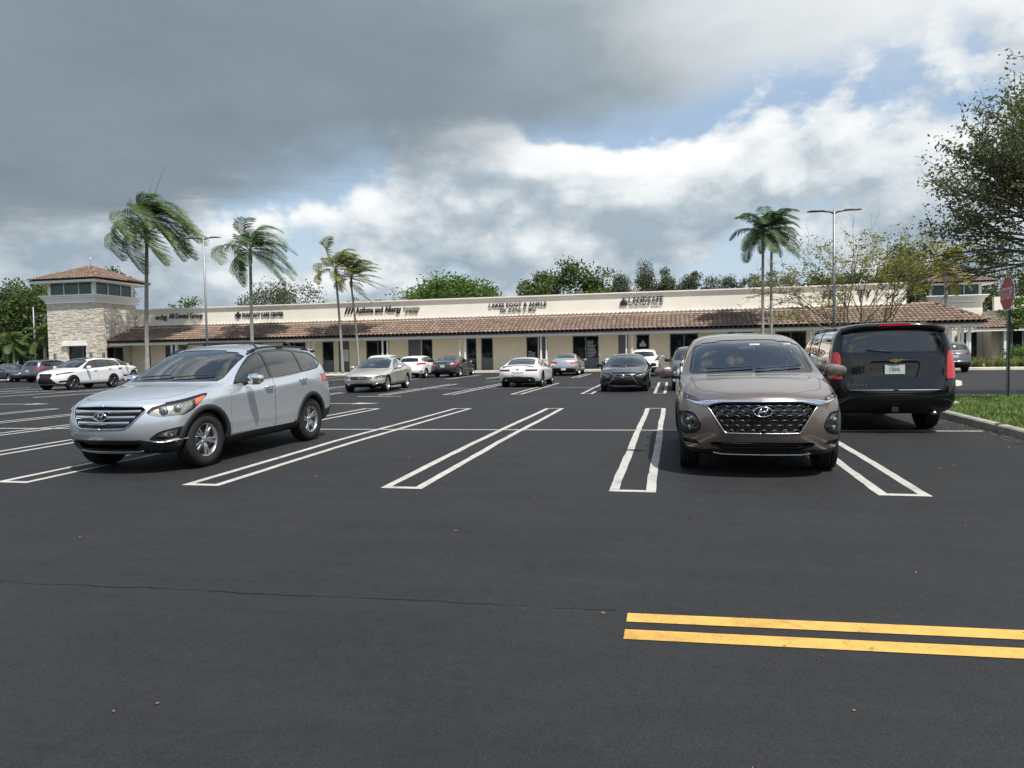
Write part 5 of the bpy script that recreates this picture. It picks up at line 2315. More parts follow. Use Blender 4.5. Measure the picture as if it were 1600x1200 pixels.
# soffit, fascia, canopy
can = MB()
can.bx(XL + .15, 19.9, YE + .30, YW + .01, 2.80, 2.86)
obj('soffit', can, M_TRIM, bld)
fas = MB().bx(XL + .05, 20.1, YE + .12, YE + .30, 2.72, 2.98)
obj('fascia', fas, M_TRIM, bld)
fas2 = MB().bx(19.95, 20.1, YE + .30, YW + .3, 2.72, 2.98)
obj('fascia', fas2, M_TRIM, bld)
dk = MB()
z0c, z1c = 3.0, 4.40
yr0, yr1 = YE, 57.2
# roof deck: hipped at both ends
XRL, XRR = -48.15 + .42, 20.35
dk.add([(XRL, yr0, z0c - .02), (XRR, yr0, z0c - .02), (XRR - 2.0, yr1, z1c - .03), (XRL - .0, yr1, z1c - .03), (XRR, yr1 + 3.6, z0c - .02), (XRR - 2.0, yr1 + .2, z1c - .03)],
       [(0, 1, 2, 3), (1, 4, 5, 2)])
obj('roof_deck', dk, mat('roof_felt', (.035, .03, .028), .9), bld)
vdir = Vector((0, yr1 - yr0, z1c - z0c))
pu = .335
nv = 8
pv = vdir.length / nv
nu = int((XRR - XRL) / pu)
Lt = XRR - XRL


def keep_front(cu, cv):
    q = cv / vdir.length
    if 50.55 < cu < 50.75:
        return False
    return cu < Lt - 2.0 * q - .1


tile_field('canopy_tiles', (XRL, yr0 - .06, z0c), (1, 0, 0), vdir, nu, nv, pu, pv, bld, keep_front)
hv = Vector((-2.0, 0, z1c - z0c))
tile_field('hip_tiles', (XRR + .02, yr0, z0c), (0, 1, 0), hv, 20, 6, pu, hv.length / 6, bld, lambda cu, cv: cu > 3.6 * cv / hv.length + .1)
ridge_caps((XRR + .02, yr0 - .02, z0c + .10), (XRR - 2.0, yr1, z1c + .12), .15, bld)
ridge_caps((XRL, yr0 - .02, z0c + .10), (XRL, yr1, z1c + .10), .14, bld)
ridge_caps((XR + .3, yr1 + .05, z1c + .08), (XRR - 1.95, yr1 + .05, z1c + .08), .14, bld)
gut = MB().bx(XRL, XRR, yr0 - .03, yr0 + .10, 2.93, 3.02)
obj('eave_board', gut, mat('dark_brown_board', (.035, .022, .018), .7), bld)
dp = MB()
dp.tube([(4.05, YE + .2, 2.75), (4.05, YE + .55, 2.6), (4.05, YE + .55, .2)], .05, 8)
obj('downpipe', dp, mat('dark_pipe', (.05, .05, .05), .5), bld)
# parapet with cornice
par = MB()
par.bx(XL, XR, YP, YP + .4, 4.30, 5.86)
obj('parapet', par, M_STUCCO, bld)
cor = MB()
prof = [(YP + .005, 5.60), (YP - .03, 5.66), (YP - .06, 5.80), (YP - .13, 5.93), (YP - .15, 5.95), (YP - .15, 6.05), (YP + .45, 6.05), (YP + .45, 5.60)]
cor.prism([(a, b_) for a, b_ in prof], XL + .02, XR + .10, 'X')
obj('cornice', cor, M_STUCCO, bld)
led = MB()
led.prism([(YP - .16, 4.36), (YP - .16, 4.50), (YP + .01, 4.56), (YP + .01, 4.36)], XL + .02, XR, 'X')
obj('parapet_ledge', led, M_TRIM, bld)
side = MB().bx(XR - .3, XR - .002, YP + .4, 75, 4.2, 5.84)
obj('side_parapet', side, M_STUCCO, bld)
sidew = MB().bx(XR - .3, XR - .004, YW + .3, 75, 0.1, 4.2)
obj('side_wall', sidew, M_WALL, bld)
roofb = MB().bx(XL, XR - .3, YP + .4, 75, 4.6, 4.7)
obj('flat_roof', roofb, mat('roof_membrane', (.35, .34, .32), .9), bld)
# columns in pairs on low piers
for k in range(10):
    x = -41.6 + 6.41 * k
    if x > 17:
        continue
    for dx in (-.21, .21):
        c_ = MB()
        c_.bx(x + dx - .055, x + dx + .055, YE + .45, YE + .56, .15, 2.72)
        c_.bx(x + dx - .08, x + dx + .08, YE + .425, YE + .585, 2.64, 2.715)
        obj('column', c_, M_TRIM, bld)
    if k in (1, 2, 5):
        pz = MB()
        pz.bx(x - .32, x + .32, YE + .30, YE + .42, .15, .92)
        pz.bx(x - .35, x + .35, YE + .27, YE + .44, .92, .98)
        obj('pier', pz, M_STUCCO, bld)
for x in (16.9, 18.27, 19.0, 19.44):
    c_ = MB()
    c_.bx(x - .07, x + .07, YE + .45, YE + .59, .15, 2.72)
    c_.bx(x - .10, x + .10, YE + .42, YE + .62, 2.62, 2.715)
    obj('column', c_, M_TRIM, bld)
for y in (56.0, 58.2):
    c_ = MB().bx(19.37, 19.51, y - .07, y + .07, .15, 2.72)
    obj('column', c_, M_TRIM, bld)

# ------------------------------------------------------------------ signs on the parapet
def sign(name, label, parts, cat='sign'):
    root = thing(name, label, cat, (0, YP, 4.3))
    for nm, me in parts:
        o = obj(nm, me, M_LETTER, root)
    return root


def letters(body, x0, x1, z0, z1, bold=0.0, space=1.0, depth=.05, shear=0.0):
    me = fit_text(text_mesh(body, 1.0, 0.04, 'LEFT', bold, shear, space), x0, x1, z0 - 4.3, z1 - 4.3)
    co = np.empty(len(me.vertices) * 3)
    me.vertices.foreach_get('co', co)
    co = co.reshape(-1, 3)
    d = co[:, 2].copy()
    d = (d - d.min()) / max(1e-6, d.max() - d.min())
    out = np.stack([co[:, 0], -.05 + d * -.045, co[:, 1]], 1)
    me.vertices.foreach_set('co', out.ravel())
    bm = bmesh.new()
    bm.from_mesh(me)
    bmesh.ops.recalc_face_normals(bm, faces=bm.faces)
    bm.to_mesh(me)
    bm.free()
    return me


sign('wall_sign', 'black dental office letters with small rounded logo on the cream parapet', [
    ('logo', letters('adg', -45.75, -44.55, 4.95, 5.50, .012)), ('lettering', letters('All Dental Group', -44.35, -40.9, 4.98, 5.58, .012))])
cr = MB()
cr.bx(-37.66, -37.08, -.095, -.05, .83, 1.05)
cr.bx(-37.48, -37.26, -.097, -.048, .66, 1.22)
sign('wall_sign', 'black pharmacy letters with a cross symbol on the cream parapet', [
    ('logo', cr), ('lettering', letters('PHARMACY CARE CENTER', -36.95, -32.95, 5.06, 5.42, .03))])
aw = MB()
for k in range(3):
    q = -27.25 + k * .27
    aw.prism([(q, .74), (q + .12, .74), (q + .38, 1.28), (q + .20, 1.28)], -.095, -.05, 'Y')
sign('wall_sign', 'black allergy clinic letters behind the slim yellow-green palms', [
    ('logo', aw), ('lettering', letters('Asthma and Allergy', -26.2, -22.1, 4.92, 5.60, .022)), ('lettering', letters('Associates', -21.95, -20.5, 5.26, 5.50, .004)), ('lettering', letters('of Florida', -21.75, -20.65, 4.95, 5.20, .004))])
sign('wall_sign', 'two-line black foot clinic letters in the middle of the parapet', [
    ('lettering', letters('LAKES FOOT & ANKLE', -14.55, -9.8, 5.20, 5.53, .02, 1.05)), ('lettering', letters('DR. DAVID C. MAI', -13.6, -10.7, 4.80, 5.06, .014, 1.05))])
lg = MB()
for k, (h0, h1) in enumerate(((.72, 1.05), (.72, 1.20), (.72, 1.34), (.72, 1.22), (.72, 1.08))):
    lg.bx(-3.98 + k * .115, -3.89 + k * .115, -.095, -.05, h0, h1)
sign('wall_sign', 'thin black capital letters with little tower logo right of the foot clinic sign', [
    ('logo', lg), ('lettering', letters('LANDSAFE', -3.3, -.7, 5.22, 5.66, .004, 1.05)), ('lettering', letters('INVESTMENT GROUP', -3.25, -.72, 4.99, 5.11, .0, 1.2))])
sign('wall_sign', 'black letters half hidden behind the sparse tree and lamp post', [
    ('lettering', letters('FR', 10.85, 11.75, 5.02, 5.62, .02)), ('lettering', letters('TY', 13.2, 14.15, 5.02, 5.62, .02))])

# ------------------------------------------------------------------ stone tower
M_STONE = None


def stone_mat():
    m = bpy.data.materials.new('ledge_stone')
    m.use_nodes = True
    t = NT(m.node_tree)
    p = t.n('ShaderNodeBsdfPrincipled')
    o = t.n('ShaderNodeOutputMaterial')
    t.t.links.new(p.outputs[0], o.inputs[0])
    g = t.n('ShaderNodeNewGeometry')
    c = t.ramp(g.outputs['Random Per Island'], [(0.0, (0.46, 0.425, 0.365)), (0.3, (0.62, 0.575, 0.49)), (0.6, (0.72, 0.675, 0.585)), (0.85, (0.64, 0.55, 0.43)), (1.0, (0.52, 0.495, 0.46))])
    c = t.mix(1.0, c, t.ramp(t.noise(g.outputs['Position'], 6, 5, 0.6), [(0.3, 0.85), (0.7, 1.12)]), 'MULTIPLY')
    t.put(p.inputs['Base Color'], c)
    p.inputs['Roughness'].default_value = 0.85
    b = t.n('ShaderNodeBump', i_Height=t.noise(g.outputs['Position'], 18, 5, 0.7), i_Strength=0.6, i_Distance=0.03)
    t.t.links.new(b.outputs[0], p.inputs['Normal'])
    return m


M_STONE = stone_mat()


def stone_face(mb, p0, udir, length, z0, z1, out, rng, holes=()):
    """courses of thin split stone standing proud of the wall by uneven amounts"""
    u, n = Vector(udir), Vector(out)
    z = z0
    while z < z1 - .03:
        h = min(rng.choice((.07, .09, .11, .13)), z1 - z)
        s = -rng.uniform(0, .3)
        while s < length:
            w = rng.uniform(.22, .75)
            a, b_ = max(0, s), min(length, s + w)
            s += w
            segs = [(a, b_)]
            for (h0, h1, q0, q1) in holes:
                if z + h > q0 + .02 and z < q1 - .02:
                    ns = []
                    for a1, b1 in segs:
                        if b1 <= h0 or a1 >= h1:
                            ns.append((a1, b1))
                        else:
                            if a1 < h0:
                                ns.append((a1, h0))
                            if b1 > h1:
                                ns.append((h1, b1))
                    segs = ns
            for a1, b1 in segs:
                if b1 - a1 < .02:
                    continue
                d = rng.uniform(.02, .055)
                P = Vector(p0)
                g = .004
                corners = [P + u * (a1 + g) + Vector((0, 0, z + g)), P + u * (b1 - g) + Vector((0, 0, z + g)), P + u * (b1 - g) + Vector((0, 0, z + h - g)), P + u * (a1 + g) + Vector((0, 0, z + h - g))]
                t = rng.uniform(-.012, .012)
                front = [c_ + n * (d + (t if k in (0, 3) else -t)) for k, c_ in enumerate(corners)]
                mb.add(corners + front, [(4, 5, 6, 7), (0, 1, 5, 4), (1, 2, 6, 5), (2, 3, 7, 6), (3, 0, 4, 7)])
        z += h


def tower(root, x0, x1, y0, y1, zs, ztop, hz, zwin, eave, apex, door=True, stone=True, panes=3, rng=random.Random(3)):
    """x1,y0 is the corner nearest the car park"""
    core = MB().bx(x0 + .03, x1 - .03, y0 + .03, y1, .1, zs)
    if not door:
        obj('tower_wall', core, M_STUCCO, root)
    else:
        cm = MB()
        yA, yB = y0 + .9, y0 + 2.3
        hx0, hx1, hz1 = x0 + 1.85, x1 - 1.05, 2.75
        cm.bx(x0 + .03, hx0, y0 + .03, y0 + .33, .1, hz1)
        cm.bx(hx1, x1 - .03, y0 + .03, y0 + .33, .1, hz1)
        cm.bx(x0 + .03, x1 - .03, y0 + .03, y0 + .33, hz1, zs)
        cm.bx(x1 - .33, x1 - .03, y0 + .33, y0 + 1.15, .1, zs)
        cm.bx(x1 - .33, x1 - .03, y0 + 3.2, y1, .1, zs)
        cm.bx(x1 - .33, x1 - .03, y0 + 1.15, y0 + 3.2, 2.6, zs)
        cm.bx(x0 + .03, x0 + .33, y0 + .33, y1, .1, zs)
        obj('tower_wall', cm, M_WALL, root, kind='stuff')
        gl = MB().bx(hx0, hx1, y0 + .30, y0 + .32, .2, hz1)
        dr = obj('door', gl, G_SHOP, root)
        fr = MB()
        fr.bx(hx0, hx0 + .07, y0 + .22, y0 + .299, .15, hz1)
        fr.bx(hx1 - .07, hx1, y0 + .22, y0 + .299, .15, hz1)
        fr.bx(hx1 - .55, hx1 - .48, y0 + .22, y0 + .299, .15, hz1)
        fr.bx(hx0, hx1, y0 + .22, y0 + .298, hz1 - .08, hz1)
        obj('door_frame', fr, M_FRAME, dr)
        g2 = MB().bx(x1 - .20, x1 - .18, y0 + 1.15, y0 + 3.2, .15, 2.6)
        w2 = obj('window', g2, G_SHOP, root)
        f2 = MB()
        for yy in (y0 + 1.15, y0 + 2.15, y0 + 3.13):
            f2.bx(x1 - .179, x1 - .10, yy, yy + .07, .15, 2.6)
        f2.bx(x1 - .178, x1 - .10, y0 + 1.15, y0 + 3.2, .95, 1.02)
        obj('window_frame', f2, M_FRAME, w2)
        aw_ = MB()
        aw_.bx(hx0 - .35, hx1 + .12, y0 - .20, y0 + .02, hz1 + .02, hz1 + .30)
        obj('lintel', aw_, M_TRIM, root)
    if stone:
        st = MB()
        holes = ((1.85, x1 - 1.05 - x0, 0, 2.75),) if door else ()
        stone_face(st, (x0, y0 + .03, 0), (1, 0, 0), x1 - x0, .15, zs, (0, -1, 0), rng, holes)
        obj('stone_cladding', st, M_STONE, root, kind='stuff')
        s2 = MB()
        stone_face(s2, (x1 - .03, y0, 0), (0, 1, 0), y1 - y0, .15, zs, (1, 0, 0), rng, ((1.15, 3.2, 0, 2.6),) if door else ())
        obj('stone_cladding', s2, M_STONE, root, kind='stuff')
        for (lx, ly) in ((x0 + .75, y0), (x1 - .45, y0), (x1, y0 + .62)):
            l = MB()
            if ly == y0:
                l.bx(lx - .07, lx + .07, y0 - .22, y0 - .06, 1.55, 2.15)
            else:
                l.bx(x1 + .06, x1 + .22, ly - .07, ly + .07, 1.55, 2.15)
            obj('wall_lamp', l, M_FRAME, root)
    # cornice: stepped moulding
    for k, (o_, za, zb) in enumerate(((.08, zs, zs + (ztop - zs) * .35), (.16, zs + (ztop - zs) * .35, zs + (ztop - zs) * .62), (.30, zs + (ztop - zs) * .62, zs + (ztop - zs) * .86), (.42, zs + (ztop - zs) * .86, ztop))):
        c_ = MB().bx(x0 - o_, x1 + o_, y0 - o_, y1 + o_, za + .001, zb)
        obj('cornice', c_, M_TRIM, root)
    # glazed lantern
    d = .10
    lan = MB().bx(x0 + d + .16, x1 - d - .16, y0 + d + .16, y1 - d - .16, ztop, zwin)
    obj('lantern_core', lan, mat('lantern_dark', (.02, .03, .028), .6), root)

    def bays(horizontal):
        a, b_ = (x0 + d, x1 - d) if horizontal else (y0 + d, y1 - d)
        post = .16
        n = panes
        step = (b_ - a - post) / n
        for k in range(n):
            s0, s1 = a + post / 2 + k * step + .06, a + post / 2 + (k + 1) * step + .02
            if horizontal:
                g = MB().bx(s0, s1, y0 + d + .07, y0 + d + .09, ztop + .06, zwin - .05)
            else:
                g = MB().bx(x1 - d - .09, x1 - d - .07, s0, s1, ztop + .06, zwin - .05)
            obj('pane', g, G_TOWER, root)
        for k in range(n + 1):
            c0 = a + post / 2 + k * step + .04
            hw = .035 if 0 < k < n else .13
            c0 = min(max(c0, a + hw), b_ - hw)
            if horizontal:
                if k == n:
                    continue
                p_ = MB().bx(c0 - hw, c0 + hw, y0 + d, y0 + d + .14, ztop, zwin)
            else:
                if k == 0:
                    p_ = MB().bx(x1 - d - .26, x1 - d, y0 + d, y0 + d + .26, ztop, zwin)
                else:
                    p_ = MB().bx(x1 - d - .14, x1 - d, c0 - hw, c0 + hw, ztop, zwin)
            obj('mullion', p_, M_TRIM, root)
    bays(True)
    bays(False)
    ex0, ex1, ey0, ey1 = x0 - eave, x1 + eave, y0 - eave, y1 + eave
    s = MB().bx(ex0 + .08, ex1 - .08, ey0 + .08, ey1 - .08, zwin, zwin + .17)
    obj('eave', s, M_TRIM, root)
    cx, cy = (ex0 + ex1) / 2, (ey0 + ey1) / 2
    ze = zwin + .20
    rd = MB()
    rd.add([(ex0, ey0, ze), (ex1, ey0, ze), (ex1, ey1, ze), (ex0, ey1, ze), (cx, cy, apex - .05)], [(0, 1, 4), (1, 2, 4), (2, 3, 4), (3, 0, 4), (0, 3, 2, 1)])
    obj('roof_deck', rd, mat('roof_felt', (.035, .03, .028), .9), root)
    pu_ = .30
    for (o_, u_, ln, run) in (((ex0, ey0, ze), (1, 0, 0), ex1 - ex0, (0, cy - ey0, apex - ze)), ((ex1, ey0, ze), (0, 1, 0), ey1 - ey0, (cx - ex1, 0, apex - ze))):
        v_ = Vector(run)
        nvv = max(4, int(v_.length / .40))
        tile_field('roof_tiles', o_, u_, v_, int(ln / pu_), nvv, pu_, v_.length / nvv, root, lambda cu, cv, ln=ln, vl=v_.length: cv / vl * ln / 2 - .08 < cu < ln - cv / vl * ln / 2 + .08)
    ap = (cx, cy, apex + .06)
    for q in ((ex0, ey0, ze + .06), (ex1, ey0, ze + .06), (ex1, ey1, ze + .06)):
        ridge_caps(q, ap, .13, root)
    rod = MB().tube([(cx, cy, apex), (cx, cy, apex + .95)], .015, 6)
    obj('lightning_rod', rod, M_SATIN, root)


tw = thing('stone_tower', 'square tower clad in pale split stone with green glazed lantern and tiled roof', 'building')
tower(tw, -52.65, -47.8, 52.4, 57.2, 6.40, 7.10, 0, 8.12, .95, 9.75)
# second building on the right, behind the trees
b2 = thing('retail_building', 'far cream building with small tiled tower behind the stop sign', 'building')
tower(b2, 25.0, 29.9, 80, 84.9, 5.7, 6.42, 0, 7.42, .85, 8.95, door=False, stone=False)
w2 = MB()
w2.bx(29.9, 60, 78, 90, 0.1, 4.7)
w2.bx(20.0, 25.0, 80, 90, 0.1, 4.2)
obj('wall', w2, M_WALL, b2)
w3 = MB().bx(29.95, 60.1, 77.6, 78, 4.7, 6.0)
obj('parapet', w3, M_STUCCO, b2)
for k in range(6):
    x = 24.5 + k * 3.1
    yb = 79.9 if x < 29.5 else 77.9
    g = MB().bx(x, x + 1.8, yb - .04, yb + .02, .2, 2.7)
    wn = obj('window', g, G_SHOP, b2)
    for q in (x, x + .87, x + 1.74):
        obj('window_frame', MB().bx(q, q + .07, yb - .08, yb - .041, .2, 2.7), M_TRIM, wn)
    obj('column', MB().bx(x - .75, x - .55, 75.4, 75.6, .1, 2.8), M_TRIM, b2)
v2 = Vector((0, 2.6, 1.1))
tile_field('canopy_tiles', (21.0, 75.0, 2.95), (1, 0, 0), v2, 110, 6, .335, v2.length / 6, b2)
obj('fascia', MB().bx(21, 58, 75.05, 75.25, 2.70, 2.95), M_TRIM, b2)
# ------------------------------------------------------------------ cars
P_SILVER = paint('paint_silver_blue', (.60, .64, .685), .68, .28)
P_TAUPE = paint('paint_taupe', (.205, .168, .146), .72, .28)
P_BLACK = body_black()
P_WHITE = paint('paint_white', (.74, .745, .75), 0.0, .35)
P_CHAMP = paint('paint_champagne', (.62, .585, .51), .6, .32)
P_GREY = paint('paint_dark_grey', (.040, .044, .050), .6, .30)
P_SILV2 = paint('paint_silver', (.50, .51, .53), .75, .32)
P_BLUE = paint('paint_slate_blue', (.045, .058, .085), .5, .30)
P_GREY2 = paint('paint_mid_grey', (.10, .105, .115), .6, .32)


def park(c, name, label, axle, heading, pm, front=True, scale=1.0, group=None):
    """put a car with the middle of its front (or rear) axle at a ground point"""
    ax = c['L'] / 2 - (c['fo'] if front else c['fo'] + c['wb'])
    a = R(heading)
    cx, cy = axle[0] - ax * scale * math.cos(a), axle[1] - ax * scale * math.sin(a)
    tilt = 0.0
    if cy < 11.6:
        tilt = SLOPE * math.sin(a)
    return build_car(c, name, label, (cx, cy, gz(cy)), heading, pm, group, tilt, scale)


park(car_silver(), 'silver_crossover', 'pale silver crossover with black roof rails nearest on the left', (-7.27, 8.93), -92.2, P_SILVER, True, 1.03)
park(car_taupe(), 'taupe_crossover', 'brownish grey crossover with honeycomb grille facing the lane on the right', (1.00, 9.58), -90.3, P_TAUPE, True, 1.03)
park(car_tahoe(), 'large_suv', 'large shiny black SUV seen from behind beside the grass island', (3.63, 14.42), 90, P_BLACK, False, 1.0)


def lex_extra(c, root, sh, pm):
    f = MB()
    for sd in (1, -1):
        sh.outline('front', [(.0, .655), (.25, .66), (.30, .63), (.36, .52), (.56, .28), (.52, .245), (0, .235)], .011, False, .03, .004, sd, f)
        sh.outline('front', [(.30, .63), (.42, .66), (.50, .70)], .010, False, .03, .004, sd, f)
    obj('grille_frame', f, M_CHROME, root)
    s = MB()
    for k in range(-9, 10):
        y = k * .05
        z1 = .64
        z0 = .26
        P = []
        for q in range(6):
            z = z0 + (z1 - z0) * q / 5
            lim = .28 if z > .60 else .28 + (.60 - z) * .78
            if abs(y) < lim - .015:
                h, nn = sh.project('front', abs(y), z)
                P.append((h.x - .012, y, z))
        if len(P) > 1:
            s.tube(P, .006, 5)
    obj('grille_slats', s, M_RIMDARK, root)
    e = MB()
    h, nn = sh.project('front', 0, .60)
    e.tube([(h.x + .012, .085 * math.cos(2 * math.pi * k / 20), .60 + .055 * math.sin(2 * math.pi * k / 20)) for k in range(20)], .008, 6, closed=True)
    e.tube([(h.x + .012, .03, .645), (h.x + .012, -.015, .57), (h.x + .012, .06, .565)], .008, 6)
    obj('emblem', e, M_CHROME, root)


lexf = [F('grille', 'front', [(-.02, .24), (.52, .245), (.56, .28), (.36, .52), (.30, .63), (.25, .66), (-.02, .655)], M_BLACK, push=.03, smax=.5),
        F('headlight', 'front', [(.47, .60), (.60, .57), (.86, .63), (.90, .70), (.74, .705), (.52, .665)], G_LENS, pair=True, bowl=M_BOWL, smax=.95, proj=[(.62, .62, .03), (.72, .645, .03)]),
        F('bumper_vent', 'front', [(.66, .30), (.86, .33), (.86, .44), (.72, .42)], M_BLACK, pair=True, push=.02, smax=.6)]
redlow = lambda y0, y1, z0, z1, m=M_RED, smax=.6: F('tail_light', 'rear', rounded([(y0, z0), (y1, z0 + .01), (y1, z1), (y0, z1 - .01)], .02, 2), m, pair=True, smax=smax)
park(far_car('sedan', 4.97, .93, 1.445, .345, lexf, [redlow(.5, .9, .78, .90)], extra=lex_extra, rim_mat=M_RIMDARK, rim='ten', level=3),
     'black_sedan', 'glossy black saloon with large spindle grille facing the camera in the middle', (-1.75, 26.95), -90, P_BLACK, True, .97)


def imp_extra(c, root, sh, pm):
    f = MB()
    for z in (.535, .585, .635):
        tube_strip(sh, 'front', [(0, z), (.44, z)], .008, -.004, True, f)
    obj('grille_slats', f, M_SATIN, root)
    g = MB()
    for sd in (1, -1):
        sh.outline('front', [(.0, .665), (.46, .665), (.48, .60), (.40, .51), (0, .505)], .010, False, .04, .004, sd, g)
        sh.outline('front', [(.50, .27), (.56, .36), (.66, .40), (.86, .40)], .010, False, .04, .004, sd, g)
    obj('chrome_trim', g, M_CHROME, root)
    emblem_bow(sh, root, .60, .12, .065)


impf = [F('grille', 'front', [(-.02, .505), (.40, .51), (.48, .60), (.46, .665), (-.02, .67)], M_BLACK, push=.025, smax=.5),
        F('headlight', 'front', [(.50, .57), (.60, .555), (.88, .61), (.92, .70), (.80, .71), (.52, .67)], G_LENS, pair=True, bowl=M_BOWL, smax=.95, proj=[(.62, .61, .035), (.75, .635, .03)]),
        F('lower_intake', 'front', [(-.02, .27), (.44, .27), (.48, .37), (-.02, .38)], M_BLACK, push=.03, smax=.5),
        F('fog_surround', 'front', [(.60, .27), (.86, .30), (.86, .38), (.66, .37)], M_BLACK, pair=True, push=.015, smax=.6)]
park(far_car('sedan', 5.11, .927, 1.495, .345, impf, [redlow(.5, .9, .80, .93)], extra=imp_extra, rim='five', level=3, mirror_mat=P_CHAMP, trim_mat=M_GLOSSBLK),
     'champagne_sedan', 'champagne beige saloon with gold emblem parked behind the silver crossover', (-12.18, 27.55), -85, P_CHAMP, True, .97)


def rx_extra(c, root, sh, pm):
    f = MB()
    for sd in (1, -1):
        sh.outline('front', [(0, .86), (.36, .87), (.40, .80), (.34, .66), (.60, .34), (0, .30)], .012, False, .04, .004, sd, f)
    obj('grille_frame', f, M_SATIN, root)
    r = MB()
    rows = []
    for k in range(13):
        s = 2.12 + 1.95 * k / 12
        row = []
        for y in (-.52, -.26, 0, .26, .52):
            h, nn = sh.project('top', s, abs(y))
            row.append((h.x, y, h.z + .008))
        rows.append(row)
    r.grid(rows)
    obj('glass_roof', r, M_GLOSSBLK, root)


rxf = [F('grille', 'front', [(-.02, .30), (.60, .34), (.34, .66), (.40, .80), (.36, .87), (-.02, .86)], M_BLACK, push=.03, smax=.6),
       F('headlight', 'front', [(.52, .80), (.62, .78), (.90, .87), (.94, .96), (.80, .93), (.56, .86)], G_LENS, pair=True, bowl=M_BOWLDK, smax=1.1, proj=[(.62, .82, .03), (.72, .84, .03)]),
       F('fog_surround', 'front', [(.64, .40), (.86, .42), (.88, .52), (.72, .50)], M_BLACK, pair=True, push=.015, smax=.6),
       F('rear_pillar', 'side', [(4.05, 1.20), (4.35, 1.24), (4.30, 1.36), (4.12, 1.34)], M_GLOSSBLK, pair=True)]
park(far_car('suv', 4.89, .948, 1.70, .375, rxf, [redlow(.5, .95, .98, 1.10, M_DRED, .72)], extra=rx_extra, rim='ten', rim_mat=M_RIMDARK, rimf=.70, clad=.30, level=3, mirror_mat=P_WHITE),
     'white_crossover', 'white crossover with black roof parked before the stone tower', (-30.85, 31.25), -90, P_WHITE, True, .97)

plainf = [F('grille', 'front', [(-.02, .62), (.48, .63), (.52, .78), (-.02, .80)], M_BLACK, push=.02, smax=.5),
          F('headlight', 'front', [(.56, .74), (.90, .78), (.93, .90), (.60, .84)], G_LENS, pair=True, bowl=M_BOWL, smax=1.0, proj=[(.70, .79, .03)]),
          F('lower_intake', 'front', [(-.02, .36), (.60, .36), (.55, .48), (-.02, .48)], M_BLACK, push=.02, smax=.5)]
park(far_car('suv', 4.60, .92, 1.70, .36, plainf, [redlow(.55, .9, .95, 1.1, M_RED, .72)], rim_mat=M_RIMDARK, rails=(2.2, 3.9, M_BLACK), clad=.36, lip=.05),
     'dark_suv', 'dark grey SUV half hidden behind the taupe crossover', (.80, 27.2), -90, P_GREY, True, .96)


# white coupe seen from behind
def cam_mod(c):
    c['top'] = [(s, z - (.035 if 3.0 < s < 4.2 else 0)) for s, z in c['top']]
    c['rear'] = [(0.30, .12, .34, .88), (0.44, .03, .25, .94), (0.58, .0, .22, .955), (0.70, .02, .22, .955), (0.80, .04, .24, .93), (0.88, .05, .27, .88), (0.93, .06, .30, .76)]


def cam_extra(c, root, sh, pm):
    s = MB()
    rows = []
    for k in range(17):
        y = -.70 + 1.4 * k / 16
        h, nn = sh.project('top', c['L'] - .22, min(abs(y), .66))
        q = (y / .7)**4 * .05
        rows.append([(h.x + .12, y, h.z - .002), (h.x + .02 + q, y, h.z + .03), (h.x - .10 + q, y, h.z + .045), (h.x - .10 + q, y, h.z + .02), (h.x + .0, y, h.z - .01)])
    s.grid(rows)
    obj('spoiler', s, pm, root)
    h, nn = sh.project('rear', 0, .80)
    obj('emblem', MB().box((h.x - .008, 0, .80), (.012, .10, .03)), M_GLOSSBLK, root)
    for y in (-.52, .52):
        obj('exhaust', MB().tube([(sh.x(c['L'] - .3), y, .32), (sh.x(c['L'] - .01), y, .32)], .042, 12), M_RIMDARK, root)


camr = [F('tail_light', 'rear', rounded([(.34, .72), (.82, .72), (.86, .81), (.36, .81)], .02, 2), M_DRED, pair=True, smax=.5),
        F('diffuser', 'rear', [(-.02, .20), (.72, .20), (.74, .40), (.62, .47), (-.02, .48)], M_BLACK, push=.012, smax=.45),
        F('plate_recess', 'rear', rounded([(-.02, .50), (.24, .50), (.26, .68), (-.02, .68)], .02, 2), P_WHITE, push=.02, smax=.4)]
cc = far_car('sedan', 4.78, .95, 1.345, .355, [], camr, mod=cam_mod, extra=cam_extra, rim_mat=M_RIMDARK, tw=.27, plate=(.59, ''), boot=False, level=3)
park(cc, 'white_coupe', 'low white sports coupe with dark tail lights seen from behind', (-6.38, 30.75), 90, P_WHITE, False, .97)

optr = [F('tail_light', 'rear', rounded([(.40, .79), (.62, .77), (.93, .83), (.93, .93), (.70, .91), (.42, .87)], .02, 2), M_RED, pair=True, smax=.6),
        F('diffuser', 'rear', rounded([(-.02, .20), (.74, .20), (.78, .44), (.60, .50), (-.02, .50)], .02, 2), M_BLACK, push=.006, smax=.4)]
park(far_car('sedan', 4.85, .93, 1.465, .335, [], optr, plate=(.44, ''), rim='five', boot=True, rear_glass=G_DARK),
     'silver_sedan', 'silver saloon with wide red tail lights parked nose-in before the panelled window', (-6.6, 45.3), 90, P_SILV2, False, .97)
altr = [F('tail_light', 'rear', rounded([(.56, .78), (.93, .80), (.93, .94), (.60, .90)], .02, 2), M_RED, pair=True, smax=.62),
        F('bumper_lower', 'rear', [(-.02, .18), (.80, .18), (.82, .32), (-.02, .34)], M_BLACK, push=.004, smax=.4)]


def alt_extra(c, root, sh, pm):
    t = MB()
    for sd in (1, -1):
        sh.outline('rear', [(0, .855), (.50, .85)], .014, False, .05, .004, sd, t)
    obj('boot_trim', t, M_CHROME, root)


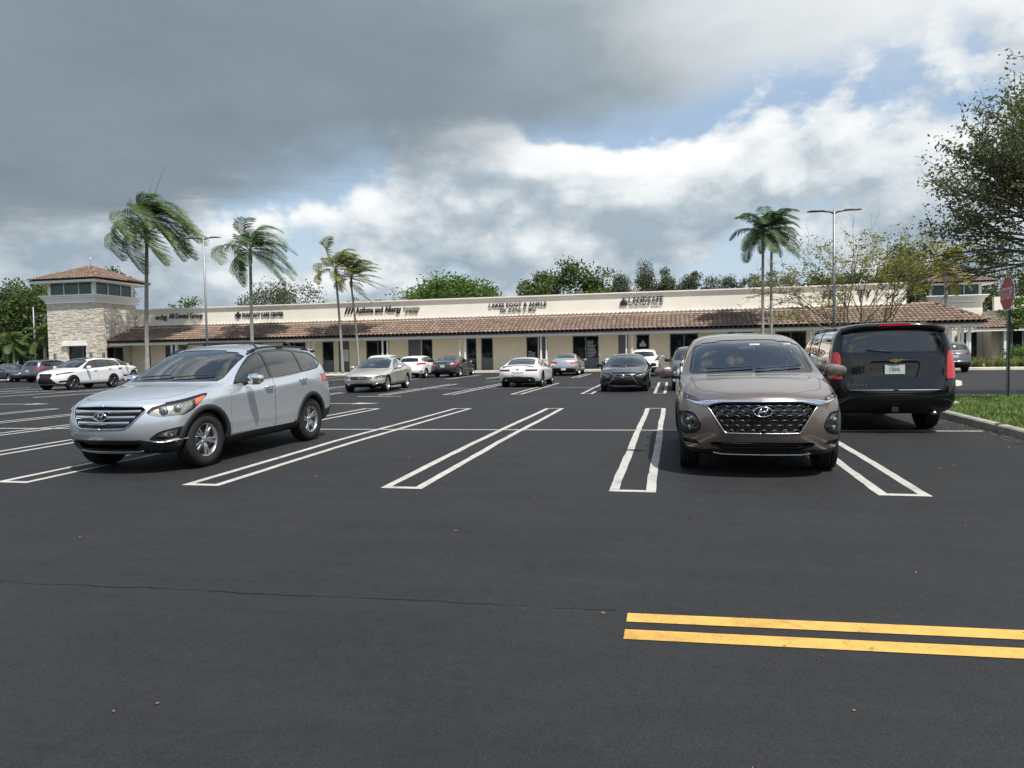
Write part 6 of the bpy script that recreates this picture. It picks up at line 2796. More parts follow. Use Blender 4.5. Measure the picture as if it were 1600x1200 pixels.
park(far_car('sedan', 4.87, .915, 1.47, .335, [], altr, plate=(.74, ''), extra=alt_extra),
     'grey_sedan', 'dark grey saloon parked nose-in beside the white hatchback', (-14.25, 44.9), 88, P_GREY, False, .97)
hatr = [F('tail_light', 'rear', rounded([(.50, .86), (.93, .90), (.93, 1.02), (.62, 1.0), (.52, .94)], .02, 2), M_RED, pair=True, smax=.85),
        F('bumper_lower', 'rear', rounded([(-.02, .22), (.60, .22), (.66, .34), (-.02, .40)], .02, 2), M_BLACK, push=.004, smax=.4),
        F('bumper_vent', 'rear', [(.70, .40), (.84, .44), (.82, .52), (.72, .47)], M_BLACK, pair=True, push=.01, smax=.5)]
park(far_car('hatch', 4.32, .89, 1.48, .325, [], hatr, plate=(.70, '')),
     'white_hatchback', 'white hatchback with large dark rear window parked behind the champagne saloon', (-16.0, 43.3), 89, P_WHITE, False, .97)
jukr = [F('tail_light', 'rear', rounded([(.60, .92), (.90, .94), (.92, 1.10), (.80, 1.16), (.70, 1.04)], .02, 2), M_DRED, pair=True, smax=.85),
        F('bumper_lower', 'rear', rounded([(-.02, .20), (.90, .20), (.90, .52), (.70, .56), (-.02, .50)], .02, 2), M_BLACK, push=.004, smax=.5)]
park(far_car('suv', 4.28, .89, 1.62, .35, [], jukr, plate=(.80, ''), clad=.42, lip=.05, rim_mat=M_RIMDARK),
     'small_white_suv', 'small white SUV with black lower bumper behind the black saloon', (-1.62, 42.3), 90, P_WHITE, False, .98)
sedr = [redlow(.5, .92, .78, .92)]
sedf = [F('headlight', 'front', [(.50, .57), (.60, .555), (.88, .61), (.92, .70), (.80, .71), (.52, .67)], G_LENS, pair=True, bowl=M_BOWL, smax=.95),
        F('grille', 'front', [(-.02, .40), (.42, .40), (.46, .60), (-.02, .62)], M_BLACK, push=.02, smax=.5)]
park(far_car('hatch', 4.45, .90, 1.56, .33, plainf, [redlow(.55, .9, .92, 1.05, M_RED, .8)]),
     'white_car', 'white car of which only the roof shows over the champagne saloon', (-18.75, 44.6), 90, P_WHITE, False, .98)
gcr = [F('tail_light', 'rear', rounded([(.50, .95), (.93, 1.0), (.93, 1.10), (.60, 1.05)], .02, 2), M_RED, pair=True, smax=.8),
       F('bumper_lower', 'rear', [(-.02, .20), (.90, .20), (.90, .48), (-.02, .50)], M_BLACK, push=.004, smax=.5)]
park(far_car('suv', 4.55, .92, 1.66, .36, [], gcr, plate=(.82, ''), clad=.36, lip=.05),
     'grey_crossover', 'mid grey crossover seen from behind left of the white crossover', (-44.1, 43.0), 88, P_GREY2, False, .98)
park(far_car('sedan', 4.85, .92, 1.45, .34, sedf, sedr, rim='ten', rim_mat=M_RIM),
     'blue_sedan', 'slate blue saloon cut off by the left edge of the picture', (-46.9, 44.2), -22, P_BLUE, True, .97)
park(far_car('suv', 4.70, .94, 1.72, .37, plainf, [redlow(.55, .9, .95, 1.1, M_RED, .72)], clad=.34),
     'white_suv', 'white SUV parked right of the tower behind the white crossover', (-41.5, 45.5), 90, P_WHITE, False, .97)
rsr = [F('tail_light', 'rear', rounded([(.55, .98), (.93, 1.0), (.93, 1.10), (.58, 1.08)], .02, 2), M_DRED, pair=True, smax=.72),
       F('bumper_lower', 'rear', [(-.02, .20), (.90, .20), (.90, .50), (-.02, .52)], M_BLACK, push=.004, smax=.5)]


def rs_extra(c, root, sh, pm):
    t = MB()
    for sd in (1, -1):
        sh.outline('rear', [(0, .62), (.70, .62)], .014, False, .06, .004, sd, t)
        sh.outline('rear', [(0, 1.06), (.50, 1.06)], .012, False, .06, .004, sd, t)
    obj('chrome_trim', t, M_CHROME, root)


park(far_car('suv', 4.85, .96, 1.72, .38, [], rsr, plate=(.88, ''), extra=rs_extra, clad=.36, rails=(2.3, 4.1, M_SATIN)),
     'dark_suv', 'dark grey SUV leaving between the black SUV and the stop sign', (14.75, 43.9), 90, P_GREY2, False, .98)

# ------------------------------------------------------------------ motorcycle behind the black saloon
mc = thing('motorcycle', 'dark motorcycle with mirrors standing left of the black saloon', 'motorcycle', (-3.95, 43.4, 0), (0, R(6), R(-72)))
mw = MB()
mw.lathe([(.20, -.05), (.27, -.06), (.31, -.03), (.315, 0), (.31, .03), (.27, .06), (.20, .05)], 28, 'Y', closed=True)
mw_me = mw.mesh('tyre')
hubm = MB()
hubm.lathe([(.02, -.05), (.05, -.05), (.05, .05), (.02, .05)], 14, 'Y', closed=True)
for k in range(6):
    a = math.pi * k / 3
    hubm.tube([(.04 * math.cos(a), 0, .04 * math.sin(a)), (.21 * math.cos(a), 0, .21 * math.sin(a))], .012, 6)
hub_me = hubm.mesh('rim')
for x in (-.70, .72):
    w = obj('wheel', hub_me, M_RIM, mc)
    w.location = (x, 0, .315)
    obj('tyre', mw_me, M_RUBBER, w)
fk = MB()
for y in (-.09, .09):
    fk.tube([(.72, y, .315), (.50, y, .82), (.42, y, 1.02)], .025, 8)
obj('fork', fk, M_CHROME, mc)
fr_ = MB()
fr_.tube([(.44, 0, .88), (.10, 0, .62), (-.30, 0, .60), (-.70, 0, .32)], .035, 8)
fr_.tube([(.44, 0, .85), (.25, 0, .34), (-.30, 0, .30), (-.70, 0, .32)], .03, 8)
fr_.box((.0, 0, .44), (.42, .30, .26))
obj('frame', fr_, M_GLOSSBLK, mc)
tk = superell(MB(), (.14, 0, .80), (.56, .30, .26), .7, 14, 10)
obj('fuel_tank', tk, P_BLACK, mc)
se = superell(MB(), (-.38, 0, .76), (.66, .28, .12), .6, 12, 8)
obj('saddle', se, M_BLACK, mc)
hb = MB().tube([(.28, -.40, 1.10), (.38, -.22, 1.08), (.42, 0, 1.04), (.38, .22, 1.08), (.28, .40, 1.10)], .014, 8)
obj('handlebar', hb, M_CHROME, mc)
for y in (-1, 1):
    m_ = superell(MB(), (.30, y * .44, 1.30), (.04, .15, .10), .7, 10, 8)
    m_.tube([(.32, y * .30, 1.09), (.32, y * .42, 1.28)], .008, 6)
    obj('mirror', m_, M_CHROME, mc)
lt = superell(MB(), (.56, 0, .92), (.14, .18, .18), .8, 12, 8)
obj('headlight', lt, M_CHROME, mc)
fd = MB()
rows = []
for k in range(9):
    a = R(40 + 110 * k / 8)
    rows.append([(.72 + .35 * math.cos(a), y, .315 + .35 * math.sin(a)) for y in (-.08, 0, .08)])
fd.grid(rows)
obj('mudguard', fd, P_BLACK, mc)
# ------------------------------------------------------------------ vegetation
def leaf_mat(name, c0, c1, trans=0.25, scale=0.6):
    m = bpy.data.materials.new(name)
    m.use_nodes = True
    t = NT(m.node_tree)
    g = t.n('ShaderNodeNewGeometry')
    f = t.math('ADD', t.math('MULTIPLY', g.outputs['Random Per Island'], 0.7), t.math('MULTIPLY', t.noise(g.outputs['Position'], scale, 3), 0.45), clamp=True)
    c = t.mix(f, c0, c1)
    p = t.n('ShaderNodeBsdfPrincipled', i_Base_Color=c, i_Roughness=0.55)
    p.inputs['Specular IOR Level'].default_value = 0.35
    tr = t.n('ShaderNodeBsdfTranslucent', i_Color=t.mix(1.0, c, (1.25, 1.35, 0.6), 'MULTIPLY'))
    mx = t.n('ShaderNodeMixShader', i_0=trans)
    t.t.links.new(p.outputs[0], mx.inputs[1])
    t.t.links.new(tr.outputs[0], mx.inputs[2])
    o = t.n('ShaderNodeOutputMaterial')
    t.t.links.new(mx.outputs[0], o.inputs[0])
    return m


L_DARK = leaf_mat('leaf_dark', (.022, .038, .014), (.055, .085, .026))
L_MID = leaf_mat('leaf_mid', (.035, .060, .016), (.085, .125, .032))
L_BRIGHT = leaf_mat('leaf_bright', (.050, .100, .018), (.115, .185, .040), .32)
L_GREY = leaf_mat('leaf_grey', (.045, .060, .036), (.095, .115, .070))
L_YELL = leaf_mat('leaf_yellow', (.135, .140, .028), (.26, .235, .055), .35)
L_OAK = leaf_mat('leaf_oak', (.060, .075, .040), (.135, .155, .078), .34)
L_PALM = leaf_mat('palm_leaf', (.042, .080, .028), (.105, .155, .055), .26)
L_PALMD = leaf_mat('palm_leaf_dark', (.030, .060, .024), (.075, .120, .044), .22)
L_PALMY = leaf_mat('palm_leaf_yellow', (.085, .118, .024), (.19, .205, .042), .35)
M_BARK = mat('bark', (.115, .095, .075), .9, bump=(22, .8), var=(6, .3))
M_BARKL = mat('bark_pale', (.23, .205, .17), .9, bump=(25, .5), var=(5, .2))
M_PTRUNK = mat('palm_trunk', (.27, .255, .23), .85, bump=(16, .6), var=(4, .22))
M_SHAFT = mat('palm_crownshaft', (.14, .17, .075), .55, var=(3, .3))
M_SHAFTB = mat('palm_sheath_brown', (.22, .165, .10), .7, var=(4, .3))


def leaf_cloud(pts, size, rng, flat=0.0, aspect=1.7):
    """one leaf-shaped quad for each point"""
    V, Fc = [], []
    for (x, y, z) in pts:
        s = size * rng.uniform(.6, 1.35)
        a = Vector((rng.gauss(0, 1), rng.gauss(0, 1), rng.gauss(0, 1) * (1 - flat))).normalized()
        b = a.cross(Vector((rng.gauss(0, 1), rng.gauss(0, 1), rng.gauss(0, 1) + flat * 2.5)))
        if b.length < 1e-4:
            continue
        b.normalize()
        a = a * s * aspect * .5
        b = b * s * .5
        n = a.cross(b).normalized() * s * .16
        i = len(V)
        P = Vector((x, y, z))
        V += [P - a, P - b * .9 + n, P + a, P + b * .9 + n]
        Fc += [(i, i + 1, i + 2), (i, i + 2, i + 3)]
    return [tuple(v) for v in V], Fc


def mesh_from(name, V, Fc):
    me = bpy.data.meshes.new(name)
    me.from_pydata(V, [], Fc)
    me.update()
    return me


def limb(mb, p, q, r0, r1, rng, bend=.12, n=5, seg=7):
    p, q = Vector(p), Vector(q)
    d = q - p
    pts, rs = [], []
    o1 = Vector((rng.gauss(0, 1), rng.gauss(0, 1), rng.gauss(0, .6))) * d.length * bend
    for k in range(n + 1):
        u = k / n
        pts.append(p + d * u + o1 * math.sin(math.pi * u))
        rs.append(r0 + (r1 - r0) * u)
    mb.tube(pts, rs, seg)
    return pts


def tree(name, label, base, height, rx, ry, n_clumps, leaves, leaf_size, lm, seed, trunk_r=.18, crown_lo=.3, shape='round', group=None, bark=None, cat='tree', clump_r=None, flat=.2):
    """trunk and limbs that end in leaf clumps; clumps fill an uneven crown"""
    rng = random.Random(seed)
    root = thing(name, label, cat, base, (0, 0, 0), group)
    tk = MB()
    fork = height * (crown_lo + .05)
    tp = limb(tk, (0, 0, -.1), (rng.uniform(-.2, .2), rng.uniform(-.2, .2), fork), trunk_r, trunk_r * .7, rng, .03)
    cz = height * (1 + crown_lo) / 2
    rz = height * (1 - crown_lo) / 2
    pts = []
    clumps = []
    tries = 0
    while len(clumps) < n_clumps and tries < 4000:
        tries += 1
        u = Vector((rng.gauss(0, 1), rng.gauss(0, 1), rng.gauss(0, 1))).normalized()
        rad = rng.uniform(.35, 1.0)**.55
        if shape == 'umbrella':
            u.z = abs(u.z) * .8 - .15
        w = .86 + .28 * mnoise.noise(u * 1.7 + Vector((seed, 0, 0)))
        c = Vector((u.x * rx * rad * w, u.y * ry * rad * w, cz + u.z * rz * rad * w))
        if shape == 'cone':
            k = 1 - (c.z - height * crown_lo) / (height * (1 - crown_lo)) * .75
            c.x *= k
            c.y *= k
        if c.z < height * crown_lo * .9:
            continue
        clumps.append(c)
    fk = Vector(tp[-1])
    for i, c in enumerate(clumps):
        if i % 2 == 0 or len(clumps) < 24:
            limb(tk, fk * 1.0 if c.z > fk.z else Vector((fk.x, fk.y, fk.z * .8)), c, trunk_r * .35, .012, rng, .10, 4, 5)
        cr = (clump_r or (rx * .26)) * rng.uniform(.65, 1.25)
        m = int(1.35 * leaves / n_clumps * rng.uniform(.7, 1.3))
        for _ in range(m):
            g = Vector((rng.gauss(0, .5), rng.gauss(0, .5), rng.gauss(0, .36)))
            if g.length > .95:
                g = g.normalized() * rng.uniform(.55, .95)
            pts.append(c + g * cr)
    obj('trunk', tk, bark or M_BARK, root, smooth=True)
    V, Fc = leaf_cloud(pts, leaf_size * .80, rng, flat)
    obj('crown', mesh_from('crown', V, Fc), lm, root)
    return root


def frond(length, droop, rng, wind, start_dir, lm_w=.5, n=34, width=.05, stiff=.5):
    """one feather leaf: rachis polyline and leaflets; wind bends everything downwind"""
    pts = [Vector((0, 0, 0))]
    d = Vector(start_dir).normalized()
    step = length / 16
    for k in range(16):
        u = k / 16
        d = (d + Vector((0, 0, -1)) * droop * (0.25 + u) * .16 + Vector(wind) * (.085 + .19 * u)).normalized()
        pts.append(pts[-1] + d * step)
    V, Fc = [], []
    # rachis
    mb = MB()
    mb.tube(pts, [max(.006, .024 * (1 - k / 17)) for k in range(17)], 5)
    V += mb.v
    Fc += mb.f
    for i in range(n):
        u = .12 + .87 * i / n
        f = u * 16
        k = min(15, int(f))
        p = pts[k] + (pts[k + 1] - pts[k]) * (f - k)
        t = (pts[k + 1] - pts[k]).normalized()
        s = t.cross(Vector((0, 0, 1)))
        if s.length < .1:
            s = t.cross(Vector((0, 1, 0)))
        s.normalize()
        up = s.cross(t)
        ll = length * .30 * (math.sin(math.pi * min(1, u * .92 + .10))**.6) * rng.uniform(.85, 1.1)
        for sd in (1, -1):
            dv = (s * sd * .75 + t * .55 + up * rng.uniform(-.15, .30) * (1 - stiff * .5)).normalized()
            dv2 = (dv + Vector((0, 0, -1)) * .45 + Vector(wind) * .8).normalized()
            dv3 = (dv + Vector((0, 0, -1)) * .75 + Vector(wind) * 1.5).normalized()
            w = t * width * .5
            q1 = p + dv * ll * .35
            q2 = q1 + dv2 * ll * .35
            q3 = q2 + dv3 * ll * .30
            b = len(V)
            V += [tuple(p - w * .5), tuple(p + w * .5), tuple(q1 + w), tuple(q1 - w), tuple(q2 + w * .8), tuple(q2 - w * .8), tuple(q3)]
            Fc += [(b, b + 1, b + 2, b + 3), (b + 3, b + 2, b + 4, b + 5), (b + 5, b + 4, b + 6)]
    return V, Fc


def palm(name, label, base, height, flen, n_fronds, wind, lm, seed, lean=(0, 0), trunk=.13, shaft=.9, spear=True, group=None, brown=False, droop=1.0, width=.06):
    rng = random.Random(seed)
    root = thing(name, label, 'palm tree', base, (0, 0, 0), group)
    tk = MB()
    top = Vector((lean[0], lean[1], height))
    pts, rs = [], []
    for k in range(29):
        u = k / 28
        pts.append(Vector((top.x * u**1.6, top.y * u**1.6, height * u - .05)))
        ring = .006 if k % 2 else 0.0
        rs.append(trunk * (1.22 - .30 * min(1, u * 6)) * (1 - .28 * u) + ring)
    tk.tube(pts, rs, 12)
    obj('trunk', tk, M_PTRUNK, root, smooth=True)
    sh_ = MB()
    t0 = pts[-1]
    w = Vector(wind)
    sh_.tube([t0 - Vector((0, 0, .04)), t0 + Vector((0, 0, shaft * .35)), t0 + Vector((0, 0, shaft * .75)), t0 + Vector((0, 0, shaft)) + w * .05], [trunk * .98, trunk * 1.02, trunk * .75, trunk * .35], 10)
    obj('crownshaft', sh_, M_SHAFTB if brown else M_SHAFT, root, smooth=True)
    c = t0 + Vector((0, 0, shaft * .85))
    for i in range(n_fronds):
        a = 2 * math.pi * (i * .382 + rng.uniform(-.04, .04))
        e = R(74 - 88 * (i / max(1, n_fronds - 1))**1.1)
        dv = Vector((math.cos(a) * math.cos(e), math.sin(a) * math.cos(e), math.sin(e)))
        V, Fc = frond(flen * rng.uniform(.82, 1.1), droop * rng.uniform(.75, 1.2), rng, wind, dv, n=int(16 * flen) + 10, width=width * .62)
        o = obj('frond', mesh_from('frond', V, Fc), lm, root)
        o.location = c - Vector((0, 0, .18 * i / n_fronds))
    if spear:
        sp = MB()
        for k in range(2):
            d_ = Vector((.18 + .25 * k, 0, 1)).normalized()
            sp.tube([c, c + d_ * flen * (.40 + .16 * k), c + d_ * flen * (.66 + .24 * k) + w * .2], [.025, .016, .005], 6)
        obj('spear_leaf', sp, lm, root)
    return root


WIND = (.95, -.05, .05)
palm('royal_palm', 'tallest palm blown sideways beside the left lamp post', (-43.05, 52.6, .05), 11.6, 5.8, 26, tuple(k * 1.5 for k in WIND), L_PALM, 11, (.45, 0), .20, 1.7, True, None, True, 2.6, .09)
palm('royal_palm', 'second tall palm from the tower with wind-tossed fronds', (-33.2, 52.6, .05), 9.1, 4.3, 22, tuple(k * .95 for k in WIND), L_PALM, 12, (.1, 0), .16, 1.2, False, None, False, 1.8, .08)
palm('slim_palm', 'slim yellowish palm, left one of the crossing pair by the allergy clinic', (-25.35, 52.6, .05), 7.6, 2.9, 17, tuple(k * .75 for k in WIND), L_PALMY, 13, (-.35, 0), .115, .9, False, None, False, 1.1, .07)
palm('slim_palm', 'slim yellowish palm, right one of the crossing pair by the allergy clinic', (-24.15, 53.0, .05), 6.9, 3.0, 15, tuple(k * 1.1 for k in WIND), L_PALMY, 14, (-.45, 0), .105, .9, False, None, True, .9, .07)
palm('slim_palm', 'left trunk of the twin dark green palms before the tiled canopy', (6.05, 52.6, .05), 8.7, 2.8, 17, (.12, 0, 0), L_PALMD, 15, (.05, 0), .125, 1.0, False, None, False, 1.2, .08)
palm('slim_palm', 'right trunk of the twin dark green palms before the tiled canopy', (6.62, 52.7, .05), 8.7, 2.7, 17, (.25, 0, 0), L_PALMD, 16, (.05, 0), .115, 1.0, False, None, False, 1.1, .08)
palm('slim_palm', 'olive palm standing between the building end and the far tower', (20.9, 63.0, 0), 7.2, 3.2, 12, (.25, 0, 0), L_YELL, 17, (0, 0), .14, .9, False, None, False, 1.3, .08)
# low fan palms beside the tower
for k, (x, y, h, lab) in enumerate(((-56.2, 55.5, 3.4, 'bushy palm standing closest to the left side of the stone tower'), (-60.2, 56.0, 2.8, 'bushy palm behind the grey crossover on the left verge'), (-64.5, 55.0, 2.2, 'low bushy palm near the left edge of the picture'))):
    palm('fan_palm', lab, (x, y, .1), h, 2.3, 16, (.22, 0, 0), L_MID, 30 + k, (0, 0), .16, .4, False, 'bushy palms on the left verge', True, 1.4, .09)

BG = 'trees behind the shopping building'
tree('grey_tree', 'grey green spreading tree over the parapet behind the second palm', (-44.3, 76, 0), 10.4, 6.6, 5, 60, 7000, .20, L_GREY, 41, .25, .35, group=BG)
tree('small_tree', 'small dark tree showing beside the tower roof', (-54.5, 74, 0), 8.6, 3.2, 3, 26, 2200, .20, L_MID, 42, .2, .35, group=BG)
tree('small_tree', 'low grey shrubby treetop just over the parapet behind the slim palms', (-33.8, 76, 0), 8.3, 3.0, 3, 20, 1500, .20, L_GREY, 43, .2, .4, group=BG)
tree('small_tree', 'small sparse treetop over the parapet right of the slim palms', (-30.2, 78, 0), 8.6, 1.6, 2, 10, 700, .18, L_MID, 44, .15, .5, group=BG)
tree('broad_tree', 'bright green layered tree over the allergy clinic sign', (-21.8, 71, 0), 9.9, 6.2, 4.2, 44, 7000, .24, L_BRIGHT, 45, .25, .42, 'umbrella', group=BG, flat=.5)
tree('broad_tree', 'dense dark green tree over the middle of the building', (-10.4, 73, 0), 10.6, 5.0, 4.5, 56, 8000, .24, L_MID, 46, .28, .35, group=BG)
for k, (x, y, h, r, lab) in enumerate(((-5.6, 82, 10.6, 2.3, 'first feathery pine right of the dense dark tree'), (-3.0, 83, 11.6, 2.4, 'tallest of the feathery pines behind the building'), (-.7, 82, 10.9, 2.2, 'feathery pine with ragged top, third from the dense tree'), (1.6, 84, 10.2, 2.0, 'shorter feathery pine at the right end of its row'))):
    tree('pine_tree', lab, (x, y, 0), h, r, r, 44, 7000, .15, L_GREY, 50 + k, .16, .3, 'cone', BG, None, 'tree', r * .45, 0)
for k, (x, y, h, r, lab) in enumerate(((3.3, 92, 12.2, 1.8, 'narrow pale tree with split top behind the parapet'), (6.0, 92, 11.2, 2.4, 'rounder pale tree behind the parapet left of the twin palms'), (9.0, 93, 11.4, 2.4, 'pale thin tree directly left of the twin palms'), (12.0, 90, 10.8, 2.6, 'pale tree showing right behind the twin palm trunks'))):
    tree('pale_tree', lab, (x, y, 0), h, r, r, 34, 4200, .17, L_GREY, 60 + k, .15, .35, 'round', BG, M_BARKL, 'tree', r * .38, 0)
for k, (x, y, h, r, m_, lab) in enumerate(((15.0, 78, 9.6, 4.2, L_DARK, 'dark round tree behind the lamp post on the right'), (21.0, 80, 10.6, 4.6, L_DARK, 'dark tree behind the sparse tree on the right'), (27.5, 92, 13.5, 5.5, L_DARK, 'tall dark tree rising behind the small tiled tower'), (35.5, 90, 14.8, 6.5, L_DARK, 'tall dark tree at the right edge behind the stop sign'), (43, 88, 13.0, 6.0, L_DARK, 'dark tree far right beyond the stop sign'))):
    tree('dark_tree', lab, (x, y, 0), h, r, r * .8, 56, 7500, .24, m_, 70 + k, .3, .22, group='dark trees behind the right end')
for k, (x, y, h, r, m_, lab) in enumerate(((25.0, 57.5, 5.2, 2.7, L_BRIGHT, 'leafy green tree at the end of the tiled canopy'), (29.6, 56.0, 4.7, 2.6, L_YELL, 'yellow green tree behind the stop sign post'), (33.0, 60.0, 5.6, 3.0, L_MID, 'bushy green tree right of the stop sign'))):
    tree('young_tree', lab, (x, y, .1), h, r, r, 36, 4200, .17, m_, 80 + k, .09, .38, bark=M_BARKL)
for k, (x, y, h, r, m_, lab) in enumerate(((-66.5, 63, 10.2, 5.6, L_MID, 'big green tree at the left edge behind the bushy palms'), (-60.4, 67, 11.8, 4.2, L_MID, 'green tree whose top shows over the tower roof'), (-72, 70, 11.0, 6, L_DARK, 'dark tree deep in the left background'), (-58.0, 62, 8.2, 3.2, L_DARK, 'dark tree close behind the stone tower'), (-68, 58.5, 6.0, 4.0, L_MID, 'lower green tree beside the left verge'))):
    tree('verge_tree', lab, (x, y, 0), h, r, r * .8, 60, 7500, .24, m_, 90 + k, .25, .15, group='trees left of the tower')
# a distant belt of trees closes the view under the crowns
rng = random.Random(5)
pts = []
for k in range(15000):
    x = rng.uniform(-150, 150)
    h = 5.5 + 2.0 * mnoise.noise(Vector((x * .05, 0, 3)))
    pts.append((x, 118 + rng.uniform(0, 7), rng.uniform(0, 1)**.8 * h))
V, Fc = leaf_cloud(pts, .9, rng, .2)
V2, F2 = leaf_cloud([(p[0] * .7, -40 - rng.uniform(0, 8), p[2] * 1.9) for p in pts[:11000]], 1.1, rng, .2)
belt2 = obj('distant_woodland', mesh_from('distant_woodland', V2, F2), L_DARK, kind='stuff')
tag(belt2, 'belt of trees behind the viewpoint, outside the picture', 'woodland')
belt = obj('distant_woodland', mesh_from('distant_woodland', V, Fc), L_DARK, kind='stuff')
tag(belt, 'dark belt of far trees closing the view behind the buildings', 'woodland')


# ---- sparse tree by the lamp post: many thin rising stems with few small leaves
def branching(mb, p, d, length, r, depth, rng, tips, spread, up, wig=.12):
    n = 4
    pts = [Vector(p)]
    dd = Vector(d).normalized()
    for k in range(n):
        dd = (dd + Vector((rng.gauss(0, wig), rng.gauss(0, wig), rng.gauss(0, wig) + up * .05))).normalized()
        pts.append(pts[-1] + dd * length / n)
        if depth <= 2:
            tips.append((pts[-1], dd, depth))
    mb.tube(pts, [r * (1 - .45 * k / n) for k in range(n + 1)], 6 if depth > 2 else 4, cap=False)
    if depth <= 0:
        return
    m = rng.choice((2, 3)) if depth > 1 else 2
    for i in range(m):
        ax = Vector((rng.gauss(0, 1), rng.gauss(0, 1), rng.gauss(0, .5))).normalized()
        nd = (dd + ax * spread * rng.uniform(.6, 1.2)).normalized()
        st = pts[-1] if i == 0 else pts[rng.choice((2, 3, 4))]
        branching(mb, st, nd, length * rng.uniform(.62, .86), r * .58, depth - 1, rng, tips, spread, up, wig)


def sparse_tree():
    rng = random.Random(23)
    root = thing('sparse_tree', 'thin vase-shaped tree with few yellow green leaves beside the lamp post', 'tree', (8.9, 38.6, 0))
    mb, tips = MB(), []
    mb.tube([(0, 0, -.1), (.02, 0, .6), (0, .02, 1.1)], [.13, .11, .10], 8)
    for k in range(12):
        a = 2 * math.pi * k / 12 + rng.uniform(-.2, .2)
        e = rng.uniform(.50, .95) if k % 3 else 1.35
        branching(mb, (0, 0, 1.0 + rng.uniform(-.2, .3)), (math.cos(a) * math.cos(e), math.sin(a) * math.cos(e), math.sin(e)), rng.uniform(1.9, 2.5), .050, 4, rng, tips, .50, .0, .09)
    obj('trunk', mb, mat('grey_twig', (.14, .12, .095), .9), root, smooth=True)
    pts = []
    for p, d, dep in tips:
        if rng.random() < .72 and p.z < 7.0:
            for _ in range(rng.choice((2, 4, 6, 9))):
                pts.append(p + Vector((rng.gauss(0, .14), rng.gauss(0, .14), rng.gauss(0, .05))))
    V, Fc = leaf_cloud(pts, .075, rng, .6)
    obj('crown', mesh_from('crown', V, Fc), L_YELL, root)


sparse_tree()


# ---- oak on the grass island, mostly outside the picture; its sprays hang in from the right
def oak():
    rng = random.Random(77)
    root = thing('oak_tree', 'small-leaved oak reaching in from the right edge over the stop sign', 'tree', (11.2, 20.2, .1))
    mb, tips = MB(), []
    mb.tube([(0, 0, -.2), (-.1, .05, 1.0), (-.25, .1, 2.3), (-.5, .2, 3.2)], [.27, .22, .19, .17], 10)
    dirs = []
    for k in range(15):
        a = rng.uniform(0, 2 * math.pi)
        dirs.append((math.cos(a), math.sin(a), rng.uniform(.25, 1.4)))
    dirs += [(-1, .25, .55), (-1, .5, .75), (-.9, .0, .95), (-1, .35, .30), (-.8, .6, .45), (-1, .1, .40), (-.75, .3, 1.2), (-.95, .55, .2), (-.7, .2, .7), (-.85, .4, .95), (-.6, .1, 1.0), (-1, .2, .7), (-.9, .5, .6), (-1, .15, .25), (-1, .3, .45), (-1, -.05, .6), (-1, .4, .9)]
    for d in dirs:
        branching(mb, (-.4, .15, rng.uniform(3.3, 4.2)), (d[0], d[1], min(d[2], .95) + .10), rng.uniform(1.5, 1.85), .070, 4, rng, tips, .46, .32, .11)
    obj('trunk', mb, M_BARK, root, smooth=True)
    pts = []
    for p, d, dep in tips:
        if p.z < 3.8:
            continue
        if rng.random() < .42:
            continue
        for _ in range(7 if dep <= 1 else 3):
            pts.append(p + d * rng.uniform(-.2, .25) + Vector((rng.gauss(0, .10), rng.gauss(0, .10), rng.gauss(0, .09))))
    V, Fc = leaf_cloud(pts, .058, rng, .15, 1.8)
    obj('crown', mesh_from('crown', V, Fc), L_OAK, root)
    return len(pts)


OAK_N = oak()
tree('oak_tree', 'oak standing just outside the right edge that shades the kerb', (8.9, 9.3, .1), 6.2, 2.3, 2.3, 34, 5200, .085, L_OAK, 200, .16, .45)
# fallen leaves and grit along the kerb and in the bays
rng = random.Random(31)
lv = []
for k in range(420):
    y = rng.uniform(9.5, 17)
    lv.append((5.26 - abs(rng.gauss(0, .22)), y, gz(y) + .008))
for k in range(110):
    y = rng.uniform(2.5, 20)
    lv.append((rng.uniform(-9, 5), y, gz(y) + .008))
V, Fc = leaf_cloud(lv, .018, rng, .9)
lt_ = obj('leaf_litter', mesh_from('leaf_litter', V, Fc), leaf_mat('dry_leaf', (.10, .07, .035), (.30, .25, .16)), kind='stuff')
tag(lt_, 'dry leaf litter along the kerb and scattered over the asphalt', 'leaf litter')


# ---- strap-leaved plants along the far kerb and the shrub on the small island
def strap_plant(root_loc, label, seed, n=60, h=.75, group=None, lm=None):
    rng = random.Random(seed)
    V, Fc = [], []
    for k in range(n):
        a = rng.uniform(0, 6.28)
        e = rng.uniform(.4, 1.0)
        L_ = h * rng.uniform(.7, 1.2)
        bx, by = rng.gauss(0, .12), rng.gauss(0, .12)
        w = .018
        px, py = -math.sin(a) * w, math.cos(a) * w
        i = len(V)
        for u in (0, .35, .7, 1.0):
            r = L_ * e * u
            z = L_ * (u * 1.25 - u * u * (.35 + .45 * e))
            ww = (1 - u * .85)
            V += [(bx + math.cos(a) * r + px * ww, by + math.sin(a) * r + py * ww, z), (bx + math.cos(a) * r - px * ww, by + math.sin(a) * r - py * ww, z)]
        for q in range(3):
            Fc.append((i + q * 2, i + q * 2 + 1, i + q * 2 + 3, i + q * 2 + 2))
    o = obj('strap_plant', mesh_from('strap_plant', V, Fc), lm or L_STRAP)
    o.location = root_loc
    tag(o, label, 'plant', group)
    return o


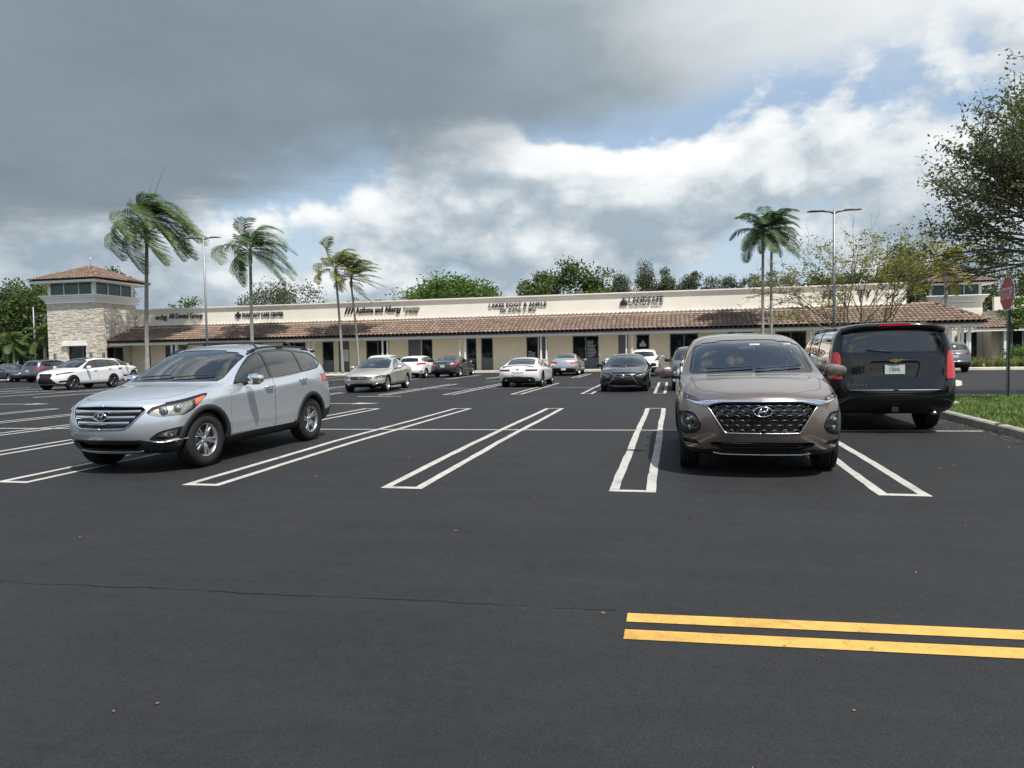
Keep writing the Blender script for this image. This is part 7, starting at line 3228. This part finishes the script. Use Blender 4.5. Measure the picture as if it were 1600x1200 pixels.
L_STRAP = leaf_mat('strap_leaf', (.075, .105, .030), (.19, .205, .075), .3)
rng = random.Random(9)
kk = 0
proto = []
for i in range(15):
    for j in range(3):
        x = 17.6 + i * .85 + rng.uniform(-.25, .25)
        y = 47.9 + j * .75 - (x - 17.6) * .10 + rng.uniform(-.2, .2)
        if kk < 5:
            o = strap_plant((x, y, .12), 'strap-leaved plant in the dense row behind the far right kerb', 300 + kk, 80, .85, 'strap plants behind the far right kerb')
            proto.append(o)
        else:
            s_ = proto[kk % 5]
            o = s_.copy()
            COL.objects.link(o)
            o.location = (x, y, .12)
            o.rotation_euler = (0, 0, rng.uniform(0, 6.28))
            sc = rng.uniform(.85, 1.2)
            o.scale = (sc, sc, sc)
        kk += 1


def shrub(loc, r, h, label, seed, lm, n=1500, size=.07):
    rng = random.Random(seed)
    root = thing('shrub', label, 'shrub', loc)
    mb = MB()
    pts = []
    for k in range(16):
        a = rng.uniform(0, 6.28)
        q = (math.cos(a) * r * rng.uniform(.2, .8), math.sin(a) * r * rng.uniform(.2, .8), h * rng.uniform(.5, .9))
        limb(mb, (0, 0, 0), q, .015, .005, rng, .08, 3, 5)
        for _ in range(n // 16):
            pts.append((q[0] + rng.gauss(0, r * .25), q[1] + rng.gauss(0, r * .25), max(.03, q[2] + rng.gauss(0, h * .22))))
    obj('stems', mb, M_BARK, root)
    V, Fc = leaf_cloud(pts, size, rng, .2)
    obj('foliage', mesh_from('foliage', V, Fc), lm, root)


shrub((8.7, 31.0, .12), .75, .62, 'round green shrub on the small kerbed island', 1, L_MID, 2600)
shrub((7.4, 30.2, .12), .7, .60, 'green shrub left of the round one on the small island', 2, L_MID, 2200)
shrub((6.2, 31.2, .12), .7, .65, 'green shrub at the hidden end of the small island', 4, L_MID, 1500)
for k in range(9):
    shrub((21.0 + k * 1.5, 51.0 - k * .05, .12), .9, .95, 'low hedge shrub behind the strap plants, one of a row', 10 + k, L_MID if k % 2 else L_BRIGHT, 1300, .09)
for o in list(COL.objects):
    if o.get('label') == 'low hedge shrub behind the strap plants, one of a row':
        o['group'] = 'hedge shrubs behind the strap plants'

# ------------------------------------------------------------------ lamp posts and stop sign
M_POLE = mat('lamp_pole_grey', (.27, .28, .29), .5, .5, var=(3, .1))
M_HEAD = mat('lamp_head_bronze', (.075, .068, .062), .5, .3)


def lamp(label, loc, h, arms):
    root = thing('lamp_post', label, 'lamp post', loc)
    p = MB()
    p.tube([(0, 0, 0), (0, 0, h * .5), (0, 0, h)], [.085, .075, .062], 12)
    p.lathe([(.22, 0), (.22, .05), (.12, .09), (.09, .10)], 14, 'Z')
    obj('pole', p, M_POLE, root, smooth=False)
    for (dx, dy) in arms:
        a = MB()
        a.tube([(0, 0, h - .20), (dx * .18, dy * .18, h - .10), (dx * .62, dy * .62, h - .05)], [.05, .045, .035], 8)
        obj('arm', a, M_HEAD, root)
        hd = MB()
        an = math.atan2(dy, dx)
        rows = []
        for u, w, t in ((0, .05, .05), (.15, .13, .08), (.5, .16, .085), (.85, .15, .06), (1.0, .08, .03)):
            q = .45 + .80 * u
            c_, s_ = math.cos(an), math.sin(an)
            ring = [(-w, 0), (-w, t * .7), (0, t), (w, t * .7), (w, 0), (0, -.01), (-w, 0)]
            rows.append([(c_ * q - s_ * b_, s_ * q + c_ * b_, h - .07 + z_ + .005 * u) for b_, z_ in ring])
        hd.grid(rows)
        obj('lamp_head', hd, M_HEAD, root, smooth=True)
    return root


lamp('double-headed grey lamp post standing in front of the sparse tree', (7.70, 38.0, 0), 8.15, [(-1, -.05), (1, .05)])
lamp('grey lamp post right of the tallest palm with its head in the fronds', (-31.2, 44.0, 0), 9.75, [(1, .1), (-1, -.1)])
lamp('small distant lamp post among the trees left of the tower', (-61.9, 60.0, 0), 6.9, [(-1, 0)])

ss = thing('stop_sign', 'red octagonal stop sign on a leaning green post at the grass island', 'sign', (8.38, 20.85, .1), (R(-1), R(-2.0), R(-92)))
po = MB()
for y in (-.03, .03):
    po.bx(-.004 - .03, .03, y - .004, y + .004, 0, 3.05)
po.bx(-.034, -.026, -.034, .034, 0, 3.05)
obj('post', po, mat('green_post', (.15, .185, .155), .5, .3, var=(6, .2)), ss)


def octagon(r, y0, y1, z):
    return MB().prism([(r * math.cos(R(22.5 + 45 * k)), z + r * math.sin(R(22.5 + 45 * k))) for k in range(8)], y0, y1, 'Y')


zc_ = 2.68
pl = obj('sign_plate', octagon(.475, -.050, -.046, zc_), mat('sign_white', (.70, .70, .69), .45), ss)
rp = obj('red_face', octagon(.442, -.0525, -.0505, zc_), mat('sign_red', (.52, .030, .040), .40, var=(3, .10)), pl)
me = fit_text(text_mesh('STOP', 1.0, .001, 'CENTER', .012), -.33, .33, -.155, .155)
me.transform(Matrix(((1, 0, 0, 0), (0, 0, -1, -.0545), (0, 1, 0, zc_), (0, 0, 0, 1))))
obj('lettering', me, mat('sign_white', (.70, .70, .69), .45), pl)
